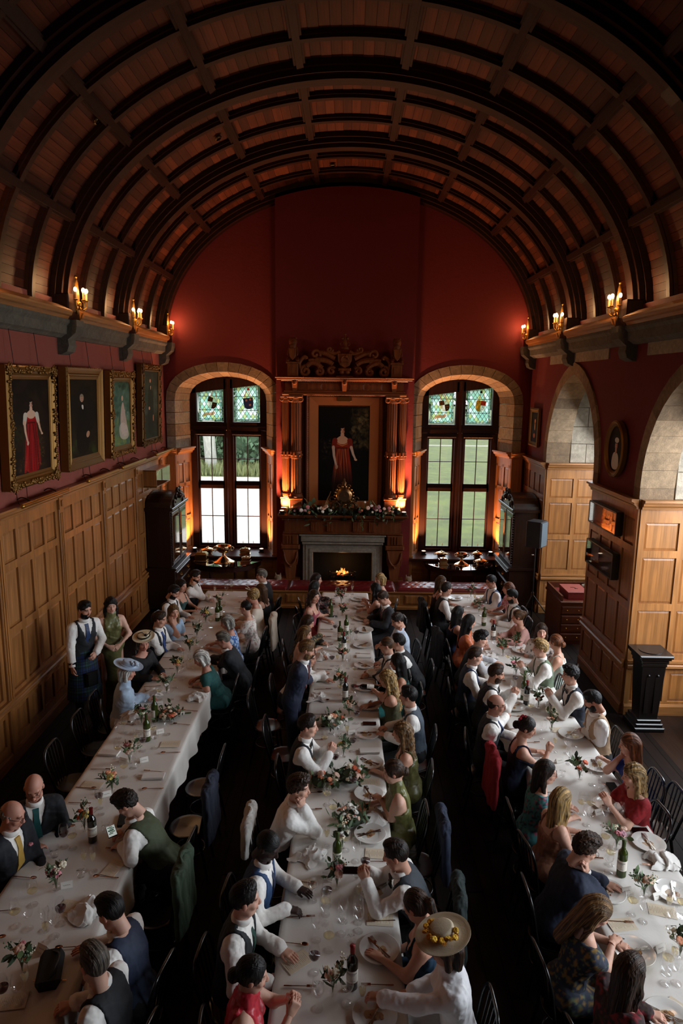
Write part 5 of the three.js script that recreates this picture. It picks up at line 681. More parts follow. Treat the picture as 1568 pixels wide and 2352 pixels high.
{ // long fender bench with buttoned red leather
  const x0 = -3.2, x1 = 3.08, zf = -13.3, D = 0.56, t = thing('fender_bench', 'long oak bench with buttoned red leather seat in front of the fireplace', 'bench', [0, 0, 0]);
  part('plinth', uvm(merge([B(x1 - x0, 0.36, D - 0.06, (x0 + x1) / 2, 0.19, zf - D / 2 - 0.01), BB(x1 - x0 + 0.02, 0.07, D, 0.012, (x0 + x1) / 2, 0.035, zf - D / 2)]), true), MT.oakDark2, t);
  for (let i = 0; i < 13; i++) { const w = (x1 - x0) / 13; const m = part('panel', panelOf(w - 0.1, 0.2), MT.oak2, t); m.position.set(x0 + (i + 0.5) * w, 0.21, zf - 0.03); }
  part('rail', uvm(BB(x1 - x0 + 0.02, 0.04, D, 0.01, (x0 + x1) / 2, 0.365, zf - D / 2), true), MT.oakDark2, t);
  for (const [a, b] of [[x0, -1.18], [-1.16, 1.02], [1.04, x1]]) {
    const w = b - a, nx = Math.round(w / 0.03), nz = 20, g = new THREE.PlaneGeometry(w, D, nx, nz).rotateX(-PI / 2), p = g.attributes.position, bt = [];
    const cols = Math.round(w / 0.19), sx = w / cols; for (let r = 0; r < 3; r++) for (let c = 0; c < cols + 1; c++) { const x = -w / 2 + (c + (r % 2 ? 0 : 0.5)) * sx, z = -0.17 + r * 0.17; if (Math.abs(x) < w / 2 - 0.04) bt.push([x, z]); }
    for (let i = 0; i < p.count; i++) { const x = p.getX(i), z = p.getZ(i), e = Math.min(w / 2 - Math.abs(x), D / 2 - Math.abs(z)); let y = 0.085 * Math.sqrt(clamp(e / 0.07)); let m = 9; for (const q of bt) m = Math.min(m, Math.hypot(x - q[0], z - q[1])); y -= 0.03 * Math.exp(-((m / 0.035) ** 2)) * clamp(e / 0.07); const u = (x / sx + z / 0.17 / 2), v = (x / sx - z / 0.17 / 2), crease = Math.min(Math.abs(u - Math.round(u)), Math.abs(v - Math.round(v))); y -= 0.008 * Math.exp(-((crease / 0.06) ** 2)) * clamp(e / 0.07); p.setY(i, y); }
    g.computeVertexNormals(); const c = part('leather_cushion', merge([g.translate((a + b) / 2, 0.385, zf - D / 2), B(w - 0.01, 0.05, D - 0.02, (a + b) / 2, 0.39, zf - D / 2)]), MT.leather, t); const bg = ball(0.012, 0, 0, 0, 6, 0.6); for (const q of bt) part('button', bg, MT.leather, c).position.set((a + b) / 2 + q[0], 0.443, zf - D / 2 + q[1]);
  }
}
{ // two terrier figurines by the hearth
  for (const [x, lab] of [[-1.44, 'pale terrier figurine left of the hearth'], [1.33, 'pale terrier figurine right of the hearth']]) {
    const t = thing('terrier_figurine', lab, 'figurine', [x, 0, -14.06]), F = new Field([-0.16, -0.01, -0.22], [0.16, 0.62, 0.24], 0.012);
    F.cap([0, 0.16, -0.1], [0, 0.34, 0.03], 0.1, 0.085, 0.03); F.ell([0, 0.44, 0.06], [0.075, 0.07, 0.075], 0.02); F.cap([0, 0.42, 0.1], [0, 0.405, 0.17], 0.04, 0.026, 0.02); for (const s of [-1, 1]) { F.cap([s * 0.045, 0.49, 0.05], [s * 0.055, 0.56, 0.05], 0.022, 0.006, 0.01); F.cap([s * 0.06, 0.3, 0.06], [s * 0.055, 0.03, 0.08], 0.035, 0.028, 0.02); F.ell([s * 0.055, 0.02, 0.1], [0.03, 0.022, 0.045], 0.01); F.cap([s * 0.08, 0.14, -0.1], [s * 0.09, 0.05, 0.0], 0.06, 0.035, 0.02); F.ell([s * 0.1, 0.02, 0.03], [0.03, 0.02, 0.05], 0.01); } F.cap([0, 0.14, -0.17], [0, 0.32, -0.2], 0.025, 0.012, 0.02);
    F.map((x, y, z, d) => d < 0.05 ? d + 0.004 * noise3(x * 60, y * 30, z * 60) : d); part('body', F.mesh(), std({ color: lin('#7d6c58'), roughness: 0.9 }), t); part('nose', ball(0.012, 0, 0.41, 0.195, 6), MT.black, t); for (const s of [-1, 1]) part('eye', ball(0.008, s * 0.03, 0.455, 0.125, 6), MT.black, t);
  }
}
{ // loudspeaker on a stand
  const x = 3.62, z = -12.75, s = thing('speaker_stand', 'slim black tripod stand under the loudspeaker', 'speaker stand', [x, 0, z]); part('pole', cyl(0.016, 0.013, 1.42, 0, 0.08, 0, 10), MT.black, s); for (let i = 0; i < 3; i++) { const a = i * 2.094 + 0.4; part('leg', bar([0, 0.55, 0], [0.42 * Math.cos(a), 0.015, 0.42 * Math.sin(a)], 0.011, 6), MT.black, s); } part('collar', cyl(0.028, 0.028, 0.07, 0, 0.52, 0, 10), MT.steel, s); part('clamp', merge([ball(0.02, -0.05, 1.33, 0, 8), bar([0, 1.33, 0], [-0.05, 1.33, 0], 0.008, 6)]), MT.steel, s);
  const sp = thing('loudspeaker', 'black loudspeaker on a stand beside the bright bay', 'speaker', [x, 1.50, z], 0.9); part('cabinet', BB(0.30, 0.50, 0.30, 0.015, 0, 0.25, 0), std({ color: lin('#16181b'), roughness: 0.55 }), sp); part('grille', BB(0.27, 0.46, 0.015, 0.006, 0, 0.25, 0.155), std({ color: lin('#4a565e'), roughness: 0.6 }), sp);
}
{ // desk in the bay with a red box, a tall bottle and a carving
  const d = thing('writing_desk', 'dark mahogany pedestal desk with small drawers in the far right bay', 'desk', [4.38, 0, -12.02]), W = 1.16, D = 0.9; const mh = wood('#63331c', 0.4);
  part('desk_top', uvm(merge([BB(W + 0.04, 0.04, D + 0.04, 0.01, 0, 0.77, 0), BB(W, 0.05, D, 0.01, 0, 0.73, 0)]), true), mh, d); part('leather_inset', B(W - 0.16, 0.004, D - 0.16, 0, 0.791, 0), std({ color: lin('#6e1a1a'), roughness: 0.5 }), d); part('carcase', uvm(merge([B(W, 0.16, D, 0, 0.63, 0), B(0.42, 0.56, D, -W / 2 + 0.21, 0.28, 0), B(0.42, 0.56, D, W / 2 - 0.21, 0.28, 0)])), mh, d); part('gallery', uvm(merge([B(0.03, 0.1, D, -W / 2 + 0.015, 0.84, 0), B(W, 0.1, 0.03, 0, 0.84, -D / 2 + 0.015)])), mh, d);
  for (const [x, w] of [[-W / 2 + 0.21, 0.38], [0, 0.3], [W / 2 - 0.21, 0.38]]) for (const y of x ? [0.63, 0.46, 0.30, 0.13] : [0.63]) { const dr = part('drawer', uvm(BB(w, 0.13, 0.02, 0.006, x, y, D / 2 + 0.006), true), mh, d); for (const q of [-0.1, 0.1]) part('knob', ball(0.012, x + q, y, D / 2 + 0.025, 7), MT.brass, dr); }
  const b = thing('red_box', 'flat red leather box on the desk', 'box', [4.12, 0.795, -11.92]); part('box_body', BB(0.36, 0.11, 0.5, 0.01, 0, 0.055, 0), std({ color: lin('#6e1818'), roughness: 0.5 }), b); part('lid', BB(0.37, 0.03, 0.51, 0.008, 0, 0.125, 0), std({ color: lin('#8a4038'), roughness: 0.5 }), b); part('emblem', merge([B(0.06, 0.004, 0.02, -0.02, 0.142, -0.03), B(0.02, 0.004, 0.06, 0.02, 0.142, 0.01), B(0.05, 0.004, 0.02, 0.03, 0.142, 0.05)]), MT.black, b);
  const l = thing('desk_candlestick', 'tall dark candlestick standing on the desk behind the red box', 'candlestick', [4.46, 0.795, -11.88]); part('stem', lathe([[0, 0], [0.05, 0], [0.05, 0.015], [0.015, 0.03], [0.02, 0.1], [0.012, 0.14], [0.022, 0.26], [0.012, 0.34], [0.02, 0.42], [0, 0.43]], 14), MT.black, l); part('socket', cyl(0.022, 0.026, 0.05, 0, 0.42, 0, 12), MT.silver, l);
  const c = thing('carved_figure', 'pale draped stone carving on the desk against the bright panelling', 'sculpture', [4.62, 0.795, -12.3]), F = new Field([-0.25, -0.02, -0.16], [0.2, 0.6, 0.16], 0.012); F.cap([-0.18, 0.06, 0], [0.05, 0.1, 0], 0.05, 0.07, 0.03); F.cap([0.02, 0.1, 0], [-0.02, 0.44, 0], 0.05, 0.06, 0.03); F.cap([0.06, 0.12, 0.02], [0.1, 0.46, 0], 0.045, 0.06, 0.03); F.ell([0.04, 0.5, 0], [0.09, 0.06, 0.07], 0.03); F.cap([0.0, 0.03, 0], [0.12, 0.03, 0], 0.06, 0.06, 0.02); F.map((x, y, z, q) => q < 0.05 ? q + 0.005 * Math.sin(x * 90 + 20 * z) : q); part('stone', F.mesh(), MT.bayStone2, c);
  const e = thing('ebony_pedestal', 'black carved pedestal in front of the near right bay', 'pedestal', [4.06, 0, -8.62]); const bl = phys({ color: lin('#0b0a0a'), roughness: 0.3, clearcoat: 0.15, clearcoatRoughness: 0.4 });
  part('plinth', merge([BB(0.40, 0.06, 0.40, 0.012, 0, 0.03, 0), BB(0.36, 0.05, 0.36, 0.012, 0, 0.085, 0), BB(0.32, 0.05, 0.32, 0.012, 0, 0.135, 0)]), bl, e); part('shaft', hexa([[-0.12, 0.16, -0.12], [0.12, 0.16, -0.12], [0.12, 0.16, 0.12], [-0.12, 0.16, 0.12]], [[-0.155, 0.96, -0.155], [0.155, 0.96, -0.155], [0.155, 0.96, 0.155], [-0.155, 0.96, 0.155]]), bl, e); for (const q of [-0.06, 0.06]) part('carved_panel', merge([B(0.05, 0.5, 0.012, q, 0.5, 0.142), ball(0.02, q, 0.78, 0.15, 8)]), bl, e); part('capital', merge([BB(0.36, 0.05, 0.36, 0.012, 0, 0.98, 0), BB(0.33, 0.05, 0.33, 0.01, 0, 0.93, 0), BB(0.44, 0.045, 0.44, 0.014, 0, 1.055, 0), BB(0.40, 0.03, 0.40, 0.01, 0, 1.02, 0)]), bl, e); part('top_disc', cyl(0.15, 0.15, 0.008, 0, 1.077, 0, 28), bl, e);
  const k = thing('low_chest', 'low dark wooden chest behind the black pedestal at the right edge', 'chest', [5.0, 0, -8.3]); part('body', uvm(BB(0.8, 0.5, 0.5, 0.015, 0, 0.27, 0)), MT.walnut, k); part('lid', uvm(BB(0.84, 0.05, 0.54, 0.012, 0, 0.545, 0), true), wood('#6e4426', 0.35), k); for (const q of [-1, 1]) part('foot', BB(0.08, 0.04, 0.4, 0.008, q * 0.33, 0.02, 0), MT.walnut, k);
}
// flowers: small shared bloom and leaf shapes
function roseGeo(r, n = 3) { const L = []; for (let k = 0; k < n; k++) { const m = 5 + (k === n - 1 ? 1 : 0), q = r * (0.45 + 0.55 * k / (n - 1 || 1)); for (let i = 0; i < m; i++) { const a = i / m * 2 * PI + k * 0.7; const g = new THREE.SphereGeometry(q * 0.75, 5, 4, 0, PI, 0, PI * 0.62).rotateX(-PI * 0.35 - k * 0.16).translate(0, q * 0.25, q * 0.32 + k * 0.002).rotateY(a); L.push(g); } } L.push(ball(r * 0.45, 0, r * 0.3, 0, 6)); return merge(L); }
function dahliaGeo(r) { const L = []; for (let k = 0; k < 3; k++) { const m = 11 - k * 2; for (let i = 0; i < m; i++) { const g = new THREE.ConeGeometry(r * 0.17, r * (0.95 - k * 0.2), 4).scale(1, 1, 0.45).translate(0, r * 0.5 * (0.95 - k * 0.2), 0).rotateX(PI / 2 - 0.25 - k * 0.4).rotateY(i / m * 2 * PI + k * 0.3); L.push(g); } } L.push(ball(r * 0.2, 0, r * 0.15, 0, 6)); return merge(L); }
function leafG(l, w) { const g = new THREE.BufferGeometry(), P = [0, 0, 0, w / 2, l * 0.35, 0.1 * w, w * 0.42, l * 0.7, 0.12 * w, 0, l, -0.1 * w, -w * 0.42, l * 0.7, 0.12 * w, -w / 2, l * 0.35, 0.1 * w]; g.setAttribute('position', new THREE.Float32BufferAttribute(P, 3)); g.setIndex([0, 1, 5, 1, 2, 5, 2, 4, 5, 2, 3, 4]); g.computeVertexNormals(); return prep(g); }
const petal = (h, tr = 0.25) => phys({ color: lin(h), roughness: 0.75, side: THREE.DoubleSide });
const FL = { blush: petal('#e8c2ae'), peach: petal('#e79a74'), cream: petal('#ece3c8'), white: petal('#f0ece4'), pink: petal('#d98a94'), red: petal('#b2281e'), coral: petal('#d96844'), yellow: petal('#dfc46a'), burg: petal('#5c1420'), mauve: petal('#b98a96') };
const LEAF = ['#3d5230', '#51663c', '#6a7f62', '#2c3b22'].map((h) => std({ color: lin(h), roughness: 0.7, side: THREE.DoubleSide })), STEM = std({ color: lin('#4a5c34'), roughness: 0.7 });
const RO = [roseGeo(0.036), roseGeo(0.028), roseGeo(0.02, 2)], DA = dahliaGeo(0.05), DAs = dahliaGeo(0.035), LF = [leafG(0.07, 0.035), leafG(0.05, 0.028), leafG(0.09, 0.02)];
function bloom(parent, x, y, z, geo, mat, tilt = 0.5) { const m = part(geo === DA || geo === DAs ? 'dahlia' : 'rose', geo, mat, parent); m.position.set(x, y, z); m.rotation.set(rnd(-tilt, tilt), rnd(6.3), rnd(-tilt, tilt)); return m; }
function leaves(parent, pts, mat, name = 'leaf') { for (const [x, y, z, k] of pts) { const m = part(name, LF[k ?? Math.floor(rnd(3))], mat ?? pick(LEAF), parent); m.position.set(x, y, z); m.rotation.set(rnd(-1.4, 1.4), rnd(6.3), rnd(-1.4, 1.4)); } }
{ // mantel garland and clock
  reseed(303); const g = thing('flower_garland', 'long garland of foliage and pink and white roses along the mantel shelf', 'flowers', [CX, 1.78, ZM + 0.12]);
  const core = []; for (let i = 0; i < 70; i++) core.push(new THREE.IcosahedronGeometry(rnd(0.05, 0.10), 0).translate(lerp(-1.12, 1.12, i / 69) + rnd(-0.03, 0.03), rnd(0.02, 0.10) - (rnd() < 0.3 ? 0.08 : 0), rnd(-0.06, 0.1))); const cm = part('moss_base', merge(core), std({ color: lin('#141c10'), roughness: 0.95 }), g); cm.userData.kind = 'stuff';
  const pts = []; for (let i = 0; i < 230; i++) { const x = rnd(-1.2, 1.2), drop = Math.abs(x) > 0.15 && rnd() < 0.35 ? rnd(0.05, 0.24) : 0; pts.push([x, rnd(0.0, 0.2) - drop, rnd(-0.03, 0.2) + drop * 0.3]); } leaves(g, pts); g.children.forEach((m) => { if (m.name === 'leaf') m.scale.setScalar(rnd(1.2, 2.0)); });
  const cols = [FL.blush, FL.pink, FL.white, FL.peach, FL.burg, FL.mauve, FL.cream]; for (const [x, y, m, k] of [[-0.93, 0.12, 4, 1], [-0.88, 0.06, 2, 0], [-0.80, 0.07, 5, 1], [-0.74, 0.13, 1, 0], [-0.70, 0.02, 3, 1], [-0.52, 0.12, 2, 2], [-0.46, 0.12, 2, 1], [-0.40, 0.1, 0, 0], [-0.34, 0.15, 0, 0], [-0.43, 0.04, 2, 1], [-0.25, 0.08, 2, 2], [0.52, 0.14, 0, 0], [0.60, 0.17, 2, 1], [0.65, 0.13, 4, 0], [0.75, 0.16, 5, 0], [0.70, 0.1, 0, 1], [0.78, 0.08, 1, 1], [0.86, 0.12, 0, 1], [0.97, 0.13, 1, 1], [0.98, 0.07, 3, 1], [0.40, 0.08, 3, 2], [0.34, 0.05, 4, 1], [0.62, 0.05, 6, 2], [1.05, 0.06, 0, 2], [-1.02, 0.05, 5, 2], [0.46, 0.26, 2, 2], [0.9, 0.03, 2, 2]]) { const b = bloom(g, x, y, 0.12 + rnd(0.05), RO[k], cols[m]); b.scale.setScalar(1.3); b.position.y += 0.04; b.position.z += 0.04; b.rotation.x = rnd(0.6, 1.2); }
  for (const [x, y, tx, ty] of [[-0.42, 0.1, -0.26, 0.5], [-0.62, 0.12, -0.82, 0.34], [0.98, 0.1, 1.2, 0.38], [-0.36, 0.14, -0.3, 0.34]]) part('flower_spike', merge([bar([x, y, 0.05], [tx, ty, 0.02], 0.006, 5), ...[...Array(14).keys()].map((i) => new THREE.IcosahedronGeometry(0.02 * (1 - i / 22), 0).translate(lerp(x, tx, 0.3 + i / 20) + rnd(-0.008, 0.008), lerp(y, ty, 0.3 + i / 20), 0.04))]), petal('#a8875a'), g);
  part('trailing_sprig', merge([tube([[0.36, 0.0, 0.16], [0.4, -0.1, 0.2], [0.41, -0.2, 0.2], [0.4, -0.3, 0.19]], 0.004, 10, 4), ...[...Array(16).keys()].map((i) => ball(0.011, 0.4 + rnd(-0.03, 0.03), -0.08 - i * 0.015, 0.2, 5))]), LEAF[1], g);
  for (const x of [-0.78, -0.72, -0.64]) { const m = part('large_leaf', leafG(0.14, 0.09), LEAF[0], g); m.position.set(x, 0.12 + (x + 0.78) * 0.8, 0.06); m.rotation.set(0.2, 0.3, rnd(-0.5, 0.5)); }
  const c = thing('mantel_clock', 'ornate silver and bronze mantel clock in the middle of the garland', 'clock', [CX + 0.02, 1.86, ZM + 0.18]);
  c.scale.setScalar(1.3); part('base', merge([BB(0.30, 0.05, 0.12, 0.015, 0, 0.025, 0), ...[-1, 1].flatMap((s) => [new THREE.TorusGeometry(0.06, 0.02, 6, 16).translate(s * 0.13, 0.09, 0.02), ball(0.03, s * 0.2, 0.05, 0.02, 8), new THREE.TorusGeometry(0.035, 0.014, 6, 12, 5).translate(s * 0.2, 0.2, 0)])]), MT.bronze, c);
  part('case', merge([lathe([[0, -0.05], [0.13, -0.05], [0.14, 0], [0.12, 0.05], [0, 0.05]], 24).rotateX(PI / 2).translate(0, 0.26, 0), ...[...Array(18).keys()].map((i) => ball(0.022, 0.15 * Math.cos(i / 18 * 2 * PI), 0.26 + 0.15 * Math.sin(i / 18 * 2 * PI), rnd(-0.01, 0.03), 7))]), std({ color: lin('#b08d62'), roughness: 0.25, metalness: 1 }), c);
  part('dial', cyl(0.085, 0.085, 0.006, 0, 0, 0, 28).rotateX(PI / 2).translate(0, 0.26, 0.052), std({ color: lin('#4a3424'), roughness: 0.35, metalness: 0.4 }), c); part('hand', B(0.006, 0.055, 0.004, 0, 0.285, 0.062), MT.gold, c); part('hand', B(0.04, 0.006, 0.004, 0.015, 0.26, 0.062), MT.gold, c);
  part('crest', merge([lathe([[0, 0], [0.05, 0.0], [0.03, 0.04], [0.045, 0.07], [0.015, 0.1], [0.02, 0.12], [0, 0.15]], 12).translate(0, 0.40, 0), new THREE.TorusGeometry(0.03, 0.01, 6, 12, 5).translate(-0.07, 0.41, 0), new THREE.TorusGeometry(0.03, 0.01, 6, 12, 5).translate(0.07, 0.41, 0)]), MT.bronze, c);
}
// ---------------------------------------------------------------- who sits where: p head centre (m), f facing (deg, 0 = +x, 90 = towards the gallery), y/t head turn and tilt, c clothes, h hair, a left and right hand
const PEOPLE = [
  {"p":[-2.591,1.22,-11.34],"f":10,"y":20,"t":-14,"l":"bearded man in black waistcoat with hand at his mouth, far end of left table","c":{"k":"vest","v":"#0f1013","sh":"#e9e4de","tie":"#1e3c78","bow":0,"tr":"#101114"},"h":["short","#24160e"],"g":"m","s":"#c6937b","a":["table","chin"],"beard":"#24160e","tag":"bearded man at the far left"},
  {"p":[-2.727,1.18,-10.922],"f":20,"y":30,"t":-8,"l":"dark-haired woman in strapless teal sequin dress leaning on far left table","c":{"k":"dress","c":"#3f5f5c","sl":0,"pat":"sequin","n":2},"h":["up","#24160e"],"g":"w","s":"#c6937b","a":["table","table"],"tag":"woman in teal sequins"},
  {"p":[-2.739,1.22,-10.435],"f":10,"y":15,"t":-28,"l":"man with dark beard and blue tie looking down, beside the woman in pale blue","c":{"k":"vest","v":"#0f1013","sh":"#e9e4de","tie":"#1f3f7a","bow":0,"tr":"#101114"},"h":["short","#120d0a"],"g":"m","s":"#c6937b","a":["table","table"],"beard":"#120d0a","tag":"dark-bearded man looking down"},
  {"p":[-2.525,1.19,-9.584],"f":35,"y":55,"t":-6,"l":"woman in pale blue dress resting her cheek on her hand","c":{"k":"dress","c":"#9db6d0","sl":1,"pat":null,"n":1},"h":["long","#7d5c38"],"g":"w","s":"#c6937b","a":["lap","chin"],"tag":"woman in pale blue"},
  {"p":[-2.596,1.24,-9.1],"f":10,"y":5,"t":-10,"l":"man with short brown hair reaching his arm across the left table","c":{"k":"vest","v":"#0f1013","sh":"#e9e4de","tie":"#1f3f7a","bow":0,"tr":"#101114"},"h":["short","#3d2615"],"g":"m","s":"#c6937b","a":["table",[-2.427,0.8,-9.275]],"tag":"man reaching across"},
  {"p":[-2.599,1.2,-8.322],"f":30,"y":60,"t":-12,"l":"woman in black with a cream straw hat trimmed with black feathers","c":{"k":"dress","c":"#101014","sl":2,"pat":null,"n":1},"h":["bob","#6e665c"],"g":"w","s":"#bd8570","a":["table","table"],"hat":"boater","tag":"woman in the cream hat"},
  {"p":[-2.516,1.2,-7.415],"f":-20,"y":-15,"t":-10,"l":"woman in pale blue jacket and wide pale blue hat with a rosette","c":{"k":"dress","c":"#a9bdd2","sl":2,"pat":null,"n":3},"h":["bob","#d4d0c8"],"g":"w","s":"#bd8570","a":["table",[-2.421,0.8,-7.649]],"hat":"wideblue","tag":"woman in the pale blue hat"},
  {"p":[-2.549,1.2,-5.096],"f":60,"y":70,"t":-22,"l":"elderly balding man in dark suit with teal tie and glasses","c":{"k":"suit","j":"#11141c","sh":"#e9e4de","tie":"#0f4c4c","tr":"#11141c"},"h":["bald","#9a958c"],"g":"m","s":"#bd8570","a":["lap","lap"],"glasses":1,"tag":"elderly man with teal tie"},
  {"p":[-2.533,1.22,-4.705],"f":15,"y":5,"t":-14,"l":"elderly bald man in profile with glasses, gold tie and pink buttonhole","c":{"k":"suit","j":"#10131c","sh":"#e9e4de","tie":"#b08a3c","tr":"#10131c"},"h":["bald","#9a958c"],"g":"m","s":"#bd8570","a":["lap",[-2.442,0.79,-4.926]],"glasses":1,"flower":1,"tag":"elderly man with gold tie"},
  {"p":[-1.456,1.24,-11.389],"f":190,"y":170,"t":-5,"l":"grey-haired man in dark suit at the far end, back to the fireplace bench","c":{"k":"suit","j":"#13151c","sh":"#e9e4de","tie":"#222","tr":"#13151c"},"h":["short","#6e665c"],"g":"m","s":"#c6937b","a":["table","table"],"tag":"grey-haired man at the far end"},
  {"p":[-1.404,1.15,-10.832],"f":195,"y":200,"t":-5,"l":"woman with long brown hair in a dark strap dress seen from behind","c":{"k":"dress","c":"#15151a","sl":0,"pat":null,"n":2},"h":["longstraight","#5a3c22"],"g":"w","s":"#c6937b","a":["table","table"],"tag":"woman in dark straps"},
  {"p":[-1.463,1.21,-10.293],"f":180,"y":165,"t":-10,"l":"older woman with ash blonde curls and feathered fascinator in cream","c":{"k":"dress","c":"#d9c9b8","sl":2,"pat":null,"n":1},"h":["curly","#b08d58"],"g":"w","s":"#bd8570","a":["table","table"],"hat":"feather","tag":"woman with the fascinator"},
  {"p":[-1.511,1.17,-9.867],"f":185,"y":195,"t":-5,"l":"woman with short black hair in white floral lace top","c":{"k":"dress","c":"#e3d8cf","sl":1,"pat":"lacefloral","n":1},"h":["crop","#120d0a"],"g":"w","s":"#c6937b","a":["table","table"],"tag":"woman in white lace"},
  {"p":[-1.687,1.16,-9.243],"f":180,"y":175,"t":-18,"l":"grey-haired woman in blue and white floral blouse leaning over the table","c":{"k":"dress","c":"#2f5f9f","sl":1,"pat":"bluefloral","n":1},"h":["bob","#9a958c"],"g":"w","s":"#bd8570","a":["table","table"],"tag":"woman in blue floral"},
  {"p":[-1.622,1.14,-8.619],"f":180,"y":178,"t":-20,"l":"grey-haired man in dark suit stretching over the left table","c":{"k":"suit","j":"#0f1118","sh":"#e9e4de","tie":"#222","tr":"#0f1118"},"h":["short","#6e665c"],"g":"m","s":"#bd8570","a":[[-1.841,0.79,-8.859],"table"],"tag":"grey-haired man stretching over"},
  {"p":[-1.815,1.1,-8.082],"f":180,"y":170,"t":-28,"l":"white-haired woman in teal lace dress bowed over the left table","c":{"k":"dress","c":"#0f4a48","sl":1,"pat":"lace","n":1},"h":["bob","#d4d0c8"],"g":"w","s":"#bd8570","a":[[-1.871,0.8,-7.967],[-1.933,0.8,-8.079]],"tag":"white-haired woman in teal"},
  {"p":[-1.773,1.1,-5.055],"f":185,"y":180,"t":-38,"l":"young man with dark curls in olive waistcoat looking at his phone","c":{"k":"vest","v":"#3a4128","sh":"#e9e4de","tie":null,"bow":0,"tr":"#101114"},"h":["curlytop","#24160e"],"g":"m","s":"#cfa08a","a":[[-1.839,0.79,-4.941],[-1.862,0.81,-5.069]],"phone":1,"tag":"man with the phone"},
  {"p":[-1.472,1.18,-3.805],"f":190,"y":200,"t":-26,"l":"dark-haired man in navy waistcoat beside the green jacket, looking down","c":{"k":"vest","v":"#1d2740","sh":"#e9e4de","tie":null,"bow":0,"tr":"#101114"},"h":["short","#120d0a"],"g":"m","s":"#cfa08a","a":["lap","table"],"tag":"man in navy waistcoat"},
  {"p":[-1.417,1.22,-3.371],"f":190,"y":215,"t":-8,"l":"man with cropped grey-brown hair in black waistcoat seen from behind at lower left","c":{"k":"vest","v":"#14161c","sh":"#e9e4de","tie":null,"bow":0,"tr":"#101114"},"h":["short","#5d5348"],"g":"m","s":"#cfa08a","a":["lap","table"],"tag":"man with cropped grey hair"},
  {"p":[-0.5,1.2,-11.337],"f":-10,"y":10,"t":-5,"l":"dark-haired woman at the far end of the middle table, nearest the bench on its left","c":{"k":"dress","c":"#2c2a2a","sl":2,"pat":"darkfloral","n":1},"h":["long","#24160e"],"g":"w","s":"#c6937b","a":["table","table"],"tag":"woman next to the bench"},
  {"p":[-0.507,1.2,-10.885],"f":-15,"y":-40,"t":-5,"l":"dark-haired woman with her back turned, second from the bench at the middle table","c":{"k":"dress","c":"#25262b","sl":2,"pat":"darkfloral","n":1},"h":["long","#120d0a"],"g":"w","s":"#c6937b","a":["table","table"],"tag":"woman with back turned"},
  {"p":[-0.494,1.2,-10.373],"f":20,"y":45,"t":-5,"l":"woman in pink dress holding a bottle on the middle table","c":{"k":"dress","c":"#a04a58","sl":0,"pat":null,"n":2},"h":["long","#3d2615"],"g":"w","s":"#c6937b","a":["table",[-0.29,0.8,-10.66]],"tag":"woman in pink"},
  {"p":[-0.532,1.14,-9.338],"f":-5,"y":10,"t":-20,"l":"woman in dark gold-patterned dress reaching across the middle table","c":{"k":"dress","c":"#1d1a14","sl":2,"pat":"goldfloral","n":1},"h":["long","#3d2615"],"g":"w","s":"#c6937b","a":["table",[-0.244,0.8,-9.806]],"tag":"woman in gold pattern"},
  {"p":[-0.538,1.16,-8.839],"f":-5,"y":15,"t":-10,"l":"woman with light brown hair in a pale blush blouse","c":{"k":"dress","c":"#d9b8a8","sl":1,"pat":null,"n":1},"h":["bob","#7d5c38"],"g":"w","s":"#c6937b","a":["table",[-0.317,0.82,-9.225]],"tag":"woman in blush blouse"},
  {"p":[-0.452,1.12,-8.096],"f":0,"y":10,"t":-10,"l":"man in rolled white sleeves hidden behind the standing man in navy","c":{"k":"shirt","sh":"#e9e4de","tr":"#14151a"},"h":["short","#3d2615"],"g":"m","s":"#c6937b","a":["table",[-0.24,0.8,-8.388]],"tag":"man in rolled sleeves"},
  {"p":[-0.352,1.22,-6.17],"f":0,"y":5,"t":-2,"l":"man with faded short hair and black bow tie with clasped hands","c":{"k":"vest","v":"#14171d","sh":"#e9e4de","tie":"#0f1013","bow":1,"tr":"#101114"},"h":["short","#24160e"],"g":"m","s":"#cfa08a","a":["clasp","clasp"],"tag":"man with black bow tie"},
  {"p":[-0.375,1.16,-5.223],"f":0,"y":10,"t":-4,"l":"man in open white shirt resting his cheek on his hand","c":{"k":"shirt","sh":"#efebe6","tr":"#14151a"},"h":["curlytop","#3d2615"],"g":"m","s":"#cfa08a","a":[[-0.306,0.8,-5.243],"chin"],"tag":"man in open white shirt"},
  {"p":[-0.537,1.2,-4.427],"f":5,"y":25,"t":-26,"l":"man with dark skin in blue waistcoat and spotted tie","c":{"k":"vest","v":"#1f3d63","sh":"#e9e4de","tie":"#14203a","bow":0,"tr":"#101114"},"h":["crop","#120d0a"],"g":"m","s":"#33201a","a":["table",[-0.326,0.8,-4.271]],"tag":"man in blue waistcoat"},
  {"p":[-0.619,1.24,-3.856],"f":5,"y":-10,"t":-2,"l":"man with slicked dark hair, green tie and black waistcoat near the front","c":{"k":"vest","v":"#15191c","sh":"#e9e4de","tie":"#123a30","bow":0,"tr":"#101114"},"h":["short","#120d0a"],"g":"m","s":"#cfa08a","a":["table","lap"],"tag":"man with slicked hair"},
  {"p":[-0.504,1.17,-3.36],"f":-5,"y":-5,"t":-8,"l":"woman with dark bun in a coral red satin dress with clasped hands","c":{"k":"dress","c":"#c22f3c","sl":0,"pat":"satin","n":3},"h":["bun","#120d0a"],"g":"w","s":"#cfa08a","a":["clasp","clasp"],"tag":"woman in coral red"},
  {"p":[0.581,1.22,-11.323],"f":185,"y":150,"t":-5,"l":"blonde woman at the far right end of the middle table","c":{"k":"dress","c":"#3a3a3c","sl":0,"pat":null,"n":2},"h":["bob","#b08d58"],"g":"w","s":"#c6937b","a":["table","table"],"tag":"blonde at the far end"},
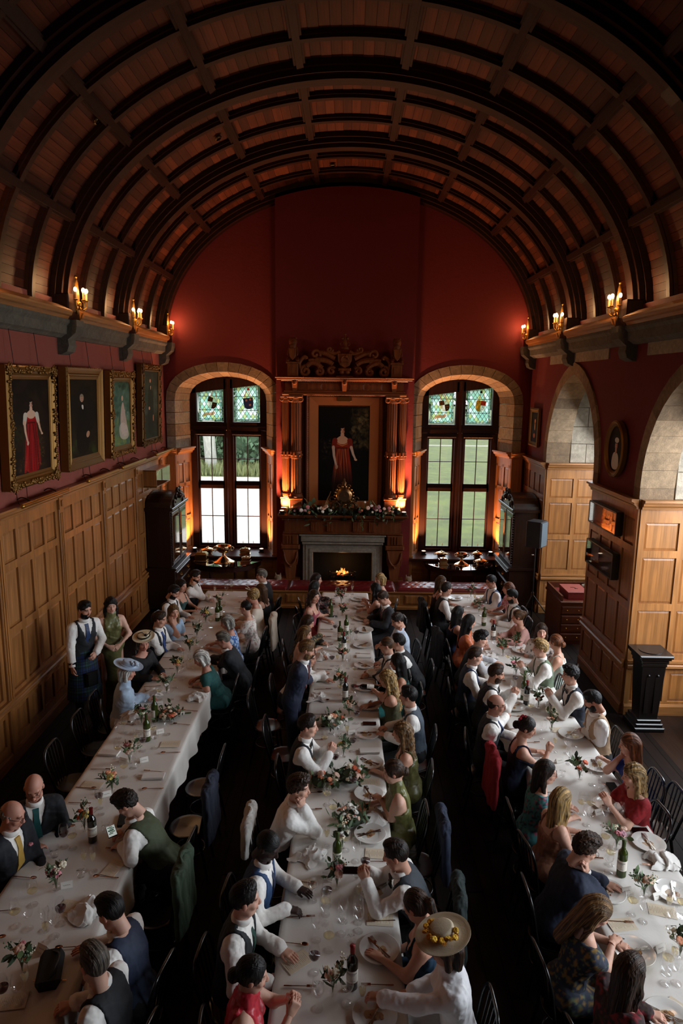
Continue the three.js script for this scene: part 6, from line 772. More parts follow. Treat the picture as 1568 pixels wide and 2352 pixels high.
  {"p":[0.479,1.2,-10.816],"f":190,"y":205,"t":0,"l":"dark-haired woman raising a hand at the far right of the middle table","c":{"k":"dress","c":"#1a1a1e","sl":0,"pat":null,"n":2},"h":["long","#120d0a"],"g":"w","s":"#c6937b","a":[[0.303,0.98,-10.974],"table"],"tag":"woman raising a hand"},
  {"p":[0.596,1.18,-10.415],"f":170,"y":160,"t":-28,"l":"young man with brown hair in dark jacket looking down at the middle table","c":{"k":"suit","j":"#1b1a20","sh":"#e9e4de","tie":"#602028","tr":"#1b1a20"},"h":["short","#3d2615"],"g":"m","s":"#c6937b","a":["table","table"],"tag":"young man in dark jacket"},
  {"p":[0.745,1.19,-9.34],"f":170,"y":160,"t":-22,"l":"man in pale blue shirt with his hand over his face","c":{"k":"shirt","sh":"#b9c6d6","tr":"#14151a"},"h":["short","#24160e"],"g":"m","s":"#c6937b","a":["chin","table"],"tag":"man covering his face"},
  {"p":[0.533,1.23,-8.276],"f":180,"y":185,"t":-8,"l":"man with cropped hair and dark tie reaching towards the plates","c":{"k":"vest","v":"#191b22","sh":"#e9e4de","tie":"#1c1c24","bow":0,"tr":"#101114"},"h":["crop","#5a3c22"],"g":"m","s":"#c6937b","a":[[0.297,0.8,-8.451],"table"],"tag":"man with cropped hair"},
  {"p":[0.71,1.13,-8.659],"f":180,"y":190,"t":-4,"l":"man with dark hair and black waistcoat seen from behind","c":{"k":"vest","v":"#141519","sh":"#e9e4de","tie":null,"bow":0,"tr":"#101114"},"h":["short","#120d0a"],"g":"m","s":"#c6937b","a":["table","table"],"tag":"man seen from behind"},
  {"p":[0.642,1.16,-7.912],"f":180,"y":195,"t":-8,"l":"woman with long black hair in a teal dress","c":{"k":"dress","c":"#10605c","sl":0,"pat":null,"n":2},"h":["longstraight","#120d0a"],"g":"w","s":"#b37d62","a":["table","table"],"tag":"black-haired woman in teal"},
  {"p":[0.485,1.18,-7.378],"f":180,"y":190,"t":-12,"l":"woman with long wavy blonde hair pouring wine from a bottle","c":{"k":"dress","c":"#4d4a30","sl":0,"pat":null,"n":2},"h":["wavy","#b08d58"],"g":"w","s":"#c6937b","a":[[0.214,0.86,-7.996],"table"],"tag":"blonde pouring wine"},
  {"p":[0.689,1.22,-6.856],"f":185,"y":195,"t":-4,"l":"man with dark quiff and grey blue waistcoat beside the blonde woman","c":{"k":"vest","v":"#3a4450","sh":"#e9e4de","tie":"#0f1013","bow":1,"tr":"#101114"},"h":["short","#120d0a"],"g":"m","s":"#c6937b","a":["table","table"],"tag":"man with the quiff"},
  {"p":[0.566,1.18,-6.15],"f":185,"y":190,"t":-6,"l":"woman with long ash brown hair in a bronze satin dress","c":{"k":"dress","c":"#55522f","sl":0,"pat":"satin","n":2},"h":["wavy","#7d5c38"],"g":"w","s":"#c6937b","a":["table","lap"],"tag":"woman in bronze satin"},
  {"p":[0.433,1.19,-5.441],"f":180,"y":178,"t":-8,"l":"woman with tied brown hair in olive satin dress eating from her plate","c":{"k":"dress","c":"#6b6a3c","sl":0,"pat":"satin","n":1},"h":["bun","#3d2615"],"g":"w","s":"#cfa08a","a":[[0.292,0.88,-5.561],"table"],"tag":"woman in olive satin"},
  {"p":[0.39,1.14,-4.441],"f":185,"y":188,"t":-16,"l":"man in dark grey waistcoat with both hands at his mouth","c":{"k":"vest","v":"#272e36","sh":"#e9e4de","tie":"#0f1013","bow":1,"tr":"#101114"},"h":["short","#24160e"],"g":"m","s":"#c6937b","a":["clasp","clasp"],"tag":"man with hands at mouth"},
  {"p":[0.488,1.15,-3.933],"f":190,"y":215,"t":-18,"l":"smiling woman with brown ponytail in a dark blue dress","c":{"k":"dress","c":"#0f3148","sl":0,"pat":null,"n":2},"h":["pony","#3d2615"],"g":"w","s":"#c6937b","a":["table","lap"],"tag":"woman with the ponytail"},
  {"p":[0.619,1.22,-3.52],"f":180,"y":185,"t":-10,"l":"woman in white jacket and cream hat trimmed with yellow flowers","c":{"k":"dress","c":"#e6e4e6","sl":2,"pat":null,"n":3},"h":["bob","#3d2615"],"g":"w","s":"#c6937b","a":[[0.125,0.84,-3.549],[0.382,0.8,-3.6]],"hat":"yellow","tag":"woman in white jacket"},
  {"p":[1.63,1.22,-11.203],"f":-5,"y":20,"t":-5,"l":"brown-haired woman at the far left end of the right table","c":{"k":"dress","c":"#3a2a2c","sl":0,"pat":null,"n":2},"h":["long","#5a3c22"],"g":"w","s":"#c6937b","a":["table","table"],"tag":"brown-haired woman at far end"},
  {"p":[1.667,1.2,-10.868],"f":0,"y":-20,"t":-4,"l":"man with dark hair and black waistcoat at the far end of the right table","c":{"k":"vest","v":"#131419","sh":"#e9e4de","tie":null,"bow":0,"tr":"#101114"},"h":["short","#24160e"],"g":"m","s":"#c6937b","a":["table","table"],"tag":"dark-haired man at far end"},
  {"p":[1.699,1.16,-9.793],"f":-10,"y":-30,"t":-5,"l":"woman with long dark hair and blue dress in front of the grey jacket","c":{"k":"dress","c":"#17264a","sl":0,"pat":null,"n":2},"h":["longstraight","#120d0a"],"g":"w","s":"#c6937b","a":["table","table"],"tag":"dark-haired woman in blue"},
  {"p":[1.795,1.16,-9.414],"f":0,"y":-15,"t":-10,"l":"black-haired woman in an orange satin blouse","c":{"k":"dress","c":"#c8693f","sl":1,"pat":"satin","n":1},"h":["longstraight","#120d0a"],"g":"w","s":"#c6937b","a":["table","table"],"tag":"woman in orange satin"},
  {"p":[1.827,1.16,-8.748],"f":5,"y":10,"t":-10,"l":"young man with dark curls and pale shirt leaning on the right table","c":{"k":"vest","v":"#181a20","sh":"#d6d6da","tie":null,"bow":0,"tr":"#101114"},"h":["curlytop","#120d0a"],"g":"m","s":"#cfa08a","a":["table","table"],"tag":"young man in pale shirt"},
  {"p":[1.619,1.2,-8.041],"f":5,"y":10,"t":-8,"l":"man with brown hair in navy waistcoat beside the dark-curled man","c":{"k":"vest","v":"#1d2a44","sh":"#e9e4de","tie":"#1d2a44","bow":0,"tr":"#101114"},"h":["short","#3d2615"],"g":"m","s":"#cfa08a","a":["table","table"],"tag":"man beside the curls"},
  {"p":[1.784,1.18,-7.57],"f":5,"y":10,"t":-10,"l":"bearded man in black waistcoat with his hands clasped on the right table","c":{"k":"vest","v":"#141417","sh":"#e9e4de","tie":"#0f1013","bow":1,"tr":"#101114"},"h":["short","#3d2615"],"g":"m","s":"#c6937b","a":["clasp","clasp"],"beard":"#3d2615","tag":"bearded man clasping hands"},
  {"p":[1.605,1.2,-6.722],"f":10,"y":10,"t":-6,"l":"balding man with glasses and navy tie at the right table","c":{"k":"vest","v":"#16191f","sh":"#e9e4de","tie":"#16305a","bow":0,"tr":"#101114"},"h":["bald","#24160e"],"g":"m","s":"#bd8570","a":["table",[2.259,0.85,-7.797]],"glasses":1,"tag":"balding man with glasses"},
  {"p":[1.829,1.16,-6.32],"f":0,"y":20,"t":-14,"l":"woman in navy dress with a red flower in her dark bun","c":{"k":"dress","c":"#101a33","sl":1,"pat":null,"n":2},"h":["bun","#24160e"],"g":"w","s":"#c6937b","a":[[2.081,0.79,-6.509],"clasp"],"hat":"redflower","tag":"woman with red hair flower"},
  {"p":[1.781,1.18,-5.491],"f":0,"y":15,"t":-4,"l":"woman with long dark hair and glasses in a turquoise floral dress","c":{"k":"dress","c":"#3f7f80","sl":1,"pat":"tealfloral","n":1},"h":["long","#24160e"],"g":"w","s":"#cfa08a","a":["table","table"],"glasses":1,"tag":"woman in turquoise floral"},
  {"p":[1.793,1.18,-5.082],"f":-10,"y":-35,"t":-4,"l":"woman with long straight blonde hair in a backless rose dress","c":{"k":"dress","c":"#9a6a52","sl":0,"pat":"satin","n":2},"h":["longstraight","#b08d58"],"g":"w","s":"#cfa08a","a":["table","table"],"tag":"woman with straight blonde hair"},
  {"p":[1.791,1.16,-4.515],"f":0,"y":-5,"t":-24,"l":"man with brown curls, glasses and navy suit at the right table","c":{"k":"suit","j":"#141d33","sh":"#e9e4de","tie":"#222","tr":"#141d33"},"h":["curlytop","#3d2615"],"g":"m","s":"#cfa08a","a":["table","chin"],"glasses":1,"tag":"man in navy suit"},
  {"p":[1.672,1.14,-3.921],"f":-5,"y":5,"t":-34,"l":"woman with strawberry blonde hair in a dark floral dress eating","c":{"k":"dress","c":"#2a3140","sl":1,"pat":"goldfloral","n":1},"h":["long","#7d5c38"],"g":"w","s":"#cfa08a","a":["table",[1.861,0.86,-4.015]],"tag":"woman in dark floral eating"},
  {"p":[1.665,1.22,-3.38],"f":-10,"y":-35,"t":-10,"l":"woman with long dark brown hair in a dark red floral dress at lower right","c":{"k":"dress","c":"#2c1416","sl":2,"pat":"redfloral","n":1},"h":["longstraight","#3d2615"],"g":"w","s":"#cfa08a","a":["table","table"],"tag":"woman in dark red floral"},
  {"p":[2.5,1.2,-11.357],"f":170,"y":160,"t":-14,"l":"man with glasses and navy waistcoat at the far right end of the right table","c":{"k":"vest","v":"#2a4268","sh":"#e9e4de","tie":null,"bow":0,"tr":"#101114"},"h":["short","#120d0a"],"g":"m","s":"#c6937b","a":["table","table"],"glasses":1,"tag":"man in glasses at far end"},
  {"p":[2.699,1.2,-10.957],"f":175,"y":185,"t":-5,"l":"woman with auburn hair in a pink floral dress beside the bearded man","c":{"k":"dress","c":"#c9788a","sl":1,"pat":"pinkfloral","n":1},"h":["long","#7a4524"],"g":"w","s":"#c6937b","a":["table","table"],"tag":"auburn woman in pink floral"},
  {"p":[2.648,1.22,-10.472],"f":180,"y":180,"t":-14,"l":"dark-bearded man in charcoal waistcoat at the right table","c":{"k":"vest","v":"#20242b","sh":"#e9e4de","tie":null,"bow":0,"tr":"#101114"},"h":["short","#120d0a"],"g":"m","s":"#c6937b","a":["table","table"],"beard":"#120d0a","tag":"bearded man in charcoal"},
  {"p":[2.566,1.14,-9.716],"f":175,"y":190,"t":-6,"l":"woman in dusty rose top leaning on her arms","c":{"k":"dress","c":"#b98a80","sl":2,"pat":null,"n":1},"h":["up","#5a3c22"],"g":"w","s":"#c6937b","a":["table","table"],"tag":"woman in dusty rose"},
  {"p":[2.718,1.18,-9.016],"f":120,"y":100,"t":-4,"l":"laughing woman in white spotted dress turned to the camera","c":{"k":"dress","c":"#d9cfc8","sl":1,"pat":"spots","n":1},"h":["long","#3d2615"],"g":"w","s":"#cfa08a","a":["lap","lap"],"tag":"laughing woman in spots"},
  {"p":[2.808,1.16,-8.66],"f":200,"y":225,"t":-5,"l":"woman with auburn braided bun in a mint dress","c":{"k":"dress","c":"#c9d6cc","sl":0,"pat":null,"n":2},"h":["bun","#7a4524"],"g":"w","s":"#c6937b","a":["table","table"],"tag":"woman with braided bun"},
  {"p":[2.481,1.24,-8.233],"f":180,"y":185,"t":-2,"l":"man with blond curls in sage waistcoat clapping his hands","c":{"k":"vest","v":"#62705a","sh":"#e9e4de","tie":null,"bow":0,"tr":"#101114"},"h":["curlytop","#b08d58"],"g":"m","s":"#cfa08a","a":["clasp","clasp"],"tag":"man clapping"},
  {"p":[2.622,1.22,-7.476],"f":180,"y":182,"t":-2,"l":"man with dark curly hair, bow tie and navy waistcoat, hands together","c":{"k":"vest","v":"#171d2c","sh":"#e9e4de","tie":"#0f1013","bow":1,"tr":"#101114"},"h":["curlytop","#120d0a"],"g":"m","s":"#cfa08a","a":["clasp","clasp"],"tag":"man with dark curls"},
  {"p":[2.666,1.2,-6.859],"f":180,"y":195,"t":-26,"l":"bearded man in tan-backed waistcoat with folded arms","c":{"k":"vest","v":"#a8896a","sh":"#e9e4de","tie":null,"bow":0,"tr":"#101114"},"h":["short","#120d0a"],"g":"m","s":"#b37d62","a":[[2.622,0.79,-7.0],[2.738,0.79,-7.142]],"beard":"#120d0a","tag":"man with folded arms"},
  {"p":[2.724,1.16,-6.028],"f":180,"y":190,"t":-8,"l":"woman with long chestnut hair in a royal blue dress","c":{"k":"dress","c":"#12338c","sl":1,"pat":null,"n":1},"h":["longstraight","#7a4524"],"g":"w","s":"#cfa08a","a":[[2.541,0.79,-6.505],"chin"],"tag":"woman in royal blue"},
  {"p":[2.528,1.18,-5.467],"f":175,"y":180,"t":-6,"l":"woman with long blonde curls in a red lace dress with folded hands","c":{"k":"dress","c":"#8c1018","sl":1,"pat":"lace","n":1},"h":["wavy","#a88758"],"g":"w","s":"#cfa08a","a":["clasp","clasp"],"tag":"woman in red lace"},
  {"p":[-3.292,1.67,-8.219],"f":40,"y":30,"t":-10,"l":"standing man in a blue-green tartan kilt and black waistcoat","c":{"k":"kilt","v":"#101216","sh":"#e9e4de","tie":"#18305a","tr":"#101216"},"h":["short","#120d0a"],"g":"m","s":"#c6937b","a":["front","side"],"beard":"#120d0a","stand":1,"tag":"man in the kilt"},
  {"p":[-3.1,1.6,-8.617],"f":60,"y":60,"t":-10,"l":"standing woman with long dark hair in a long olive satin gown","c":{"k":"dress","c":"#6a6840","sl":0,"pat":"satin","n":1},"h":["wavy","#120d0a"],"g":"w","s":"#cfa08a","a":["front","front"],"stand":1,"tag":"woman in the olive gown"},
  {"p":[-0.439,1.5,-7.428],"f":8,"y":0,"t":-20,"l":"standing bearded man in a navy suit leaning over the middle table","c":{"k":"suit","j":"#131c33","sh":"#e9e4de","tie":"#5a2a2c","tr":"#131c33"},"h":["short","#7d5c38"],"g":"m","s":"#c6937b","a":[[-0.417,0.98,-7.789],[-0.341,0.82,-8.003]],"beard":"#7d5c38","stand":1,"tag":"standing man in navy"},
];
const WARE = {"vase":[[-2.153,-11.101,"r"],[-2.21,-10.299,"m"],[-2.21,-9.649,"r"],[-2.19,-9.093,"y"],[-2.182,-8.355,"y"],[-2.167,-7.774,"w"],[-2.251,-7.018,"p"],[-2.129,-6.216,"p"],[-2.138,-5.727,"y"],[-2.18,-5.165,"m"],[-2.132,-4.479,"p"],[-2.044,-3.753,"r"],[-0.07,-11.392,"r"],[-0.052,-10.739,"r"],[-0.006,-9.422,"p"],[-0.025,-8.838,"r"],[-0.045,-8.009,"d"],[0.059,-7.283,"r"],[0.001,-6.403,"y"],[0.002,-5.004,"w"],[-0.035,-4.556,"r"],[-0.047,-3.639,"r"],[2.257,-11.832,"r"],[2.243,-10.99,"r"],[2.233,-9.136,"d"],[2.469,-9.371,"d"],[2.258,-8.472,"p"],[2.272,-8.145,"w"],[2.3,-7.551,"D"],[2.296,-6.992,"r"],[2.294,-6.064,"d"],[2.259,-5.048,"p"],[2.257,-4.508,"r"],[2.269,-3.97,"r"]],"bouq":[[-1.953,-7.186,20],[-0.089,-7.082,25],[-0.136,-5.915,15],[0.1,-6.03,60],[0.087,-5.391,70]],"bot":[[-2.044,-10.397,"g"],[-2.017,-10.49,"g"],[-2.119,-7.08,"g"],[-2.083,-6.656,"g"],[-2.063,-5.034,"d"],[-0.077,-9.611,"g"],[0.017,-9.89,"g"],[-0.016,-9.175,"d"],[0.012,-7.648,"d"],[-0.039,-4.775,"g"],[0.073,-3.688,"d"],[2.201,-10.363,"g"],[2.222,-9.76,"d"],[2.179,-7.775,"g"],[2.177,-7.636,"d"],[2.177,-4.738,"g"]],"red":[[-2.068,-6.45],[-2.167,-5.478],[-2.266,-4.955],[-1.959,-4.154],[-2.045,-3.512],[-0.15,-9.883],[0.169,-9.666],[-0.171,-8.682],[0.115,-7.801],[0.14,-7.105],[0.097,-6.513],[-0.08,-6.185],[0.093,-5.802],[0.18,-4.689],[-0.106,-4.37],[-0.169,-3.792],[2.164,-8.131]],"wine":[[-1.998,-4.686,"f"],[-1.926,-4.68,"f"],[-2.189,-4.938,"w"],[-2.122,-5.39,"f"],[-2.0,-5.16,"t"],[-2.297,-4.839,"t"],[-2.003,-4.622,"t"],[-2.234,-4.326,"w"],[-2.27,-4.28,"w"],[-2.263,-4.126,"w"],[-2.167,-4.107,"e"],[-2.049,-4.096,"e"],[-1.96,-4.044,"e"],[-1.992,-3.99,"f"],[-1.961,-3.525,"e"],[-1.943,-3.59,"f"],[-2.064,-6.134,"e"],[-2.104,-5.97,"w"],[-1.978,-6.0,"e"],[-2.273,-6.298,"w"],[-0.143,-5.583,"w"],[-0.086,-5.381,"w"],[0.027,-5.333,"e"],[-0.126,-5.012,"f"],[0.028,-4.971,"w"],[0.11,-4.842,"e"],[0.109,-4.677,"t"],[-0.212,-4.412,"e"],[-0.114,-4.282,"w"],[-0.119,-4.201,"e"],[0.124,-4.375,"f"],[0.016,-4.222,"e"],[0.119,-4.214,"e"],[0.004,-4.107,"e"],[0.121,-4.137,"e"],[-0.169,-4.051,"e"],[-0.081,-3.968,"w"],[0.067,-4.03,"t"],[-0.141,-3.65,"t"],[-0.136,-3.529,"e"],[0.043,-3.568,"e"],[0.134,-3.535,"f"],[-0.198,-3.636,"e"],[2.133,-6.55,"t"],[2.2,-6.561,"f"],[2.277,-6.331,"e"],[2.14,-6.117,"t"],[2.184,-6.101,"w"],[2.502,-6.128,"f"],[2.382,-5.975,"e"],[2.449,-5.904,"t"],[2.125,-5.513,"w"],[2.117,-5.355,"e"],[2.199,-5.501,"w"],[2.272,-5.353,"e"],[2.411,-5.377,"e"],[2.159,-5.045,"w"],[2.13,-4.853,"w"],[2.086,-4.768,"e"],[2.237,-5.053,"e"],[2.094,-4.336,"w"],[2.147,-4.269,"e"],[2.15,-4.326,"e"],[2.354,-4.328,"f"],[2.445,-4.33,"w"],[2.07,-3.755,"e"],[2.146,-3.757,"e"],[2.12,-3.837,"w"],[2.18,-3.875,"f"],[2.315,-4.209,"e"],[2.227,-10.839,"w"],[2.131,-11.287,"e"],[2.256,-11.483,"f"],[2.079,-9.389,"e"],[2.142,-9.326,"e"],[2.229,-8.83,"w"],[2.199,-8.117,"e"],[2.159,-7.373,"w"],[2.312,-7.252,"f"],[2.39,-7.267,"f"],[2.148,-6.829,"e"],[2.149,-6.569,"t"],[2.214,-6.605,"f"],[2.321,-6.54,"e"],[2.447,-6.683,"w"],[2.329,-7.78,"e"],[2.073,-7.866,"e"],[-0.223,-9.076,"e"],[0.051,-9.291,"w"],[0.142,-9.401,"e"],[-0.099,-8.694,"f"],[0.051,-8.608,"e"],[-0.013,-8.427,"e"],[0.132,-8.346,"w"],[-0.097,-8.513,"t"],[0.068,-7.895,"e"],[0.151,-7.635,"e"],[-0.051,-7.814,"w"],[-0.131,-6.864,"e"],[-0.039,-6.808,"e"],[0.036,-6.751,"f"],[-0.081,-6.633,"e"],[0.14,-6.725,"t"],[-0.196,-6.573,"w"],[0.072,-10.084,"e"],[0.117,-10.336,"w"],[-0.148,-10.324,"e"],[-0.21,-11.145,"e"],[0.039,-11.01,"w"],[0.099,-11.462,"e"],[-0.147,-11.687,"e"],[0.001,-11.776,"f"],[0.121,-11.905,"f"],[0.154,-10.734,"t"],[-2.337,-11.713,"f"],[-2.083,-11.958,"w"],[-2.14,-11.78,"e"],[-2.252,-11.015,"e"],[-2.021,-10.825,"w"],[-2.364,-11.324,"f"],[-2.202,-9.994,"e"],[-2.085,-10.085,"w"],[-2.092,-9.75,"e"],[-2.18,-9.356,"w"],[-2.039,-9.287,"e"],[-2.188,-8.789,"e"],[-2.05,-8.534,"w"],[-2.168,-8.593,"f"],[-2.091,-8.168,"e"],[-2.109,-7.94,"w"],[-2.055,-8.228,"e"],[-2.075,-7.62,"e"],[-2.214,-7.616,"w"],[-2.268,-7.317,"e"],[-2.028,-7.092,"t"],[-2.029,-6.707,"w"],[-2.273,-6.823,"e"],[-2.378,-6.82,"w"],[-2.4,-6.695,"e"],[-1.954,-6.511,"e"],[-2.155,-6.504,"f"],[-1.906,-6.793,"e"]],"plate":[[0.227,-11.585],[0.269,-11.152],[0.269,-10.57],[0.302,-10.051],[0.253,-9.421],[0.261,-8.699],[0.254,-8.011],[0.292,-7.525],[0.258,-6.856],[0.268,-6.278],[0.239,-5.748],[0.233,-5.167],[0.255,-4.525],[0.258,-3.973],[0.208,-3.481],[1.966,-11.717],[2.535,-11.166],[2.484,-9.967],[2.484,-11.741],[2.539,-9.308],[2.012,-7.555],[2.449,-8.04],[2.521,-7.572],[2.485,-6.922],[1.921,-8.742],[2.544,-6.293],[2.413,-5.64],[2.553,-5.116],[1.998,-4.546],[2.495,-4.551],[1.972,-3.993],[1.974,-3.507]],"menu":[[-1.815,-6.601,5],[-1.827,-6.585,2],[-2.363,-5.828,-5],[-1.785,-4.727,75],[-2.015,-3.54,10],[-1.946,-4.313,-10],[-0.292,-4.559,30],[-0.284,-3.872,40],[0.276,-4.245,-3],[0.257,-5.951,3],[0.281,-4.939,-5],[1.989,-4.238,8],[2.333,-4.375,-15],[2.035,-3.562,40],[2.397,-7.027,0]],"nap":[[-1.785,-7.682,0],[-2.406,-7.18,0],[-2.331,-7.779,1],[-1.821,-4.264,0],[-1.83,-5.983,2],[-2.398,-6.389,2],[-0.32,-7.729,1],[-0.336,-8.962,0],[0.267,-6.505,2],[0.264,-5.39,0],[-0.255,-4.887,1],[2.577,-4.903,0],[2.038,-9.147,1],[0.264,-9.02,2],[-1.889,-10.811,2],[-2.454,-10.379,2]],"card":[[-2.067,-4.513,20],[-2.0,-6.254,30],[-2.198,-6.237,-20],[-2.171,-5.67,30],[-1.987,-3.926,-25],[-2.176,-7.476,20],[-1.994,-6.824,30],[-2.209,-6.792,-10],[2.28,-5.524,20],[2.143,-4.557,15],[2.354,-4.51,20],[2.156,-4.025,25],[0.084,-6.871,15],[-0.108,-4.652,-15],[2.188,-6.369,20]],"phone":[[0.288,-7.101,0,"p"],[-0.228,-6.457,0,"p"],[2.564,-5.903,0,"w"],[2.553,-5.291,0,"p"],[-1.898,-5.313,10,"w"],[-1.86,-3.745,15,"b"],[-0.2,-10.685,0,"p"]],"chair":[[-2.923,-7.553,0],[-2.913,-6.394,0],[-2.986,-7.063,0],[-1.375,-6.343,180],[-1.405,-5.714,180],[-1.428,-4.655,180],[-0.776,-7.651,0],[-0.795,-6.993,0],[0.585,-5.245,180],[3.048,-5.788,180]]};
// ---------------------------------------------------------------- the guests
const LOD = [{ d: 5.7, head: 0.0050, hair: 0.0074, body: 0.0138, skin: 0.025, hand: 0.0044 }, { d: 8.4, head: 0.0076, hair: 0.0104, body: 0.0185, skin: 0.032, hand: 0.0064 }, { d: 99, head: 0.0105, hair: 0.0138, body: 0.0235, skin: 0.036, hand: 0.0086 }];
const headCache = new Map(), handCache = new Map(), clothCache = new Map();
function headGeo(g, q) {
  const key = g + q; if (headCache.has(key)) return headCache.get(key);
  const F = new Field([-0.105, -0.165, -0.13], [0.105, 0.135, 0.135], LOD[q].head), m = g === 'm';
  F.ell([0, 0.022, -0.012], [0.076, 0.097, 0.096], 0); F.ell([0, -0.035, 0.020], [0.060, 0.085, 0.072], 0.03); const j = m ? 0.040 : 0.030; F.cap([-j, -0.082, 0.026], [j, -0.082, 0.026], 0.029, 0.029, 0.03); F.ell([0, -0.102, 0.056], [m ? 0.026 : 0.021, 0.02, 0.021], 0.02);
  F.cap([-0.034, 0.026, 0.070], [0.034, 0.026, 0.070], m ? 0.015 : 0.012, m ? 0.015 : 0.012, 0.015);
  for (const s of [-1, 1]) { F.ell([s * 0.041, -0.027, 0.056], [0.025, 0.022, 0.021], 0.02); F.ell([s * 0.031, 0.003, 0.094], [0.017, 0.011, 0.013], 0.01, true); F.ell([s * 0.031, 0.001, 0.0715], [0.0145, 0.0105, 0.0145], 0.003); F.ell([s * 0.079, -0.006, -0.006], [0.010, 0.030, 0.018], 0.008); F.ell([s * 0.010, -0.038, 0.097], [0.009, 0.008, 0.010], 0.006); }
  F.cap([0, 0.012, 0.086], [0, -0.034, 0.106], 0.007, m ? 0.0125 : 0.011, 0.012); F.cap([-0.018, -0.061, 0.086], [0.018, -0.061, 0.086], 0.007, 0.007, 0.006); F.cap([-0.014, -0.0725, 0.085], [0.014, -0.0725, 0.085], 0.008, 0.008, 0.006); F.cap([0, -0.07, -0.02], [0, -0.17, -0.035], 0.054, 0.055, 0.03);
  const r = F.mesh((x, y, z) => {
    const ax = Math.abs(x); if (z > 0.072 && y < -0.054 && y > -0.080 && ax < 0.024) return m ? [0.86, 0.62, 0.58] : [0.80, 0.42, 0.42];
    const ex = ax - 0.031, ey = y - 0.001; if (z > 0.074 && ex * ex + ey * ey * 2.6 < 0.0135 ** 2) return ex * ex + ey * ey < 0.0058 ** 2 ? [0.10, 0.07, 0.06] : (ey > 0.003 ? [0.35, 0.25, 0.22] : [0.95, 1.05, 1.15]);
    if (z > 0.055 && y > 0.016 + (m ? 0 : 0.003) && y < 0.031 && ax > 0.012 && ax < 0.054) return m ? [0.30, 0.22, 0.18] : [0.42, 0.32, 0.26];
    if (ax > 0.073 && Math.abs(y + 0.006) < 0.03) return [1.0, 0.82, 0.78]; if (y < -0.01 && y > -0.05 && ax > 0.02 && ax < 0.06 && z > 0.04) return [1.03, 0.90, 0.86]; if (z > 0.095 && y < 0) return [1.0, 0.88, 0.84]; return [1, 1, 1];
  }); headCache.set(key, r); return r;
}
const POSE = { flat: [0.12, 0.22, 0.15], relaxed: [0.45, 0.55, 0.35], curl: [0.8, 1.0, 0.6], fist: [1.25, 1.35, 0.8] };
function handGeo(pose, q) {   // a right hand: wrist at the origin, fingers along +z, palm down, thumb towards +x
  const key = pose + q; if (handCache.has(key)) return handCache.get(key);
  const F = new Field([-0.06, -0.10, -0.035], [0.08, 0.04, 0.19], LOD[q].hand), c = POSE[pose], k = q === 2 ? 0.003 : 0.004;
  F.cap([0, 0, -0.03], [0, 0, 0.03], 0.027, 0.026, 0, [0, 1, 0, 0.78]); for (const x of [0.026, 0.009, -0.009, -0.025]) F.cap([x * 0.6, 0, 0.02], [x, 0.001, 0.084], 0.016, 0.0135, 0.012, [0, 1, 0, 0.8]);
  [[0.029, 0.068], [0.0095, 0.077], [-0.0105, 0.071], [-0.0285, 0.055]].forEach(([x, L], i) => { let p = [x, 0.001, 0.084], a = 0; const yaw = x * 1.6; [0.46, 0.30, 0.24].forEach((f, s) => { a += c[s] * (i === 3 ? 1.1 : 1); const n = [p[0] + L * f * Math.cos(a) * Math.sin(yaw), p[1] - L * f * Math.sin(a), p[2] + L * f * Math.cos(a) * Math.cos(yaw)], r = 0.0092 - s * 0.0009 - (i === 3 ? 0.001 : 0); F.cap(p, n, r, r - 0.0008, k); p = n; }); });
  F.cap([0.022, -0.004, 0.022], [0.046, -0.012, 0.054], 0.014, 0.011, 0.01); F.cap([0.046, -0.012, 0.054], [0.052 - c[0] * 0.012, -0.016 - c[0] * 0.01, 0.088], 0.0105, 0.0085, 0.004);
  const r = F.mesh((x, y, z) => z > 0.10 ? [1.0, 0.9, 0.87] : [1, 0.97, 0.95]); handCache.set(key, r); return r;
}
// one continuous slanted mapping, so that creases cross the garment without seams
function draped(g) { const p = g.attributes.position, u = new Float32Array(p.count * 2); for (let i = 0; i < p.count; i++) { const x = p.getX(i), y = p.getY(i), z = p.getZ(i); u[i * 2] = 2.4 * (0.8 * x + 0.7 * z + 0.25 * y); u[i * 2 + 1] = 1.7 * (y + 0.35 * (x - z)); } g.setAttribute('uv', new THREE.BufferAttribute(u, 2)); return g; }
const skinMats = new Map(), fabMats = new Map();
const skinMat = (h) => { if (!skinMats.has(h)) skinMats.set(h, phys({ color: lin(h), vertexColors: true, roughness: 0.55, sheen: 0.15 })); return skinMats.get(h); };
const fabric = (h, rough = 0.85, vc = false) => { const k = h + rough + vc; if (!fabMats.has(k)) fabMats.set(k, phys({ color: vc ? 0xffffff : lin(h), roughness: rough, vertexColors: vc, sheen: rough > 0.6 ? 0.25 : 0.0, sheenRoughness: 0.6, sheenColor: vc ? lin('#444444') : lin(h), bumpMap: creaseTex, bumpScale: rough < 0.5 ? 0.012 : 0.010 })); return fabMats.get(k); };
const hairMat = (h) => { const k = 'hair' + h; if (!fabMats.has(k)) fabMats.set(k, phys({ color: lin(h), roughness: 0.5, vertexColors: true, map: strandCol, bumpMap: strandTex, bumpScale: 0.004, specularIntensity: 0.6 })); return fabMats.get(k); };
const rgb = (h) => lin(h).toArray(), mul = (c, k) => c.map((v) => v * k);
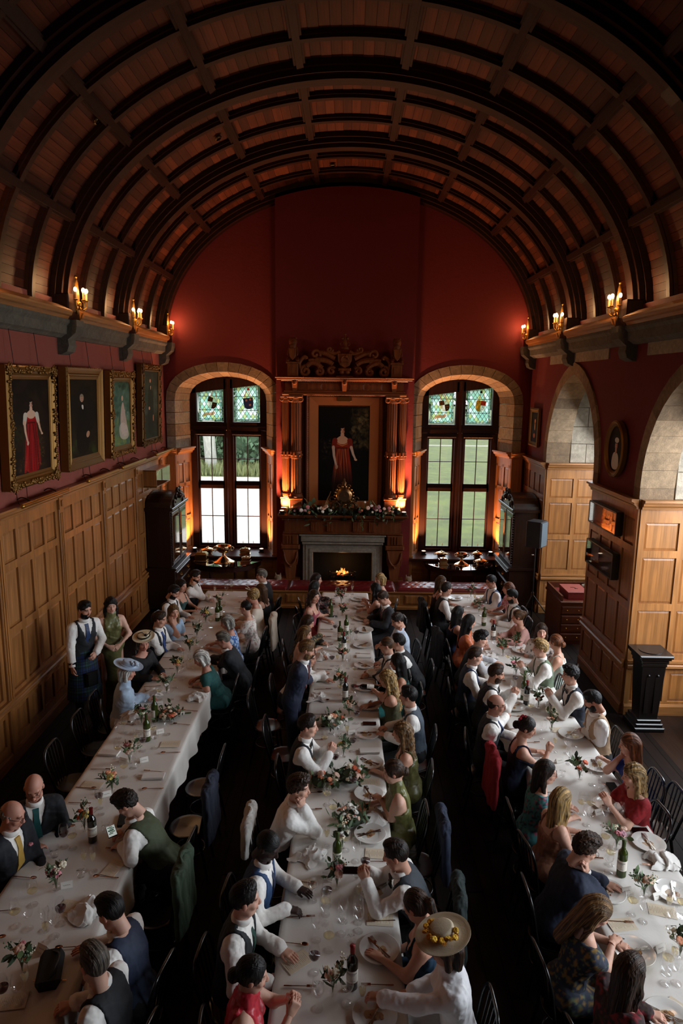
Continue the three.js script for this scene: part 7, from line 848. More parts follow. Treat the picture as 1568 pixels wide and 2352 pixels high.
function pattern(kind, base) {
  const b = rgb(base), N = (x, y, z, f, o = 0) => noise3(x * f + o, y * f, z * f), fl = (c1, c2, t1, t2, f) => (x, y, z) => { const n = N(x, y, z, f), m = N(x, y, z, f * 1.5, 31); return n > t1 ? c1 : m > t2 ? c2 : b; };
  switch (kind) {
    case 'sequin': return (x, y, z) => mul(b, 0.5 + 1.3 * Math.abs(N(x, y, z, 90))); case 'lace': return (x, y, z) => mul(b, 0.75 + 0.5 * Math.abs(N(x, y, z, 55)));
    case 'bluefloral': return fl(rgb('#c8d4e4'), rgb('#6f9ad0'), 0.3, 0.35, 26); case 'lacefloral': return fl(rgb('#b98a80'), rgb('#8f8f7c'), 0.45, 0.5, 26); case 'darkfloral': return fl(rgb('#8a4a4a'), rgb('#a8927c'), 0.5, 0.55, 20);
    case 'goldfloral': return fl(rgb('#8a6a34'), rgb('#5f6a4a'), 0.35, 0.5, 20); case 'tealfloral': return fl(rgb('#a83a5c'), rgb('#1d3f48'), 0.6, 0.3, 20); case 'redfloral': return fl(rgb('#7a1820'), rgb('#40301c'), 0.3, 0.5, 20); case 'pinkfloral': return fl(rgb('#a8283c'), rgb('#e8c8c0'), 0.4, 0.3, 22);
    case 'spots': return (x, y, z) => N(x, y, z, 40) > 0.5 ? rgb('#1c1c20') : b; default: return null;
  }
}
function ik(s, w, l1, l2, pole) { const d = w.clone().sub(s); let L = d.length(); const m = l1 + l2 - 0.004; if (L > m) { w = s.clone().add(d.multiplyScalar(m / L)); L = m; d.setLength(L); } const a = (l1 * l1 - l2 * l2 + L * L) / (2 * L), h = Math.sqrt(Math.max(0, l1 * l1 - a * a)), u = d.clone().normalize(), p = pole.clone().addScaledVector(u, -pole.dot(u)).normalize(); return [s.clone().addScaledVector(u, a).addScaledVector(p, h), w]; }
const K = 0.9;   // overall build of the guests
const A3 = (v) => [v.x, v.y, v.z];
function person(d, i) {
  reseed(1000 + i); const UP = V(0, 1, 0), man = d.g === 'm', H = V(...d.p), dist = Math.hypot(H.x, 4.5 - H.y, H.z), q = dist < LOD[0].d ? 0 : dist < LOD[1].d ? 1 : 2, lod = LOD[q], C = d.c;
  const f = V(Math.cos(d.f * R), 0, Math.sin(d.f * R)), l = UP.clone().cross(f), sc = (man ? 1 : 0.94) * K;
  // head frame
  const hy = d.y * R, hp = d.t * R, hz = V(Math.cos(hy) * Math.cos(hp), Math.sin(hp), Math.sin(hy) * Math.cos(hp)), hx = UP.clone().cross(hz).normalize(), hu = hz.clone().cross(hx), HM = new THREE.Matrix4().makeBasis(hx, hu, hz).scale(V(1, 1, 1).multiplyScalar((man ? 1.0 : 0.95) * K)).setPosition(H);
  const N = H.clone().addScaledVector(UP, -0.185 * K).addScaledVector(f, -0.035 - Math.max(0, -hp) * 0.04), T = (man ? 0.50 : 0.46) * K, seat = d.stand ? 0.90 * (man ? 1 : 0.94) : 0.575; let dv = N.y - seat, py = seat; if (dv > T - 0.005) { py = N.y - T + 0.005; dv = T - 0.005; }
  const P = N.clone().addScaledVector(f, -Math.sqrt(T * T - dv * dv)); P.y = py;
  const sp = N.clone().sub(P).normalize(), fs = f.clone().addScaledVector(sp, -f.dot(sp)).normalize(), fl = [fs.x, fs.y, fs.z], S = N.clone().addScaledVector(sp, -0.05 * K), sw = (man ? 0.185 : 0.158) * K, Ch = P.clone().lerp(N, 0.68), Wa = P.clone().lerp(N, 0.35), base = V(P.x, 0, P.z);
  const L = (v, x, y = 0, z = 0) => v.clone().addScaledVector(l, x).addScaledVector(sp, y).addScaledVector(fs, z);
  // arms
  const tableY = 0.775, arm = d.a.map((t, k) => {
    const s = k ? -1 : 1, Sh = L(S, s * sw, -0.01, 0); let w, dir, pn = V(0, -1, 0), pose = 'relaxed', pole = V(0, -1, 0).addScaledVector(l, s * 0.55).addScaledVector(f, -0.35);
    if (t === 'table') { w = V(N.x, tableY + 0.02, N.z).addScaledVector(f, 0.25).addScaledVector(l, s * 0.10); dir = f.clone().addScaledVector(l, -s * 0.55).normalize(); pose = rnd() < 0.5 ? 'flat' : 'relaxed'; }
    else if (t === 'lap') { w = V(P.x, py + 0.10, P.z).addScaledVector(f, 0.27).addScaledVector(l, s * 0.09); dir = f.clone().addScaledVector(l, -s * 0.7).normalize(); }
    else if (t === 'side') { w = Sh.clone().addScaledVector(UP, -0.53 * K).addScaledVector(l, s * 0.07).addScaledVector(f, 0.10); dir = V(0, -1, 0).addScaledVector(f, 0.15).normalize(); pn = l.clone().multiplyScalar(-s); pole = f.clone().multiplyScalar(-1); }
    else if (t === 'front') { w = V(P.x, P.y + 0.04, P.z).addScaledVector(f, 0.2).addScaledVector(l, s * 0.075); dir = V(0, -0.45, 0).addScaledVector(f, 0.35).addScaledVector(l, -s * 0.7).normalize(); pn = f.clone().multiplyScalar(-1); pole = V(0, -0.4, 0).addScaledVector(l, s).addScaledVector(f, -0.5); }
    else if (t === 'clasp') { w = V(N.x, Math.max(0.93, N.y - 0.10), N.z).addScaledVector(f, 0.25).addScaledVector(l, s * 0.055); dir = V(0, 0.75, 0).addScaledVector(f, 0.5).addScaledVector(l, -s * 0.28).normalize(); pn = l.clone().multiplyScalar(-s); pose = 'curl'; pole = V(0, -1, 0).addScaledVector(l, s * 0.5); }
    else if (t === 'chin') { w = H.clone().addScaledVector(hu, -0.16 * K).addScaledVector(hz, 0.07 * K).addScaledVector(hx, s * 0.05); dir = UP.clone().addScaledVector(hz, -0.15).addScaledVector(hx, s * 0.15).normalize(); pn = hz.clone().multiplyScalar(-1).addScaledVector(hx, -s * 0.6).normalize(); pose = 'curl'; pole = V(0, -1, 0).addScaledVector(f, 0.3).addScaledVector(l, s * 0.35); }
    else { const tg = V(...t), flatD = tg.clone().sub(Sh); flatD.y *= 0.25; dir = flatD.normalize(); if (dir.y < -0.25 && t[1] < 0.84) dir.y = -0.1; dir.normalize(); w = tg.clone().addScaledVector(dir, -0.068); if (t[1] < 0.84) w.y = Math.max(w.y, tableY + 0.02); pose = t[1] > 0.84 ? 'curl' : 'relaxed'; if (d.stand && t[1] < 0.95 && i > 0) dir.y -= 0.4; dir.normalize(); }
    const [E, W] = ik(Sh, w, 0.285 * sc, 0.255 * sc, pole.normalize()); if (!d.stand && W.y > 0.7 && E.y < 0.80 && t !== 'lap') E.y = Math.max(E.y, t === 'clasp' || t === 'chin' ? 0.80 : 0.79);
    return { Sh, E, W, dir, pn, pose, s };
  });
  const lo = [9, 9, 9], hi = [-9, -9, -9]; for (const v of [P, N, S, L(S, 0.22), L(S, -0.22), ...arm.flatMap((a) => [a.E, a.W])]) A3(v).forEach((c, k) => { lo[k] = Math.min(lo[k], c); hi[k] = Math.max(hi[k], c); }); for (let k = 0; k < 3; k++) { lo[k] -= 0.2; hi[k] += 0.2; } lo[1] = Math.max(lo[1], d.stand ? 0.3 : 0.3);
  const torso = (F, o, bust = true) => {
    F.cap(A3(L(P, -0.065 * K)), A3(L(P, 0.065 * K)), 0.112 * K + o, 0.112 * K + o, 0.05, [...fl, 0.88]); F.cap(A3(P), A3(Wa), 0.12 * K + o, (man ? 0.122 : 0.104) * K + o, 0.05, [...fl, 0.82]); F.cap(A3(Wa), A3(Ch), (man ? 0.12 : 0.104) * K + o, (man ? 0.128 : 0.112) * K + o, 0.05, [...fl, 0.8]);
    F.cap(A3(L(Ch, -sw * 0.42)), A3(L(Ch, sw * 0.42)), (man ? 0.108 : 0.096) * K + o, (man ? 0.108 : 0.096) * K + o, 0.06, [...fl, 0.88]); F.cap(A3(L(S, -sw * 0.72, 0.0)), A3(L(S, sw * 0.72, 0.0)), 0.058 * K + o, 0.058 * K + o, 0.06); if (!man && bust) for (const s of [-1, 1]) F.ell(A3(L(Ch, s * 0.062 * K, 0.015, 0.075 * K)), [0.056 * K + o, 0.056 * K + o, 0.056 * K + o], 0.03);
  };
  const arms = (F, o, t0 = 1, wr = 0) => { for (const a of arm) { F.cap(A3(a.Sh), A3(a.E), 0.052 * sc + o, 0.042 * sc + o, 0.035); if (t0 >= 1) F.cap(A3(a.E), A3(a.E.clone().lerp(a.W, t0 > 1 ? 0.96 : 1)), 0.043 * sc + o, 0.029 * sc + o + wr, 0.03); } };
  const t = thing('person', d.l, 'person', A3(base)); const place = (g) => g.translate(-base.x, 0, -base.z), add = (n, g, m, parent = t) => part(n, place(n === 'body' ? g : draped(g)), m, parent);
  const headed = (g) => g.applyMatrix4(HM), covered = C.k !== 'dress' || C.sl === 2, longSleeve = covered, shrink = covered ? -0.006 : -0.002;
  // legs
  const legs = [1, -1].map((s) => { const hip = L(P, s * 0.08, -0.02); if (d.stand) { const foot = V(hip.x, 0.09, hip.z).addScaledVector(l, s * 0.03).addScaledVector(f, d.stand === 2 ? 0 : 0.02); return [hip, hip.clone().lerp(foot, 0.48).addScaledVector(f, 0.02), foot]; } const kn = V(hip.x, 0.52, hip.z).addScaledVector(f, 0.40 * sc).addScaledVector(l, s * 0.04); return [hip, kn, V(kn.x, 0.09, kn.z).addScaledVector(f, -0.05)]; });
  // ---- body: skin
  const slo = [...lo], shi = [...hi]; slo[1] = Math.min(slo[1], 0.02); for (const g of legs) for (const v of g) A3(v).forEach((c, k) => { slo[k] = Math.min(slo[k], c - 0.12); shi[k] = Math.max(shi[k], c + 0.12); });
  const bare = !covered && C.k === 'dress', SF = new Field(bare ? lo : slo, bare ? hi : shi, bare ? lod.body : lod.skin); torso(SF, shrink - 0.004, !covered); arms(SF, shrink);
  if (!bare) for (const [a, b, c] of legs) { SF.cap(A3(a), A3(b), 0.068, 0.05, 0.03); SF.cap(A3(b), A3(c), 0.045, 0.033, 0.03); }
  SF.cap(A3(N.clone().addScaledVector(sp, -0.05)), A3(H.clone().addScaledVector(hu, -0.10 * K).addScaledVector(hz, -0.02)), 0.060 * sc, 0.055 * sc, 0.04);
  const skinParts = [SF.mesh(() => [1, 1, 1]), headed(headGeo(man ? 'm' : 'w', q).clone())];
  if (bare) { const LF_ = new Field(slo, shi, 0.03); for (const [a, b, c] of legs) { LF_.cap(A3(a), A3(b), 0.072, 0.055, 0.03); LF_.cap(A3(b), A3(c), 0.05, 0.036, 0.03); } skinParts.push(LF_.mesh(() => [1, 1, 1])); }
  for (const a of arm) { const z = a.dir, y = a.pn.clone().multiplyScalar(-1).addScaledVector(z, a.pn.dot(z)).normalize(), x = y.clone().cross(z); const g = handGeo(a.pose, q).clone(); if (a.s > 0) { g.scale(-1, 1, 1); const I = g.index.array; for (let k = 0; k < I.length; k += 3) { const v = I[k]; I[k] = I[k + 1]; I[k + 1] = v; } const nn = g.attributes.normal; } g.applyMatrix4(new THREE.Matrix4().makeBasis(x, y, z).scale(V(sc, sc, sc)).setPosition(a.W)); skinParts.push(g); }
  add('body', merge(skinParts), skinMat(d.s));
  // ---- clothes
  const fold = (F, k = 1) => F.map((x, y, z, v) => v < 0.06 && v > -0.06 ? v + k * (0.0035 * noise3(x * 17, y * 8, z * 17) + 0.002 * noise3(x * 42, y * 16, z * 42)) : v);
  const vcut = (F, depth, w) => F.map((x, y, z, v) => { if (v > 0.08) return v; const px = x - N.x, pyy = y - N.y, pz = z - N.z, ff = px * fs.x + pyy * fs.y + pz * fs.z; if (ff < 0.0) return v; const h = px * sp.x + pyy * sp.y + pz * sp.z, lx = Math.abs(px * l.x + pz * l.z), ww = w * (h + depth) / depth; return Math.max(v, Math.min(ww - lx, h + depth)); });
  const surf = (F, o) => { for (let k = 0.02; k < 0.3; k += 0.004) { const p = o.clone().addScaledVector(fs, k), ix = Math.round((p.x - F.o[0]) / F.c), iy = Math.round((p.y - F.o[1]) / F.c), iz = Math.round((p.z - F.o[2]) / F.c); if (F.d[(iz * F.n[1] + iy) * F.n[0] + ix] > 0) return p; } return o.clone().addScaledVector(fs, 0.12); };
  const collar = (hex) => { const g = new THREE.TorusGeometry(0.062 * sc, 0.013, 7, 20).rotateX(PI / 2).scale(1, 2.0, 1), nk = H.clone().sub(N).normalize(), z = f.clone().addScaledVector(nk, -f.dot(nk)).normalize(); g.applyMatrix4(new THREE.Matrix4().makeBasis(nk.clone().cross(z), nk, z).setPosition(N.clone().addScaledVector(nk, 0.030).addScaledVector(f, 0.004))); add('collar', g, fabric(hex)); };
  const tie = (F, hex, bow) => { const pts = [0.0, -0.07, -0.14, -0.21, -0.27].map((y) => surf(F, L(N, 0, y - 0.01)).addScaledVector(fs, 0.006)); if (bow) { const c = surf(F, L(N, 0, -0.015)).addScaledVector(fs, 0.012), g = merge([hexa([[-0.055, -0.022, 0], [-0.055, 0.022, 0], [-0.055, 0.022, 0.012], [-0.055, -0.022, 0.012]], [[0, -0.008, 0], [0, 0.008, 0], [0, 0.008, 0.012], [0, -0.008, 0.012]]), hexa([[0, -0.008, 0], [0, 0.008, 0], [0, 0.008, 0.012], [0, -0.008, 0.012]], [[0.055, -0.022, 0], [0.055, 0.022, 0], [0.055, 0.022, 0.012], [0.055, -0.022, 0.012]]), B(0.018, 0.022, 0.018, 0, 0, 0.007)]); g.applyMatrix4(new THREE.Matrix4().makeBasis(l, sp, fs).setPosition(c)); add('bow_tie', g, fabric(hex, 0.6)); return; }
    const fr = pts.map((p, k) => ({ o: p, u: l.clone().multiplyScalar([0.024, 0.020, 0.028, 0.034, 0.036][k]), v: fs.clone().multiplyScalar(0.006) })); add('tie', flip(sweep([[-1, -1], [1, -1], [1, 1], [-1, 1]], fr)), fabric(hex, 0.55)); };
  const legwear = (name, hex, o = 0.014, vcFn) => { const F = new Field(slo, shi, lod.skin); for (const [a, b, c] of legs) { F.cap(A3(a), A3(b), 0.072 + o, 0.054 + o, 0.04); F.cap(A3(b), A3(c), 0.05 + o, 0.04 + o, 0.03); } F.cap(A3(L(P, -0.06)), A3(L(P, 0.06)), 0.104 + o, 0.104 + o, 0.05, [...fl, 0.9]); add(name, F.mesh(), fabric(hex)); };
  const shoes = (hex) => { for (const [, , c] of legs) { const F = new Field([c.x - 0.2, 0, c.z - 0.2], [c.x + 0.2, 0.16, c.z + 0.2], 0.024); F.cap([c.x, 0.045, c.z], [c.x + f.x * 0.15, 0.035, c.z + f.z * 0.15], 0.042, 0.034, 0.02); F.cap([c.x, 0.04, c.z], [c.x, 0.1, c.z], 0.042, 0.04, 0.02); F.map((x, y, z, v) => Math.max(v, 0.004 - y)); add('shoe', F.mesh(), fabric(hex, 0.4)); } };
  if (C.k === 'vest' || C.k === 'suit' || C.k === 'shirt' || C.k === 'kilt') {
    const F = new Field(lo, hi, lod.body); torso(F, 0.006); if (C.k !== 'suit') { arms(F, 0.012, 2, 0.012); fold(F, 1.3); } F.map((x, y, z, v) => y < P.y - 0.02 ? Math.max(v, P.y - 0.02 - y) : v); add('shirt', F.mesh(), fabric(C.sh, 0.8)); collar(C.sh); if (C.tie) tie(F, C.tie, C.bow);
    if (C.k === 'vest' || C.k === 'kilt') { const W = new Field(lo, hi, lod.body); torso(W, 0.017); W.map((x, y, z, v) => { const px = x - N.x, pz = z - N.z, lx = Math.abs(px * l.x + pz * l.z), h = px * sp.x + (y - N.y) * sp.y + pz * sp.z; return Math.max(v, lx - (h > -0.16 ? sw * 0.76 : 0.3), P.y - 0.015 - y); }); vcut(W, 0.25, 0.085); fold(W, 0.7); const wm = add('waistcoat', W.mesh(), fabric(C.v, 0.75)); if (q < 2) for (const y of [-0.29, -0.35, -0.41]) { const b = surf(W, L(N, 0.012, y)); part('button', ball(0.006, b.x - base.x, b.y, b.z - base.z, 6), MT.black, wm); } }
    if (C.k === 'suit') { const J = new Field(lo, hi, lod.body); torso(J, 0.020); arms(J, 0.017, 2, 0.014); fold(J, 1.1); vcut(J, 0.24, 0.07); J.map((x, y, z, v) => Math.max(v, P.y - 0.09 - y)); const jm = add('jacket', J.mesh(), fabric(C.j, 0.8)); for (const a of arm) { const u = a.W.clone().sub(a.E).normalize(), c = a.W.clone().addScaledVector(u, -0.004); const g = new THREE.CylinderGeometry(0.033, 0.034, 0.02, 12).applyQuaternion(new THREE.Quaternion().setFromUnitVectors(UP, u)).translate(c.x - base.x, c.y, c.z - base.z); part('shirt_cuff', g, fabric(C.sh), jm); } }
    else for (const a of arm) { const u = a.W.clone().sub(a.E).normalize(), c = a.W.clone().addScaledVector(u, -0.012); add('cuff', new THREE.CylinderGeometry(0.043 * sc, 0.044 * sc, 0.03, 12).applyQuaternion(new THREE.Quaternion().setFromUnitVectors(UP, u)).translate(c.x, c.y, c.z), fabric(C.sh, 0.8)); }
    if (C.k !== 'kilt') { legwear('trousers', C.tr); shoes('#0c0b0b'); }
    else {
      const n = 60, pts = [], idx = [], uv = [], y0 = P.y + 0.09, y1 = 0.47, rows = 10; for (let r = 0; r <= rows; r++) for (let k = 0; k <= n; k++) { const a = k / n * 2 * PI, tt = r / rows, ple = Math.cos(a) < 0.2 ? 0.016 * tt * Math.sin(k * 2.1) : 0, rr = lerp(0.14, 0.205, tt ** 0.8) + ple; const u = V().addScaledVector(l, rr * 1.08 * Math.sin(a)).addScaledVector(f, rr * 0.86 * Math.cos(a)); pts.push(P.x + u.x - base.x, lerp(y0, y1, tt), P.z + u.z - base.z); uv.push(k / n * 9, tt * 4); if (r < rows && k < n) { const p = r * (n + 1) + k; idx.push(p, p + n + 1, p + 1, p + 1, p + n + 1, p + n + 2); } }
      const g = new THREE.BufferGeometry(); g.setAttribute('position', new THREE.Float32BufferAttribute(pts, 3)); g.setAttribute('uv', new THREE.Float32BufferAttribute(uv, 2)); g.setIndex(idx); g.computeVertexNormals();
      const tt = canvas(128, 128, (c) => { c.fillStyle = '#12302e'; c.fillRect(0, 0, 128, 128); c.fillStyle = 'rgba(20,40,92,0.75)'; c.fillRect(0, 20, 128, 44); c.fillRect(20, 0, 44, 128); c.fillStyle = 'rgba(4,6,10,0.65)'; for (const q of [6, 34, 76, 110]) { c.fillRect(0, q, 128, 8); c.fillRect(q, 0, 8, 128); } c.fillStyle = 'rgba(70,120,110,0.6)'; c.fillRect(0, 94, 128, 3); c.fillRect(94, 0, 3, 128); }); tt.wrapS = tt.wrapT = THREE.RepeatWrapping; const km = part('kilt', g, std({ map: tt, roughness: 0.85, side: THREE.DoubleSide }), t);
      const spn = P.clone().addScaledVector(f, 0.19); part('sporran', BB(0.16, 0.19, 0.05, 0.02).applyMatrix4(new THREE.Matrix4().makeBasis(l, UP, f).setPosition(spn.x - base.x, 0.76, spn.z - base.z)), MT.black, t); const Fk = new Field(slo, shi, lod.skin); for (const [, b, c] of legs) Fk.cap(A3(b.clone().lerp(c, 0.15)), A3(c), 0.062, 0.048, 0.02); add('socks', Fk.mesh(), fabric('#121316')); shoes('#0c0b0b'); part('kilt_pin', B(0.012, 0.05, 0.006, 0, 0, 0).applyMatrix4(new THREE.Matrix4().makeBasis(l, UP, f).setPosition(spn.x - base.x - 0.1 * l.x, 0.58, spn.z - base.z - 0.1 * l.z)), MT.silver, t);
    }
    if (d.flower) { const c = surf(F, L(N, 0.09, -0.13)).addScaledVector(fs, 0.03); part('buttonhole_flower', RO[2].clone().translate(c.x - base.x, c.y, c.z - base.z), FL.pink, t); }
  } else {
    const F = new Field(lo, hi, lod.body), top = [0, -0.02, -0.075, 0.02][C.n ?? 1]; torso(F, C.sl === 2 ? 0.013 : 0.008); if (C.sl === 2) { arms(F, 0.014, 2, 0.012); } else if (C.sl === 1) for (const a of arm) F.cap(A3(a.Sh), A3(a.Sh.clone().lerp(a.E, 0.55)), 0.056, 0.054, 0.03);
    if (C.sl === 0) F.map((x, y, z, v) => { const px = x - N.x, pz = z - N.z, lx = Math.abs(px * l.x + pz * l.z), h = px * sp.x + (y - N.y) * sp.y + pz * sp.z; return Math.max(v, h > -0.15 ? lx - (C.n === 2 ? (h > -0.10 ? 0.105 : 0.15) : sw * 0.72) : -1); });
    F.map((x, y, z, v) => { if (v > 0.1) return v; const px = x - N.x, pz = z - N.z, lx = Math.abs(px * l.x + pz * l.z), h = px * sp.x + (y - N.y) * sp.y + pz * sp.z; const cut = C.n === 2 ? (lx > 0.075 && lx < 0.1 ? 9 : -0.105) : top - 0.02 + (C.n === 1 ? lx * 0.35 : 0); return Math.max(v, h - cut); });
    if (C.n === 3 || C.n === 1 && C.pat === 'satin') F.cap(A3(N.clone().addScaledVector(sp, -0.03)), A3(N.clone().addScaledVector(H.clone().sub(N).normalize(), 0.045)), 0.074, 0.068, 0.03);
    fold(F, C.pat === 'satin' ? 2 : 1.1); const pf = C.pat && C.pat !== 'satin' ? pattern(C.pat, C.c) : null; add(C.sl === 2 && C.n === 3 ? 'jacket' : 'dress_bodice', F.mesh(pf), fabric(C.c, C.pat === 'satin' ? 0.38 : 0.82, !!pf));
    const G = new Field(slo, shi, lod.skin); if (d.stand) { G.cap(A3(P), A3(V(P.x, 0.5, P.z)), 0.14, 0.125, 0.05, [...fl, 0.85]); G.cap(A3(V(P.x, 0.5, P.z)), A3(V(P.x, 0.10, P.z)), 0.125, 0.14, 0.05, [...fl, 0.9]); G.cap(A3(L(P, -0.07)), A3(L(P, 0.07)), 0.108, 0.108, 0.04, [...fl, 0.9]); } else { for (const [a, b, c] of legs) { G.cap(A3(a), A3(b), 0.09, 0.076, 0.08); G.cap(A3(b), A3(b.clone().lerp(c, 0.55)), 0.076, 0.09, 0.08); } G.cap(A3(L(P, -0.058)), A3(L(P, 0.058)), 0.114, 0.114, 0.05, [...fl, 0.95]); G.cap(A3(legs[0][1]), A3(legs[1][1]), 0.08, 0.08, 0.08); }
    fold(G, 1.5); add('skirt', G.mesh(pf), fabric(C.sl === 2 && C.n === 3 ? '#c9c6c4' : C.c, C.pat === 'satin' ? 0.38 : 0.82, !!pf)); shoes('#1a1413');
  }
  // ---- hair, beard, hat, glasses (head frame)
  hairdo(d, q, t, headed, place, sp);
  if (d.glasses) { const G = []; for (const s of [-1, 1]) { G.push(new THREE.TorusGeometry(0.021, 0.0018, 5, 18).scale(1.1, 0.85, 1).translate(s * 0.031, -0.002, 0.103)); G.push(bar([s * 0.053, 0.004, 0.101], [s * 0.08, 0.006, 0.0], 0.0018, 4)); } G.push(bar([-0.009, 0.002, 0.105], [0.009, 0.002, 0.105], 0.0018, 4)); part('glasses', place(headed(merge(G))), MT.black, t); }
  d.P = P; d.fv = f; d.arm = arm; d.HM = HM; return t;
}
// uv that lets strands run from the crown downwards
function combed(g) { const p = g.attributes.position, u = new Float32Array(p.count * 2); for (let i = 0; i < p.count; i++) { const x = p.getX(i), y = p.getY(i), z = p.getZ(i) + 0.03, top = smooth(0.02, 0.1, y); u[i * 2] = (Math.atan2(x, -z) / (2 * PI)) * 3 * (1 - top) + x * 4.5 * top + 7; u[i * 2 + 1] = y * 2.2 * (1 - top) + z * 2.2 * top; } g.setAttribute('uv', new THREE.BufferAttribute(u, 2)); return g; }
function hairdo(d, q, t, headed, place) {
  const [kind, hex] = d.h, cell = LOD[q].hair, long = { long: 0.30, longstraight: 0.40, wavy: 0.38, bob: 0.12, pony: 0.12 }[kind] ?? 0, F = new Field([-0.17, -0.15 - long, -0.22], [0.17, 0.20, 0.15], cell), man = d.g === 'm';
  const vol = { short: 0.007, crop: 0.004, bald: 0.004, curlytop: 0.010, curly: 0.016 }[kind] ?? 0.010;
  F.ell([0, 0.026, -0.014], [0.077 + vol, 0.098 + vol, 0.097 + vol], 0); if (kind === 'short') F.ell([0.01, 0.105, 0.02], [0.055, 0.03, 0.06], 0.03); if (kind === 'curlytop') { F.ell([0, 0.10, 0.02], [0.075, 0.045, 0.085], 0.02); }
  if (kind === 'curly') F.ell([0, 0.05, -0.03], [0.115, 0.11, 0.11], 0.02);
  // clear the face, and trim the nape and round the ears
  F.map((x, y, z, v) => { const fx = x / 0.070, fy = (y + 0.035) / 0.096, fz = (z - 0.085) / 0.062, e = (1 - Math.sqrt(fx * fx + fy * fy + fz * fz)) * 0.06; let c = e; const nape = kind === 'short' || kind === 'crop' || kind === 'bald' || kind === 'curlytop'; if (nape) c = Math.max(c, Math.min(-0.070 - y + (z < -0.04 ? 0 : 0.052) + (z > 0.02 ? 0.03 : 0), 0.05)); else c = Math.max(c, Math.min(-0.09 - y, 0.05)); if (kind === 'bald') c = Math.max(c, (y - 0.030 - (z < -0.05 ? 0.02 : 0) + (z > 0.02 ? 0.02 : 0)) ); return Math.max(v, c); });
  if (long) { const L = -0.06 - long;
    if (kind === 'bob') for (const s of [-1, 1]) { F.cap([s * 0.078, 0.03, -0.02], [s * 0.082, -0.10, -0.005], 0.028, 0.026, 0.03); F.cap([s * 0.04, 0.0, -0.09], [s * 0.05, -0.11, -0.07], 0.045, 0.035, 0.03); }
    else if (kind === 'pony') { F.cap([0, 0.05, -0.11], [0, 0.04, -0.14], 0.03, 0.03, 0.02); F.cap([0, 0.04, -0.14], [0, -0.10, -0.16], 0.032, 0.028, 0.02); F.cap([0, -0.10, -0.16], [0.01, -0.22, -0.14], 0.028, 0.012, 0.02); }
    else { for (const s of [-1, 1]) { F.cap([s * 0.072, 0.04, -0.015], [s * 0.084, -0.10, -0.015], 0.024, 0.026, 0.03); F.cap([s * 0.084, -0.10, -0.015], [s * (kind === 'longstraight' ? 0.07 : 0.085), L * 0.85, kind === 'longstraight' ? -0.05 : 0.02], 0.026, kind === 'wavy' ? 0.028 : 0.016, 0.03); F.cap([s * 0.04, 0.0, -0.075], [s * 0.048, L, -0.09], 0.045, kind === 'wavy' ? 0.034 : 0.024, 0.04); } F.cap([0, 0.0, -0.085], [0, L, -0.10], 0.042, 0.032, 0.04); } }
  if (kind === 'bun') { F.ell([0, -0.02, -0.125], [0.05, 0.048, 0.042], 0.012); } if (kind === 'up') F.ell([0, 0.05, -0.11], [0.055, 0.05, 0.045], 0.02);
  const wob = kind === 'curly' || kind === 'curlytop' ? [0.010, 52, 52] : kind === 'wavy' ? [0.007, 36, 20] : kind === 'crop' || kind === 'bald' ? [0.0012, 90, 60] : [0.003, 80, 13];
  F.map((x, y, z, v) => v < 0.04 && v > -0.04 ? v + wob[0] * noise3(x * wob[1], y * wob[2], z * wob[1]) + (kind === 'wavy' ? 0.004 * Math.sin(y * 75 + x * 30) : 0) : v);
  const col = (x, y, z) => { const k = 1.25 + 0.35 * noise3(x * 70, y * 10 + 5, z * 70) + 0.25 * noise3(x * 22, y * 22, z * 22); return [k, k, k]; };
  part('hair', place(headed(combed(F.mesh(col)))), hairMat(hex), t);
  if (d.beard) { const G = new Field([-0.095, -0.15, -0.03], [0.095, 0.0, 0.125], Math.max(0.005, cell * 0.8)); G.ell([0, -0.037, 0.021], [0.067, 0.091, 0.0775], 0); G.cap([-0.042, -0.083, 0.026], [0.042, -0.083, 0.026], 0.035, 0.035, 0.03); G.ell([0, -0.105, 0.056], [0.031, 0.026, 0.027], 0.02); G.cap([-0.022, -0.052, 0.087], [0.022, -0.052, 0.087], 0.0105, 0.0105, 0.006); G.map((x, y, z, v) => { const ax = Math.abs(x), topY = ax < 0.024 ? -0.046 : lerp(-0.052, -0.006, clamp((ax - 0.024) / 0.042) ** 1.5); const mouth = 0.016 - Math.hypot(x * 0.75, (y + 0.067) * 1.4); return Math.max(v + 0.002 * noise3(x * 90, y * 60, z * 90), y - topY, z < -0.004 ? -0.004 - z : -1, z > 0.075 && mouth > 0 ? mouth : -1); }); part('beard', place(headed(combed(G.mesh(col)))), hairMat(d.beard), t); }
  if (d.hat) hat(d.hat, t, (g) => place(headed(g)));
}
function brimGeo(rx, rz, crown, cr, curl, n = 40) { const prof = [[cr * 0.2, crown], [cr * 0.8, crown * 0.98], [cr, crown * 0.8], [cr * 1.02, crown * 0.25], [cr * 1.06, 0.01], [lerp(cr, 1, 0.4), 0.0], [lerp(cr, 1, 0.8), curl * 0.5], [1, curl], [1, curl - 0.006], [lerp(cr, 1, 0.8), curl * 0.5 - 0.006], [lerp(cr, 1, 0.4), -0.006], [cr, 0.0]]; const sc = rx; return lathe([[0, crown], ...prof.map(([r, y]) => [r, y])].map(([r, y]) => [r, y]), n).scale(sc, 1, rz); }
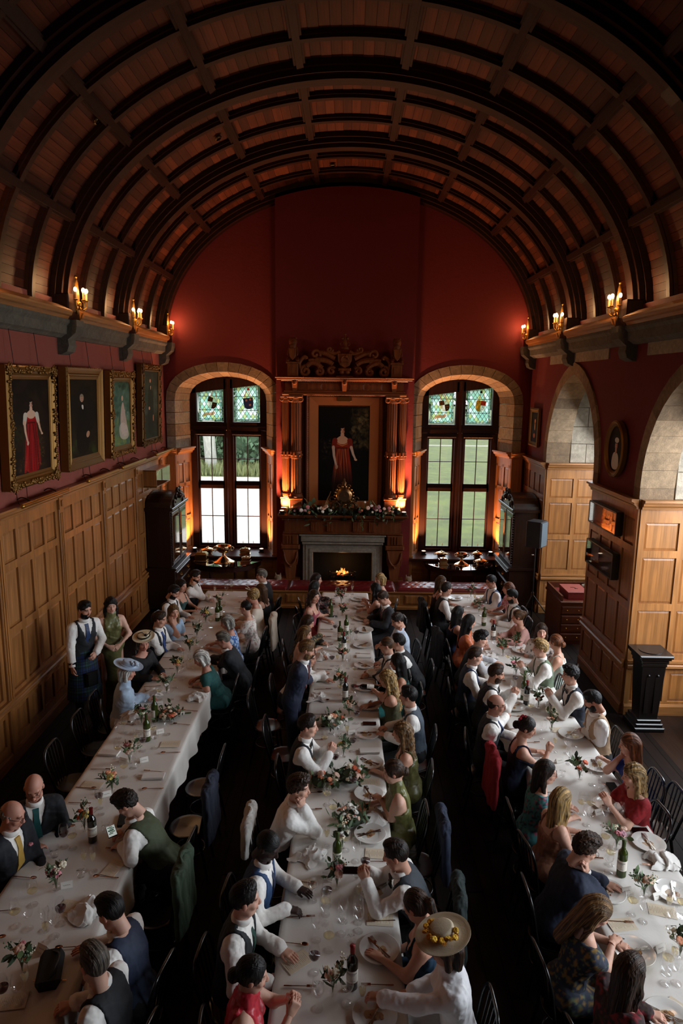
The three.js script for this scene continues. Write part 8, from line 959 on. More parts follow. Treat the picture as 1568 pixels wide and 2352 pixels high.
function hat(kind, t, fit) {
  const straw = (h) => std({ color: lin(h), roughness: 0.8, bumpMap: plasterBump, bumpScale: 0.001, side: THREE.DoubleSide });
  if (kind === 'boater') { part('hat', fit(brimGeo(0.165, 0.15, 0.05, 0.52, 0.012).rotateX(0.1).rotateZ(0.12).translate(0, 0.105, 0.01)), straw('#d8c9a8'), t); part('hat_band', fit(new THREE.TorusGeometry(0.09, 0.012, 6, 24).rotateX(PI / 2).rotateZ(0.12).translate(0, 0.125, 0.01)), MT.black, t); part('feather_trim', fit(merge([tube([[0.03, 0.14, 0.06], [0.09, 0.2, 0.05], [0.12, 0.19, 0.0]], 0.007, 12, 5), tube([[0.02, 0.14, 0.05], [-0.03, 0.2, 0.04], [-0.09, 0.19, 0.03]], 0.006, 12, 5), ball(0.025, 0.02, 0.155, 0.06, 8)])), MT.black, t); }
  if (kind === 'wideblue') { part('hat', fit(brimGeo(0.205, 0.2, 0.08, 0.44, 0.02).rotateX(0.12).translate(0, 0.085, 0)), straw('#a9b9cc'), t); const c = petal('#b3c3d6'); for (const [x, z, r] of [[-0.05, 0.09, 0], [-0.09, 0.06, 1], [-0.06, 0.04, 0], [-0.1, 0.1, 1]]) part('rosette', fit(RO[r].clone().scale(1.15, 1.15, 1.15).rotateX(0.5).translate(x, 0.13, z)), c, t); part('hat_band', fit(new THREE.TorusGeometry(0.096, 0.01, 6, 24).rotateX(PI / 2 + 0.12).translate(0, 0.10, 0)), c, t); }
  if (kind === 'yellow') { part('hat', fit(brimGeo(0.195, 0.195, 0.075, 0.44, 0.012).rotateX(0.06).translate(0, 0.10, 0)), straw('#b8a88e'), t); const Y = [petal('#e0a41c'), petal('#e8b838'), petal('#d08a14')]; reseed(5150); for (let i = 0; i < 26; i++) { const a = lerp(-1.2, 2.4, i / 25), r = rnd(0.088, 0.12); const g = (i % 3 ? DAs : RO[1]).clone().scale(0.8, 0.8, 0.8).rotateX(rnd(-0.5, 0.5)).rotateZ(rnd(-0.5, 0.5)).translate(r * Math.cos(a), 0.125 + rnd(0.03), r * Math.sin(a)); part('yellow_flower', fit(g), pick(Y), t); } }
  if (kind === 'feather') { const G = []; reseed(77); for (let i = 0; i < 9; i++) { const a = rnd(-1.2, 1.2); G.push(tube([[0.03, 0.1, 0], [0.03 + 0.05 * Math.sin(a), 0.16, 0.05 * Math.cos(a)], [0.03 + 0.1 * Math.sin(a), 0.19, 0.1 * Math.cos(a)]], 0.004, 8, 4)); } G.push(ball(0.03, 0.03, 0.115, 0.0, 8)); part('fascinator', fit(merge(G)), straw('#cdbb9a'), t); }
  if (kind === 'redflower') for (const [x, y, z] of [[0.02, 0.09, -0.08], [-0.03, 0.075, -0.095], [0.0, 0.105, -0.05]]) part('hair_flower', fit(RO[1].clone().rotateX(-1).translate(x, y, z)), petal('#a8102c'), t);
}
PEOPLE.forEach((d, i) => person(d, i));
// ---------------------------------------------------------------- tables, cloths, chairs, tableware
const RUNS = [{ x0: -2.53, x1: -1.68, n: 'left' }, { x0: -0.42, x1: 0.40, n: 'middle' }, { x0: 1.84, x1: 2.66, n: 'right' }], ZT = [-12.0, -8.9, -5.8, -2.6];
const clothMat = std({ color: lin('#d8d2cb'), roughness: 0.85, bumpMap: plasterBump, bumpScale: 0.0006 });
RUNS.forEach((r, ri) => {
  for (let k = 0; k < 3; k++) {
    const z0 = ZT[k], z1 = ZT[k + 1], w = r.x1 - r.x0, cx = (r.x0 + r.x1) / 2, L = z1 - z0, cz = (z0 + z1) / 2, where = ['far', 'middle', 'near'][k];
    const t = thing('trestle_table', where + ' trestle table under the cloth of the ' + r.n + ' long row', 'table', [cx, 0, cz]); part('table_top', B(w - 0.02, 0.03, L - 0.01, 0, 0.73, 0), MT.walnut, t);
    for (const s of [-1, 1]) { for (const q of [-1, 1]) part('leg', bar([q * 0.3, 0, s * (L / 2 - 0.35)], [q * 0.26, 0.72, s * (L / 2 - 0.35)], 0.016, 6), MT.black, t); part('trestle_rail', bar([-0.27, 0.35, s * (L / 2 - 0.35)], [0.27, 0.35, s * (L / 2 - 0.35)], 0.012, 6), MT.black, t); }
    const ns = 46, nz = Math.round(L / 0.045), drop = 0.30, P = [], I = [], hw = w / 2; reseed(60 + ri * 3 + k); const ph = rnd(9);
    for (let j = 0; j <= nz; j++) for (let i = 0; i <= ns; i++) {
      const z = -L / 2 + L * j / nz, s = (i / ns * 2 - 1) * (hw + drop), a = Math.abs(s), sg = Math.sign(s), o = a - hw, wr = 0.0016 * noise3(s * 6, z * 6, k + ri * 5) + 0.0025 * noise3(s * 1.8 + 3, z * 1.8, ri) + 0.0022 * Math.exp(-((((z - 0.02) % 0.52) / 0.012) ** 2)) + 0.002 * Math.exp(-((s / 0.012) ** 2));
      if (o < 0) P.push(s, 0.757 + wr, z); else { const u = o / drop, wave = 0.022 * u * Math.sin(z * 9 + ph + 1.5 * Math.sin(z * 3.1 + ph)) + 0.010 * u * Math.sin(z * 23 + ph); P.push(sg * (hw + 0.008 * Math.min(1, o / 0.02) + 0.02 * u + wave), 0.757 - Math.max(0, o - 0.006) + wr * 0.3, z); }
      if (i < ns && j < nz) { const p = j * (ns + 1) + i; I.push(p, p + ns + 1, p + 1, p + 1, p + ns + 1, p + ns + 2); }
    }
    const g = new THREE.BufferGeometry(); g.setAttribute('position', new THREE.Float32BufferAttribute(P, 3)); g.setIndex(I); g.computeVertexNormals(); const list = [g];
    if (k === 0) { const e = new THREE.PlaneGeometry(w + 0.02, 0.3, 24, 6), p = e.attributes.position; for (let i = 0; i < p.count; i++) { const u = 0.5 - p.getY(i) / 0.3; p.setZ(i, -0.01 - 0.02 * u * Math.sin(p.getX(i) * 14)); } e.computeVertexNormals(); list.push(e.rotateY(PI).translate(0, 0.757 - 0.15, -L / 2)); }
    const c = part(numbered('tablecloth'), uvm(merge(list)), clothMat, scene); c.position.set(cx, 0, cz); c.userData = { label: 'white tablecloth on the ' + where + ' part of the ' + r.n + ' long table', category: 'tablecloth' };
  }
});
// labels by the nearest guest
const queue = []; const rowOf = (x) => (x < -1 ? 0 : x < 1.1 ? 1 : 2);
function place(o, kind, group) { o.userData.group = group; queue.push({ o, kind, x: o.position.x, z: o.position.z }); }
function labelAll() {
  const by = new Map(); for (const q of queue) { let best, bd = 9; for (const d of PEOPLE) { if (rowOf(d.p[0]) !== rowOf(q.x)) continue; const w = Math.hypot((d.p[0] - q.x), d.p[2] - q.z); if (w < bd) { bd = w; best = d; } } const key = q.kind + ' by the ' + best.tag; if (!by.has(key)) by.set(key, []); by.get(key).push(q); }
  for (const [key, list] of by) { list.sort((a, b) => b.z - a.z); const n = list.length, Q = n === 1 ? [''] : n === 2 ? ['nearer ', 'farther '] : n === 3 ? ['nearest ', 'middle ', 'farthest '] : ['nearest ', 'second nearest ', 'third nearest ', 'fourth nearest ', 'fifth nearest ', 'sixth nearest ', 'seventh nearest ', 'eighth nearest ', 'ninth nearest ']; list.forEach((q, i) => { q.o.userData.label = (Q[i] ?? 'farthest ') + key; }); }
}
const proto = (name, cat, build) => { const g = new THREE.Group(); g.name = name; g.userData = { category: cat }; build(g); return g; };
function put(p, x, y, z, turn, kind, group) { const c = copy(p, '', [x, y, z], turn); place(c, kind, group); return c; }
// chairs: black bentwood with hooped back and spindles
const chairM = phys({ color: lin('#0d0c0c'), roughness: 0.28, clearcoat: 0.4, clearcoatRoughness: 0.2 });
const chairP = proto('bentwood_chair', 'chair', (g) => {
  const sh = new THREE.Shape(); sh.absellipse(0, 0, 0.2, 0.2, 0, PI * 2); part('seat', lathe([[0, 0.435], [0.18, 0.435], [0.195, 0.445], [0.19, 0.458], [0.16, 0.452], [0, 0.446]], 24), chairM, g);
  for (const s of [-1, 1]) { part('leg', bar([s * 0.15, 0.44, 0.13], [s * 0.18, 0, 0.18], 0.016, 7, 0.013), chairM, g); part('leg', bar([s * 0.14, 0.44, -0.14], [s * 0.17, 0, -0.22], 0.016, 7, 0.013), chairM, g); }
  part('back_frame', tube([[-0.15, 0.44, -0.15], [-0.18, 0.62, -0.19], [-0.20, 0.78, -0.225], [-0.15, 0.88, -0.245], [0, 0.90, -0.25], [0.15, 0.88, -0.245], [0.20, 0.78, -0.225], [0.18, 0.62, -0.19], [0.15, 0.44, -0.15]], 0.014, 40, 7), chairM, g);
  for (const x of [-0.09, -0.03, 0.03, 0.09]) part('spindle', bar([x * 0.9, 0.45, -0.16], [x * 1.15, 0.885, -0.246], 0.008, 5), chairM, g); part('stretcher', new THREE.TorusGeometry(0.155, 0.009, 6, 24).rotateX(PI / 2).translate(0, 0.22, -0.01), chairM, g);
});
for (const d of PEOPLE) if (!d.stand) { const c = copy(chairP, 'black bentwood chair under the ' + d.tag, [d.P.x + d.fv.x * 0.02, 0, d.P.z + d.fv.z * 0.02], PI / 2 - d.f * R); c.scale.set(0.9, 0.95, 0.9); c.userData.group = 'bentwood chairs at the tables'; }
const emptyC = ['beside the standing woman in olive', 'third empty along the left wall side', 'behind the pale blue hat', 'beside the far empty places on the left table', 'with the navy jacket behind the olive waistcoat', 'with the green jacket at the left table', 'behind the standing man in navy', 'behind the man with black bow tie', 'with the navy jacket at the middle table', 'beside the woman in red lace', 'nearest the elderly men'];
WARE.chair.forEach((q, i) => { const [x, z, f] = q, r = RUNS[rowOf(x)]; q[0] = f ? r.x1 + 0.24 : r.x0 - (i === 6 ? 0.5 : 0.24); const c = copy(chairP, 'empty black bentwood chair ' + emptyC[i], [q[0], 0, z], PI / 2 - f * R); c.scale.set(0.9, 0.95, 0.9); c.userData.group = 'bentwood chairs at the tables'; });
function jacketOn(x, z, f, hex, label, name = 'jacket', low = 0.4) {
  const F = new Field([-0.32, 0.25, -0.16], [0.32, 1.02, 0.16], 0.016); F.cap([-0.16, 0.90, 0], [0.16, 0.90, 0], 0.055, 0.055, 0.03); F.cap([-0.13, 0.86, -0.01], [-0.13, 0.45, -0.03], 0.085, 0.09, 0.05, [0, 0, 1, 0.55]); F.cap([0.13, 0.86, -0.01], [0.13, 0.45, -0.03], 0.085, 0.09, 0.05, [0, 0, 1, 0.55]); F.cap([0, 0.86, -0.01], [0, 0.45, -0.03], 0.09, 0.09, 0.05, [0, 0, 1, 0.5]); for (const s of [-1, 1]) F.cap([s * 0.22, 0.86, 0], [s * 0.24, 0.42, -0.02], 0.05, 0.042, 0.03, [0, 0, 1, 0.7]); F.map((a, b, c, v) => v < 0.06 ? Math.max(v + 0.010 * noise3(a * 9, b * 4, c * 9 + x) + 0.006 * noise3(a * 28, b * 6, c * 28), low - b + 0.02 * noise3(a * 8, 0, x)) : v);
  const t = thing(name, label, 'jacket', [x, 0, z], PI / 2 - f * R); t.scale.set(0.9, 0.95, 0.9); part('cloth', F.mesh().translate(0, 0.015, -0.235), fabric(hex), t); part('collar', tube([[-0.1, 0.945, -0.27], [-0.05, 0.975, -0.235], [0, 0.98, -0.225], [0.05, 0.975, -0.235], [0.1, 0.945, -0.27]], 0.02, 14, 6), fabric(hex), t);
}
const chairAt = (tag) => { const d = PEOPLE.find((q) => q.tag === tag); return [d.P.x, d.P.z, d.f]; };
{ const [a, b, c] = [WARE.chair[4], WARE.chair[5], WARE.chair[8]]; jacketOn(a[0], a[1], 180, '#141a2c', 'navy jacket hung on an empty chair at the left table'); jacketOn(b[0], b[1], 180, '#3a4a38', 'sage green jacket hung on a chair at the left table'); jacketOn(c[0], c[1], 180, '#121c33', 'navy jacket hung on an empty chair at the middle table'); jacketOn(...chairAt('man in open white shirt'), '#b9b4ae', 'white cloth hung over the chair top of the man in open white shirt', 'white_cloth', 0.66); jacketOn(...chairAt('man with hands at mouth'), '#14211f', 'dark green jacket hung behind the man in grey waistcoat'); jacketOn(...chairAt('woman with the fascinator'), '#b9a896', 'cream cardigan hung behind the woman with the fascinator', 'cardigan'); jacketOn(...chairAt('woman with red hair flower'), '#8c0f1c', 'bright red jacket hung behind the woman with the red hair flower'); jacketOn(...chairAt('dark-haired woman in blue'), '#23272b', 'dark grey jacket hung behind the dark-haired woman in blue'); jacketOn(...chairAt('brown-haired woman at far end'), '#161618', 'black coat hung on a chair at the far end of the right table', 'coat'); }
// glassware
const gls = phys({ color: 0xffffff, roughness: 0.01, transmission: 1, thickness: 0, ior: 1.9, side: THREE.DoubleSide }), liquid = (h) => phys({ color: lin(h), roughness: 0.05, transmission: 0.85, thickness: 0, ior: 1.33 }), redW = phys({ color: lin('#2a0308'), roughness: 0.08 }), whiteW = liquid('#f4ecd2'), water = phys({ color: 0xffffff, roughness: 0.01, transmission: 1, thickness: 0, ior: 1.33 });
const bowlG = lathe([[0, 0.002], [0.034, 0.002], [0.034, 0.004], [0.006, 0.010], [0.0038, 0.03], [0.0038, 0.085], [0.010, 0.093], [0.030, 0.110], [0.039, 0.135], [0.038, 0.165], [0.032, 0.205]], 18), fluteG = lathe([[0, 0.002], [0.031, 0.002], [0.031, 0.004], [0.005, 0.010], [0.0035, 0.03], [0.0035, 0.085], [0.012, 0.1], [0.022, 0.13], [0.0235, 0.17], [0.020, 0.225]], 16), tumblerG = lathe([[0, 0.003], [0.030, 0.003], [0.032, 0.006], [0.038, 0.095]], 18);
const contG = (y, r0) => lathe([[0, 0.092], [0.012, 0.095], [0.029, 0.111], [0.0375, y], [0, y]], 16);
const GP = {
  e: proto('wine_glass', 'glass', (g) => part('glass', bowlG, gls, g)), w: proto('white_wine_glass', 'glass', (g) => { part('glass', bowlG, gls, g); part('white_wine', contG(0.122), whiteW, g); }), r: proto('red_wine_glass', 'glass', (g) => { part('glass', bowlG, gls, g); part('red_wine', contG(0.135), redW, g); }),
  f: proto('champagne_flute', 'glass', (g) => { part('glass', fluteG, gls, g); part('sparkling_wine', lathe([[0, 0.1], [0.011, 0.101], [0.021, 0.13], [0.0225, 0.15], [0, 0.15]], 14), whiteW, g); }), t: proto('water_tumbler', 'glass', (g) => { part('glass', tumblerG, gls, g); part('water', lathe([[0, 0.006], [0.03, 0.007], [0.034, 0.05], [0, 0.05]], 16), water, g); }),
};
const GK = { e: ['empty wine glass', 'empty wine glasses'], w: ['white wine glass', 'glasses of white wine'], r: ['red wine glass', 'glasses of red wine'], f: ['champagne flute', 'champagne flutes'], t: ['water tumbler', 'water tumblers'] };
reseed(70); const TY = 0.7585; const occupied = [];
for (const [x, z] of WARE.red) { put(GP.r, x, TY, z, rnd(6), ...GK.r); occupied.push([x, z, 0.05]); } for (const [x, z, k] of WARE.wine) { if (occupied.some((o) => Math.hypot(o[0] - x, o[1] - z) < 0.06)) continue; put(GP[k], x, TY, z, rnd(6), ...GK[k]); occupied.push([x, z, 0.05]); }
// bottles
const greenGlass = phys({ color: lin('#4a5c1c'), roughness: 0.05, transmission: 0.55, thickness: 0, ior: 1.5 }), darkGlass = phys({ color: lin('#0c120c'), roughness: 0.06, clearcoat: 1 }), labelTex = canvas(128, 128, (c) => { c.fillStyle = '#e4ddd0'; c.fillRect(0, 0, 128, 128); c.fillStyle = '#3a3a3a'; c.fillRect(20, 26, 88, 6); c.fillRect(34, 40, 60, 4); c.strokeStyle = '#6a5a40'; c.strokeRect(44, 56, 40, 34); c.fillRect(30, 104, 68, 3); });
const botG = lathe([[0, 0.003], [0.034, 0.003], [0.0365, 0.008], [0.0365, 0.19], [0.033, 0.212], [0.018, 0.235], [0.0142, 0.25], [0.0142, 0.295], [0.016, 0.297], [0.016, 0.305], [0.012, 0.306]], 20), labG = new THREE.CylinderGeometry(0.0372, 0.0372, 0.085, 18, 1, true, 0, PI * 1.3).translate(0, 0.105, 0);
const BP = (m, capH) => proto('wine_bottle', 'bottle', (g) => { part('bottle_glass', botG, m, g); part('paper_label', labG, std({ map: labelTex, roughness: 0.7, side: THREE.DoubleSide }), g); part('foil_capsule', lathe([[0.0148, 0.255], [0.0152, 0.296], [0.0168, 0.298], [0.0168, 0.306], [0, 0.308]], 14), std({ color: lin(capH), roughness: 0.4, metalness: 0.4 }), g); });
const bg1 = BP(greenGlass, '#3a4a1c'), bd1 = BP(darkGlass, '#7a1414'); for (const [x, z, k] of WARE.bot) { put(k === 'g' ? bg1 : bd1, x, TY, z, rnd(-1.2, 1.2) + PI * 1.2, k === 'g' ? 'green glass wine bottle' : 'dark wine bottle', 'wine bottles on the tables'); occupied.push([x, z, 0.06]); }
// plates with leftovers
const china = phys({ color: lin('#d9d5cf'), roughness: 0.18, clearcoat: 0.5, clearcoatRoughness: 0.1 }), plateG = lathe([[0, 0.004], [0.06, 0.004], [0.085, 0.006], [0.095, 0.014], [0.145, 0.022], [0.147, 0.025], [0.143, 0.026], [0.094, 0.019], [0.084, 0.012], [0, 0.010]], 36), sauce = ['#8a5a34', '#a87a4c', '#6e4a2c'].map((h) => std({ color: lin(h), roughness: 0.45 })), smear = std({ color: lin('#b3906a'), roughness: 0.35 });
const cut = { fork: merge([bar([0, 0, 0], [0, 0.002, 0.11], 0.0035, 5, 0.0025), B(0.008, 0.003, 0.05, 0, 0, -0.01), B(0.018, 0.002, 0.02, 0, 0.004, 0.12), ...[-0.0075, -0.0025, 0.0025, 0.0075].map((x) => B(0.0022, 0.002, 0.045, x, 0.004, 0.15))]), knife: merge([B(0.012, 0.006, 0.09, 0, 0, -0.02), B(0.016, 0.002, 0.11, 0.001, 0, 0.08), B(0.01, 0.002, 0.02, -0.001, 0, 0.14)]), spoon: merge([bar([0, 0, -0.03], [0, 0.002, 0.1], 0.0035, 5, 0.0025), new THREE.SphereGeometry(0.02, 12, 6, 0, PI * 2, PI / 2, PI / 2).scale(0.85, 0.35, 1.35).translate(0, 0.007, 0.125), B(0.009, 0.003, 0.04, 0, 0, -0.03)]) };
reseed(71);
WARE.plate.forEach(([x, z]) => {
  const g = thing('dinner_plate', '', 'plate', [x, TY, z], rnd(6)); g.scale.set(0.93, 1, 0.93); part('china', plateG, china, g); const n = 4 + Math.floor(rnd(4)); for (let i = 0; i < n; i++) { const r = i ? rnd(0.004, 0.016) : rnd(0.03, 0.045), P = [], o1 = rnd(6), o2 = rnd(6); for (let k = 0; k < 16; k++) { const a = k / 16 * 2 * PI, q = r * (1 + 0.25 * Math.sin(2 * a + o1) + 0.15 * Math.sin(5 * a + o2)); P.push([q * Math.cos(a) * 1.4, q * Math.sin(a)]); } part('food_remains', extrude(P, i ? rnd(0.003, 0.007) : 0.0012).rotateX(-PI / 2).rotateY(rnd(6)).translate(rnd(-0.04, 0.04), 0.0105, rnd(-0.04, 0.04)), i ? pick(sauce) : smear, g); }
  place(g, 'white dinner plate with leftovers', 'used dinner plates'); occupied.push([x, z, 0.15]); const a = rnd(6), s = x > (RUNS[rowOf(x)].x0 + RUNS[rowOf(x)].x1) / 2 ? -1 : 1;
  for (const [k, off] of [['knife', 0.014], ['fork', -0.014]]) { const c = single(k, cut[k], MT.steel, '', k, [x + off * Math.sin(a), TY + 0.024, z + off * Math.cos(a)], a + 0.1 * off / 0.014); c.translateZ(-0.05); place(c, k + ' laid across the plate', 'cutlery on the plates'); }
});
// clean dessert cutlery along the edges
reseed(72); RUNS.forEach((r, ri) => { for (const s of [1, -1]) for (let z = -11.6, k = 0; z < -3.4; z += 0.305, k++) { const x = (s > 0 ? r.x0 + 0.13 : r.x1 - 0.13) + rnd(-0.03, 0.03), zz = z + rnd(-0.05, 0.05); if (occupied.some((o) => Math.hypot(o[0] - x, o[1] - zz) < o[2] + 0.07)) continue; const kind = k % 2 ? 'spoon' : 'fork'; const c = single(kind, cut[kind], MT.copper, '', kind, [x, TY + 0.006, zz], (s > 0 ? PI / 2 : -PI / 2) + rnd(-0.15, 0.15)); c.translateZ(-0.06); place(c, 'copper-toned ' + kind, 'dessert cutlery along the table edges'); } });
// menus, place cards, phones, napkins
const menuTex = canvas(128, 192, (c) => { c.fillStyle = '#d6c6ae'; c.fillRect(0, 0, 128, 192); c.fillStyle = '#7a6650'; reseed(9); for (let i = 0; i < 14; i++) { const w = rnd(30, 84); c.fillRect(64 - w / 2, 22 + i * 11, w, 1.6); } c.fillRect(40, 10, 48, 3); }), cardM = std({ color: lin('#e6e0d6'), roughness: 0.8 });
const menuP = proto('menu_card', 'menu', (g) => { part('card', B(0.12, 0.002, 0.19), cardM, g); part('print', new THREE.PlaneGeometry(0.118, 0.188).rotateX(-PI / 2).translate(0, 0.0015, 0), std({ map: menuTex, roughness: 0.8 }), g); });
for (const [x, z, r] of WARE.menu) put(menuP, x, TY + 0.003, z, PI / 2 + r * R, 'cream printed menu card', 'menu cards');
const cardTex = canvas(96, 48, (c) => { c.fillStyle = '#ece7df'; c.fillRect(0, 0, 96, 48); c.strokeStyle = '#5a4a3c'; c.lineWidth = 1.4; c.beginPath(); c.moveTo(20, 26); for (let i = 0; i < 12; i++) c.quadraticCurveTo(22 + i * 5, 14 + (i % 3) * 8, 25 + i * 5, 26); c.stroke(); });
const tentP = proto('place_card', 'place card', (g) => { part('card', merge([extrude([[-0.022, 0], [-0.021, 0], [0, 0.045], [0.021, 0], [0.022, 0], [0, 0.047]], 0.085).translate(0, 0, -0.0425)]), cardM, g); part('handwriting', new THREE.PlaneGeometry(0.08, 0.044).rotateY(PI / 2).rotateZ(0.44).translate(0.0125, 0.0235, 0), std({ map: cardTex, roughness: 0.8 }), g); });
for (const [x, z, r] of WARE.card) put(tentP, x, TY + 0.001, z, -PI / 2 + r * R, 'white folded place card', 'place cards');
const phoneG = BB(0.074, 0.008, 0.15, 0.003), phoneM = std({ color: lin('#0b0b0d'), roughness: 0.25 });
const phoneP = proto('smartphone', 'phone', (g) => { part('case', phoneG, phoneM, g); part('screen', B(0.066, 0.001, 0.142, 0, 0.0042, 0), phys({ color: lin('#050506'), roughness: 0.08, clearcoat: 1 }), g); }), walletP = proto('black_wallet', 'wallet', (g) => { part('flap', BB(0.18, 0.018, 0.09, 0.006, 0, 0.005, 0), MT.blackMatt, g); part('clasp', B(0.03, 0.004, 0.02, 0, 0.016, 0.03), MT.black, g); }), bagP = proto('black_handbag', 'bag', (g) => { part('body', BB(0.26, 0.07, 0.15, 0.025, 0, 0.03, 0), MT.blackMatt, g); part('strap', tube([[-0.12, 0.06, 0], [-0.05, 0.085, 0.04], [0.06, 0.08, 0.05], [0.12, 0.06, 0]], 0.007, 14, 5), MT.black, g); });
for (const [x, z, r, k] of WARE.phone) put(k === 'p' ? phoneP : k === 'w' ? walletP : bagP, x, TY + 0.005, z, PI / 2 + r * R, k === 'p' ? 'black smartphone lying flat' : k === 'w' ? 'black leather wallet' : 'black handbag', 'phones and bags on the tables');
function napGeo(seed, big) { const n = 26, g = new THREE.PlaneGeometry(0.30, 0.22, n, n).rotateX(-PI / 2), p = g.attributes.position; for (let i = 0; i < p.count; i++) { const x = p.getX(i), z = p.getZ(i), e = 1 - Math.max(Math.abs(x) / 0.15, Math.abs(z) / 0.11), a = noise3(x * 9, z * 9, seed), b = noise3(x * 22 + 4, z * 22, seed); const y = 0.006 + big * clamp(e * 1.6) * (0.045 + 0.04 * a) + 0.012 * Math.abs(b) * (0.3 + e); p.setXYZ(i, x * (0.8 + 0.2 * noise3(x * 6, z * 6, seed + 8)) + 0.03 * a, Math.max(0.002, y), z * (0.85 + 0.25 * noise3(x * 6 + 7, z * 5, seed)) + 0.02 * b); } g.computeVertexNormals(); return g; }
const napM = std({ color: lin('#dfdad4'), roughness: 0.85, side: THREE.DoubleSide }), napP = [proto('linen_napkin', 'napkin', (g) => part('linen', napGeo(3, 1), napM, g)), proto('linen_napkin', 'napkin', (g) => part('linen', napGeo(11, 0.6), napM, g)), proto('linen_napkin', 'napkin', (g) => { part('linen', BB(0.21, 0.014, 0.11, 0.005, 0, 0.008, 0), napM, g); part('fold', BB(0.205, 0.008, 0.1, 0.003, 0.003, 0.018, 0.003), napM, g); })];
reseed(73); for (const [x, z, k] of WARE.nap) put(napP[k], x, TY + 0.002, z, k === 2 ? rnd(-0.1, 0.1) : rnd(6), k === 2 ? 'neatly folded white napkin' : 'crumpled white napkin', 'napkins on the tables');
// flowers in small glass vases
reseed(74); const vaseG = lathe([[0, 0.003], [0.028, 0.003], [0.032, 0.01], [0.030, 0.05], [0.020, 0.085], [0.022, 0.10]], 16), wat = lathe([[0, 0.006], [0.027, 0.007], [0.029, 0.045], [0, 0.05]], 12), spray = merge([...Array(14).keys()].map((i) => new THREE.IcosahedronGeometry(0.0065, 0).translate(0.03 * Math.sin(i * 2.4) * (i / 14), 0.02 + i * 0.004, 0.03 * Math.cos(i * 2.4) * (i / 14))));
const PAL = { r: [FL.blush, FL.peach, FL.cream, FL.pink], y: [FL.yellow, FL.cream, FL.peach], p: [FL.pink, FL.mauve, FL.cream, FL.blush], w: [FL.white, FL.cream, FL.white], m: [FL.yellow, FL.coral, FL.cream, FL.pink], d: [FL.coral, FL.peach], D: [FL.red, FL.blush] }, PN = { r: 'blush roses', y: 'yellow and cream flowers', p: 'pink mixed flowers', w: 'white flowers', m: 'mixed bright flowers', d: 'an orange dahlia', D: 'a red dahlia' };
for (const [x, z, k] of WARE.vase) {
  const t = thing('bud_vase', '', 'vase', [x, TY, z], rnd(6)); part('glass', vaseG, gls, t); part('water', wat, water, t); const n = k === 'd' || k === 'D' ? 3 : 5 + Math.floor(rnd(3)), pal = PAL[k], st = [];
  for (let i = 0; i < n; i++) { const a = i / n * 6.28 + rnd(0.8), rr = rnd(0.015, 0.06), h = rnd(0.115, 0.18), X = rr * Math.cos(a), Z = rr * Math.sin(a); st.push(tube([[0, 0.01, 0], [X * 0.25, 0.09, Z * 0.25], [X, h, Z]], 0.0022, 8, 4)); bloom(t, X, h, Z, i === 0 && (k === 'd' || k === 'D') ? DA : i === 0 ? RO[0] : RO[1 + (i % 2)], i === 0 ? pal[0] : pick(pal)); }
  for (let i = 0; i < 7; i++) { const a = rnd(6.28), rr = rnd(0.03, 0.09), h = rnd(0.11, 0.22), X = rr * Math.cos(a), Z = rr * Math.sin(a); st.push(tube([[0, 0.02, 0], [X * 0.3, 0.1, Z * 0.3], [X, h, Z]], 0.0018, 8, 4)); if (i < 3) { const m = part('filler_spray', spray, i % 2 ? FL.cream : LEAF[2], t); m.position.set(X, h - 0.02, Z); m.rotation.set(rnd(-0.6, 0.6), rnd(6), rnd(-0.6, 0.6)); } leaves(t, [0.4, 0.65, 0.85, 1].map((q) => [X * q, lerp(0.1, h, q), Z * q, i % 3])); }
  part('stems', merge(st), STEM, t); place(t, 'glass bud vase of ' + PN[k], 'flower vases down the tables'); occupied.push([x, z, 0.06]);
}
reseed(75); WARE.bouq.forEach(([x, z, r]) => { const t = thing('hand_tied_bouquet', '', 'bouquet', [x, TY, z], r * R); const st = []; for (let i = 0; i < 9; i++) st.push(bar([rnd(-0.02, 0.02), 0.03, rnd(-0.02, 0.02)], [0.2 + rnd(-0.02, 0.02), 0.015 + rnd(0.02), rnd(-0.03, 0.03)], 0.003, 4)); part('stems', merge(st), STEM, t); part('ribbon', cyl(0.02, 0.02, 0.05, 0, 0, 0, 12).rotateZ(PI / 2).translate(0.14, 0.028, 0), FL.white, t); for (let i = 0; i < 15; i++) { const a = rnd(6.28), q = rnd(0.02, 0.13), b = bloom(t, -0.05 + q * Math.cos(a) * 1.1, 0.05 + rnd(0.06) * (1 - q * 5), q * Math.sin(a), i % 5 === 0 ? DAs : RO[i % 3], pick([FL.blush, FL.peach, FL.coral, FL.cream, FL.white]), 0.9); } leaves(t, [...Array(70).keys()].map(() => { const a = rnd(6.28), q = rnd(0.05, 0.19); return [-0.05 + q * Math.cos(a), rnd(0.01, 0.09), q * Math.sin(a)]; })); part('leafy_core', new THREE.IcosahedronGeometry(0.1, 1).scale(1.2, 0.45, 1.1).translate(-0.05, 0.045, 0), LEAF[3], t); place(t, 'hand-tied bouquet lying on the cloth', 'bouquets lying on the tables'); });
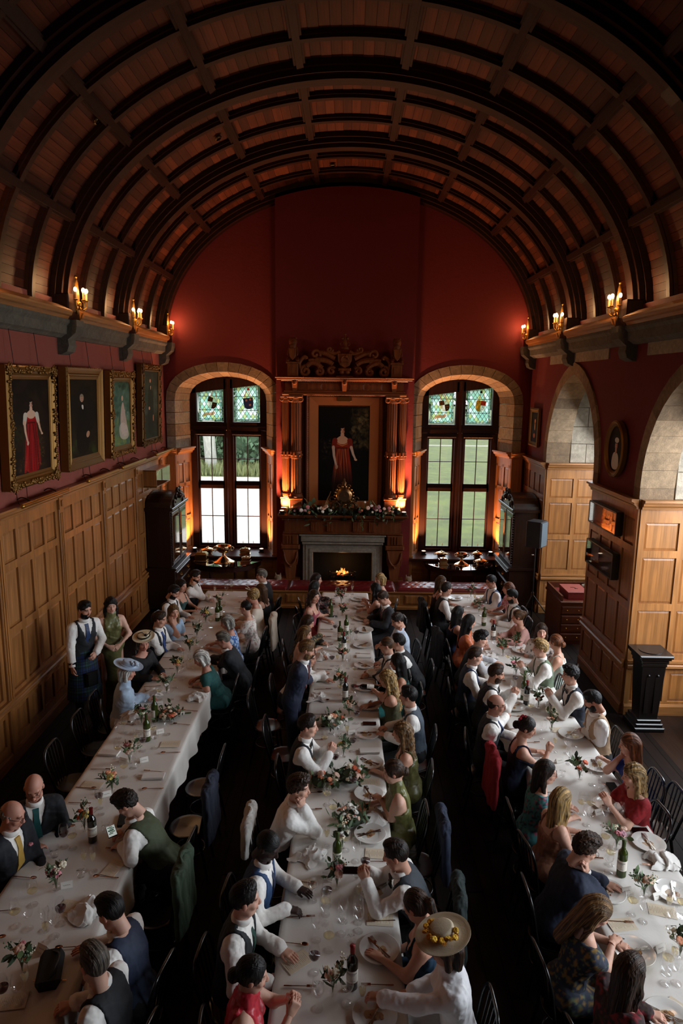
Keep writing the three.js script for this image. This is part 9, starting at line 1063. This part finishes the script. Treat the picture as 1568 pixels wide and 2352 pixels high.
// things held in the hand
{
  const d = PEOPLE.find((q) => q.phone), a = d.arm[1], p = thing('smartphone', 'phone with a lit screen held by the man in olive waistcoat', 'phone', [a.W.x + a.dir.x * 0.12, a.W.y + 0.035, a.W.z + a.dir.z * 0.12], 0.5); p.rotation.z = 0.15; part('case', phoneG, phoneM, p); const scr = canvas(96, 192, (c) => { c.fillStyle = '#dfe6e0'; c.fillRect(0, 0, 96, 192); c.fillStyle = '#3c5a48'; for (const [x, y, w, h] of [[10, 20, 60, 16], [30, 46, 56, 16], [10, 72, 66, 26], [24, 108, 62, 16], [10, 134, 50, 16]]) c.fillRect(x, y, w, h); c.fillStyle = '#222'; c.fillRect(32, 4, 32, 6); }); part('screen', new THREE.PlaneGeometry(0.066, 0.142).rotateX(-PI / 2).translate(0, 0.0048, 0), std({ color: 0x000000, emissive: 0xffffff, emissiveMap: scr, emissiveIntensity: 0.55 }), p);
  const e = PEOPLE.find((q) => q.tag === 'blonde pouring wine').arm[0], b = copy(bd1, 'dark wine bottle tilted in the hand of the blonde woman pouring', [e.W.x + e.dir.x * 0.11, e.W.y + 0.0, e.W.z + e.dir.z * 0.11 + 0.04]); b.rotation.set(0, 0, PI / 2 - 0.08); b.position.x += 0.10; b.userData.group = 'wine bottles on the tables';
  const c = PEOPLE.find((q) => q.tag === 'woman in pink').arm[1]; copy(bg1, 'green glass wine bottle held by the woman in pink', [c.W.x + c.dir.x * 0.1 + 0.04, TY, c.W.z + c.dir.z * 0.1], 2).userData.group = 'wine bottles on the tables';
  const h = PEOPLE.find((q) => q.tag === 'man with hands at mouth').arm[1]; const ph = copy(phoneP, 'black smartphone held near the mouth of the man in grey waistcoat', [h.W.x + h.dir.x * 0.09 - 0.06, h.W.y + 0.02, h.W.z + h.dir.z * 0.05], PI / 2); ph.userData.group = 'phones and bags on the tables';
  for (const tg of ['woman in olive satin', 'woman in dark floral eating']) { const q = PEOPLE.find((w) => w.tag === tg), g = q.arm[tg === 'woman in olive satin' ? 0 : 1]; const k = single('fork', cut.fork, MT.steel, 'fork held by the ' + tg, 'fork', [g.W.x + g.dir.x * 0.09, g.W.y - 0.01, g.W.z + g.dir.z * 0.09], Math.atan2(g.dir.x, g.dir.z)); k.rotation.order = 'YXZ'; k.rotation.x = 0.7; k.userData.group = 'cutlery in use'; }
}
labelAll();
renderer.render(scene, camera);
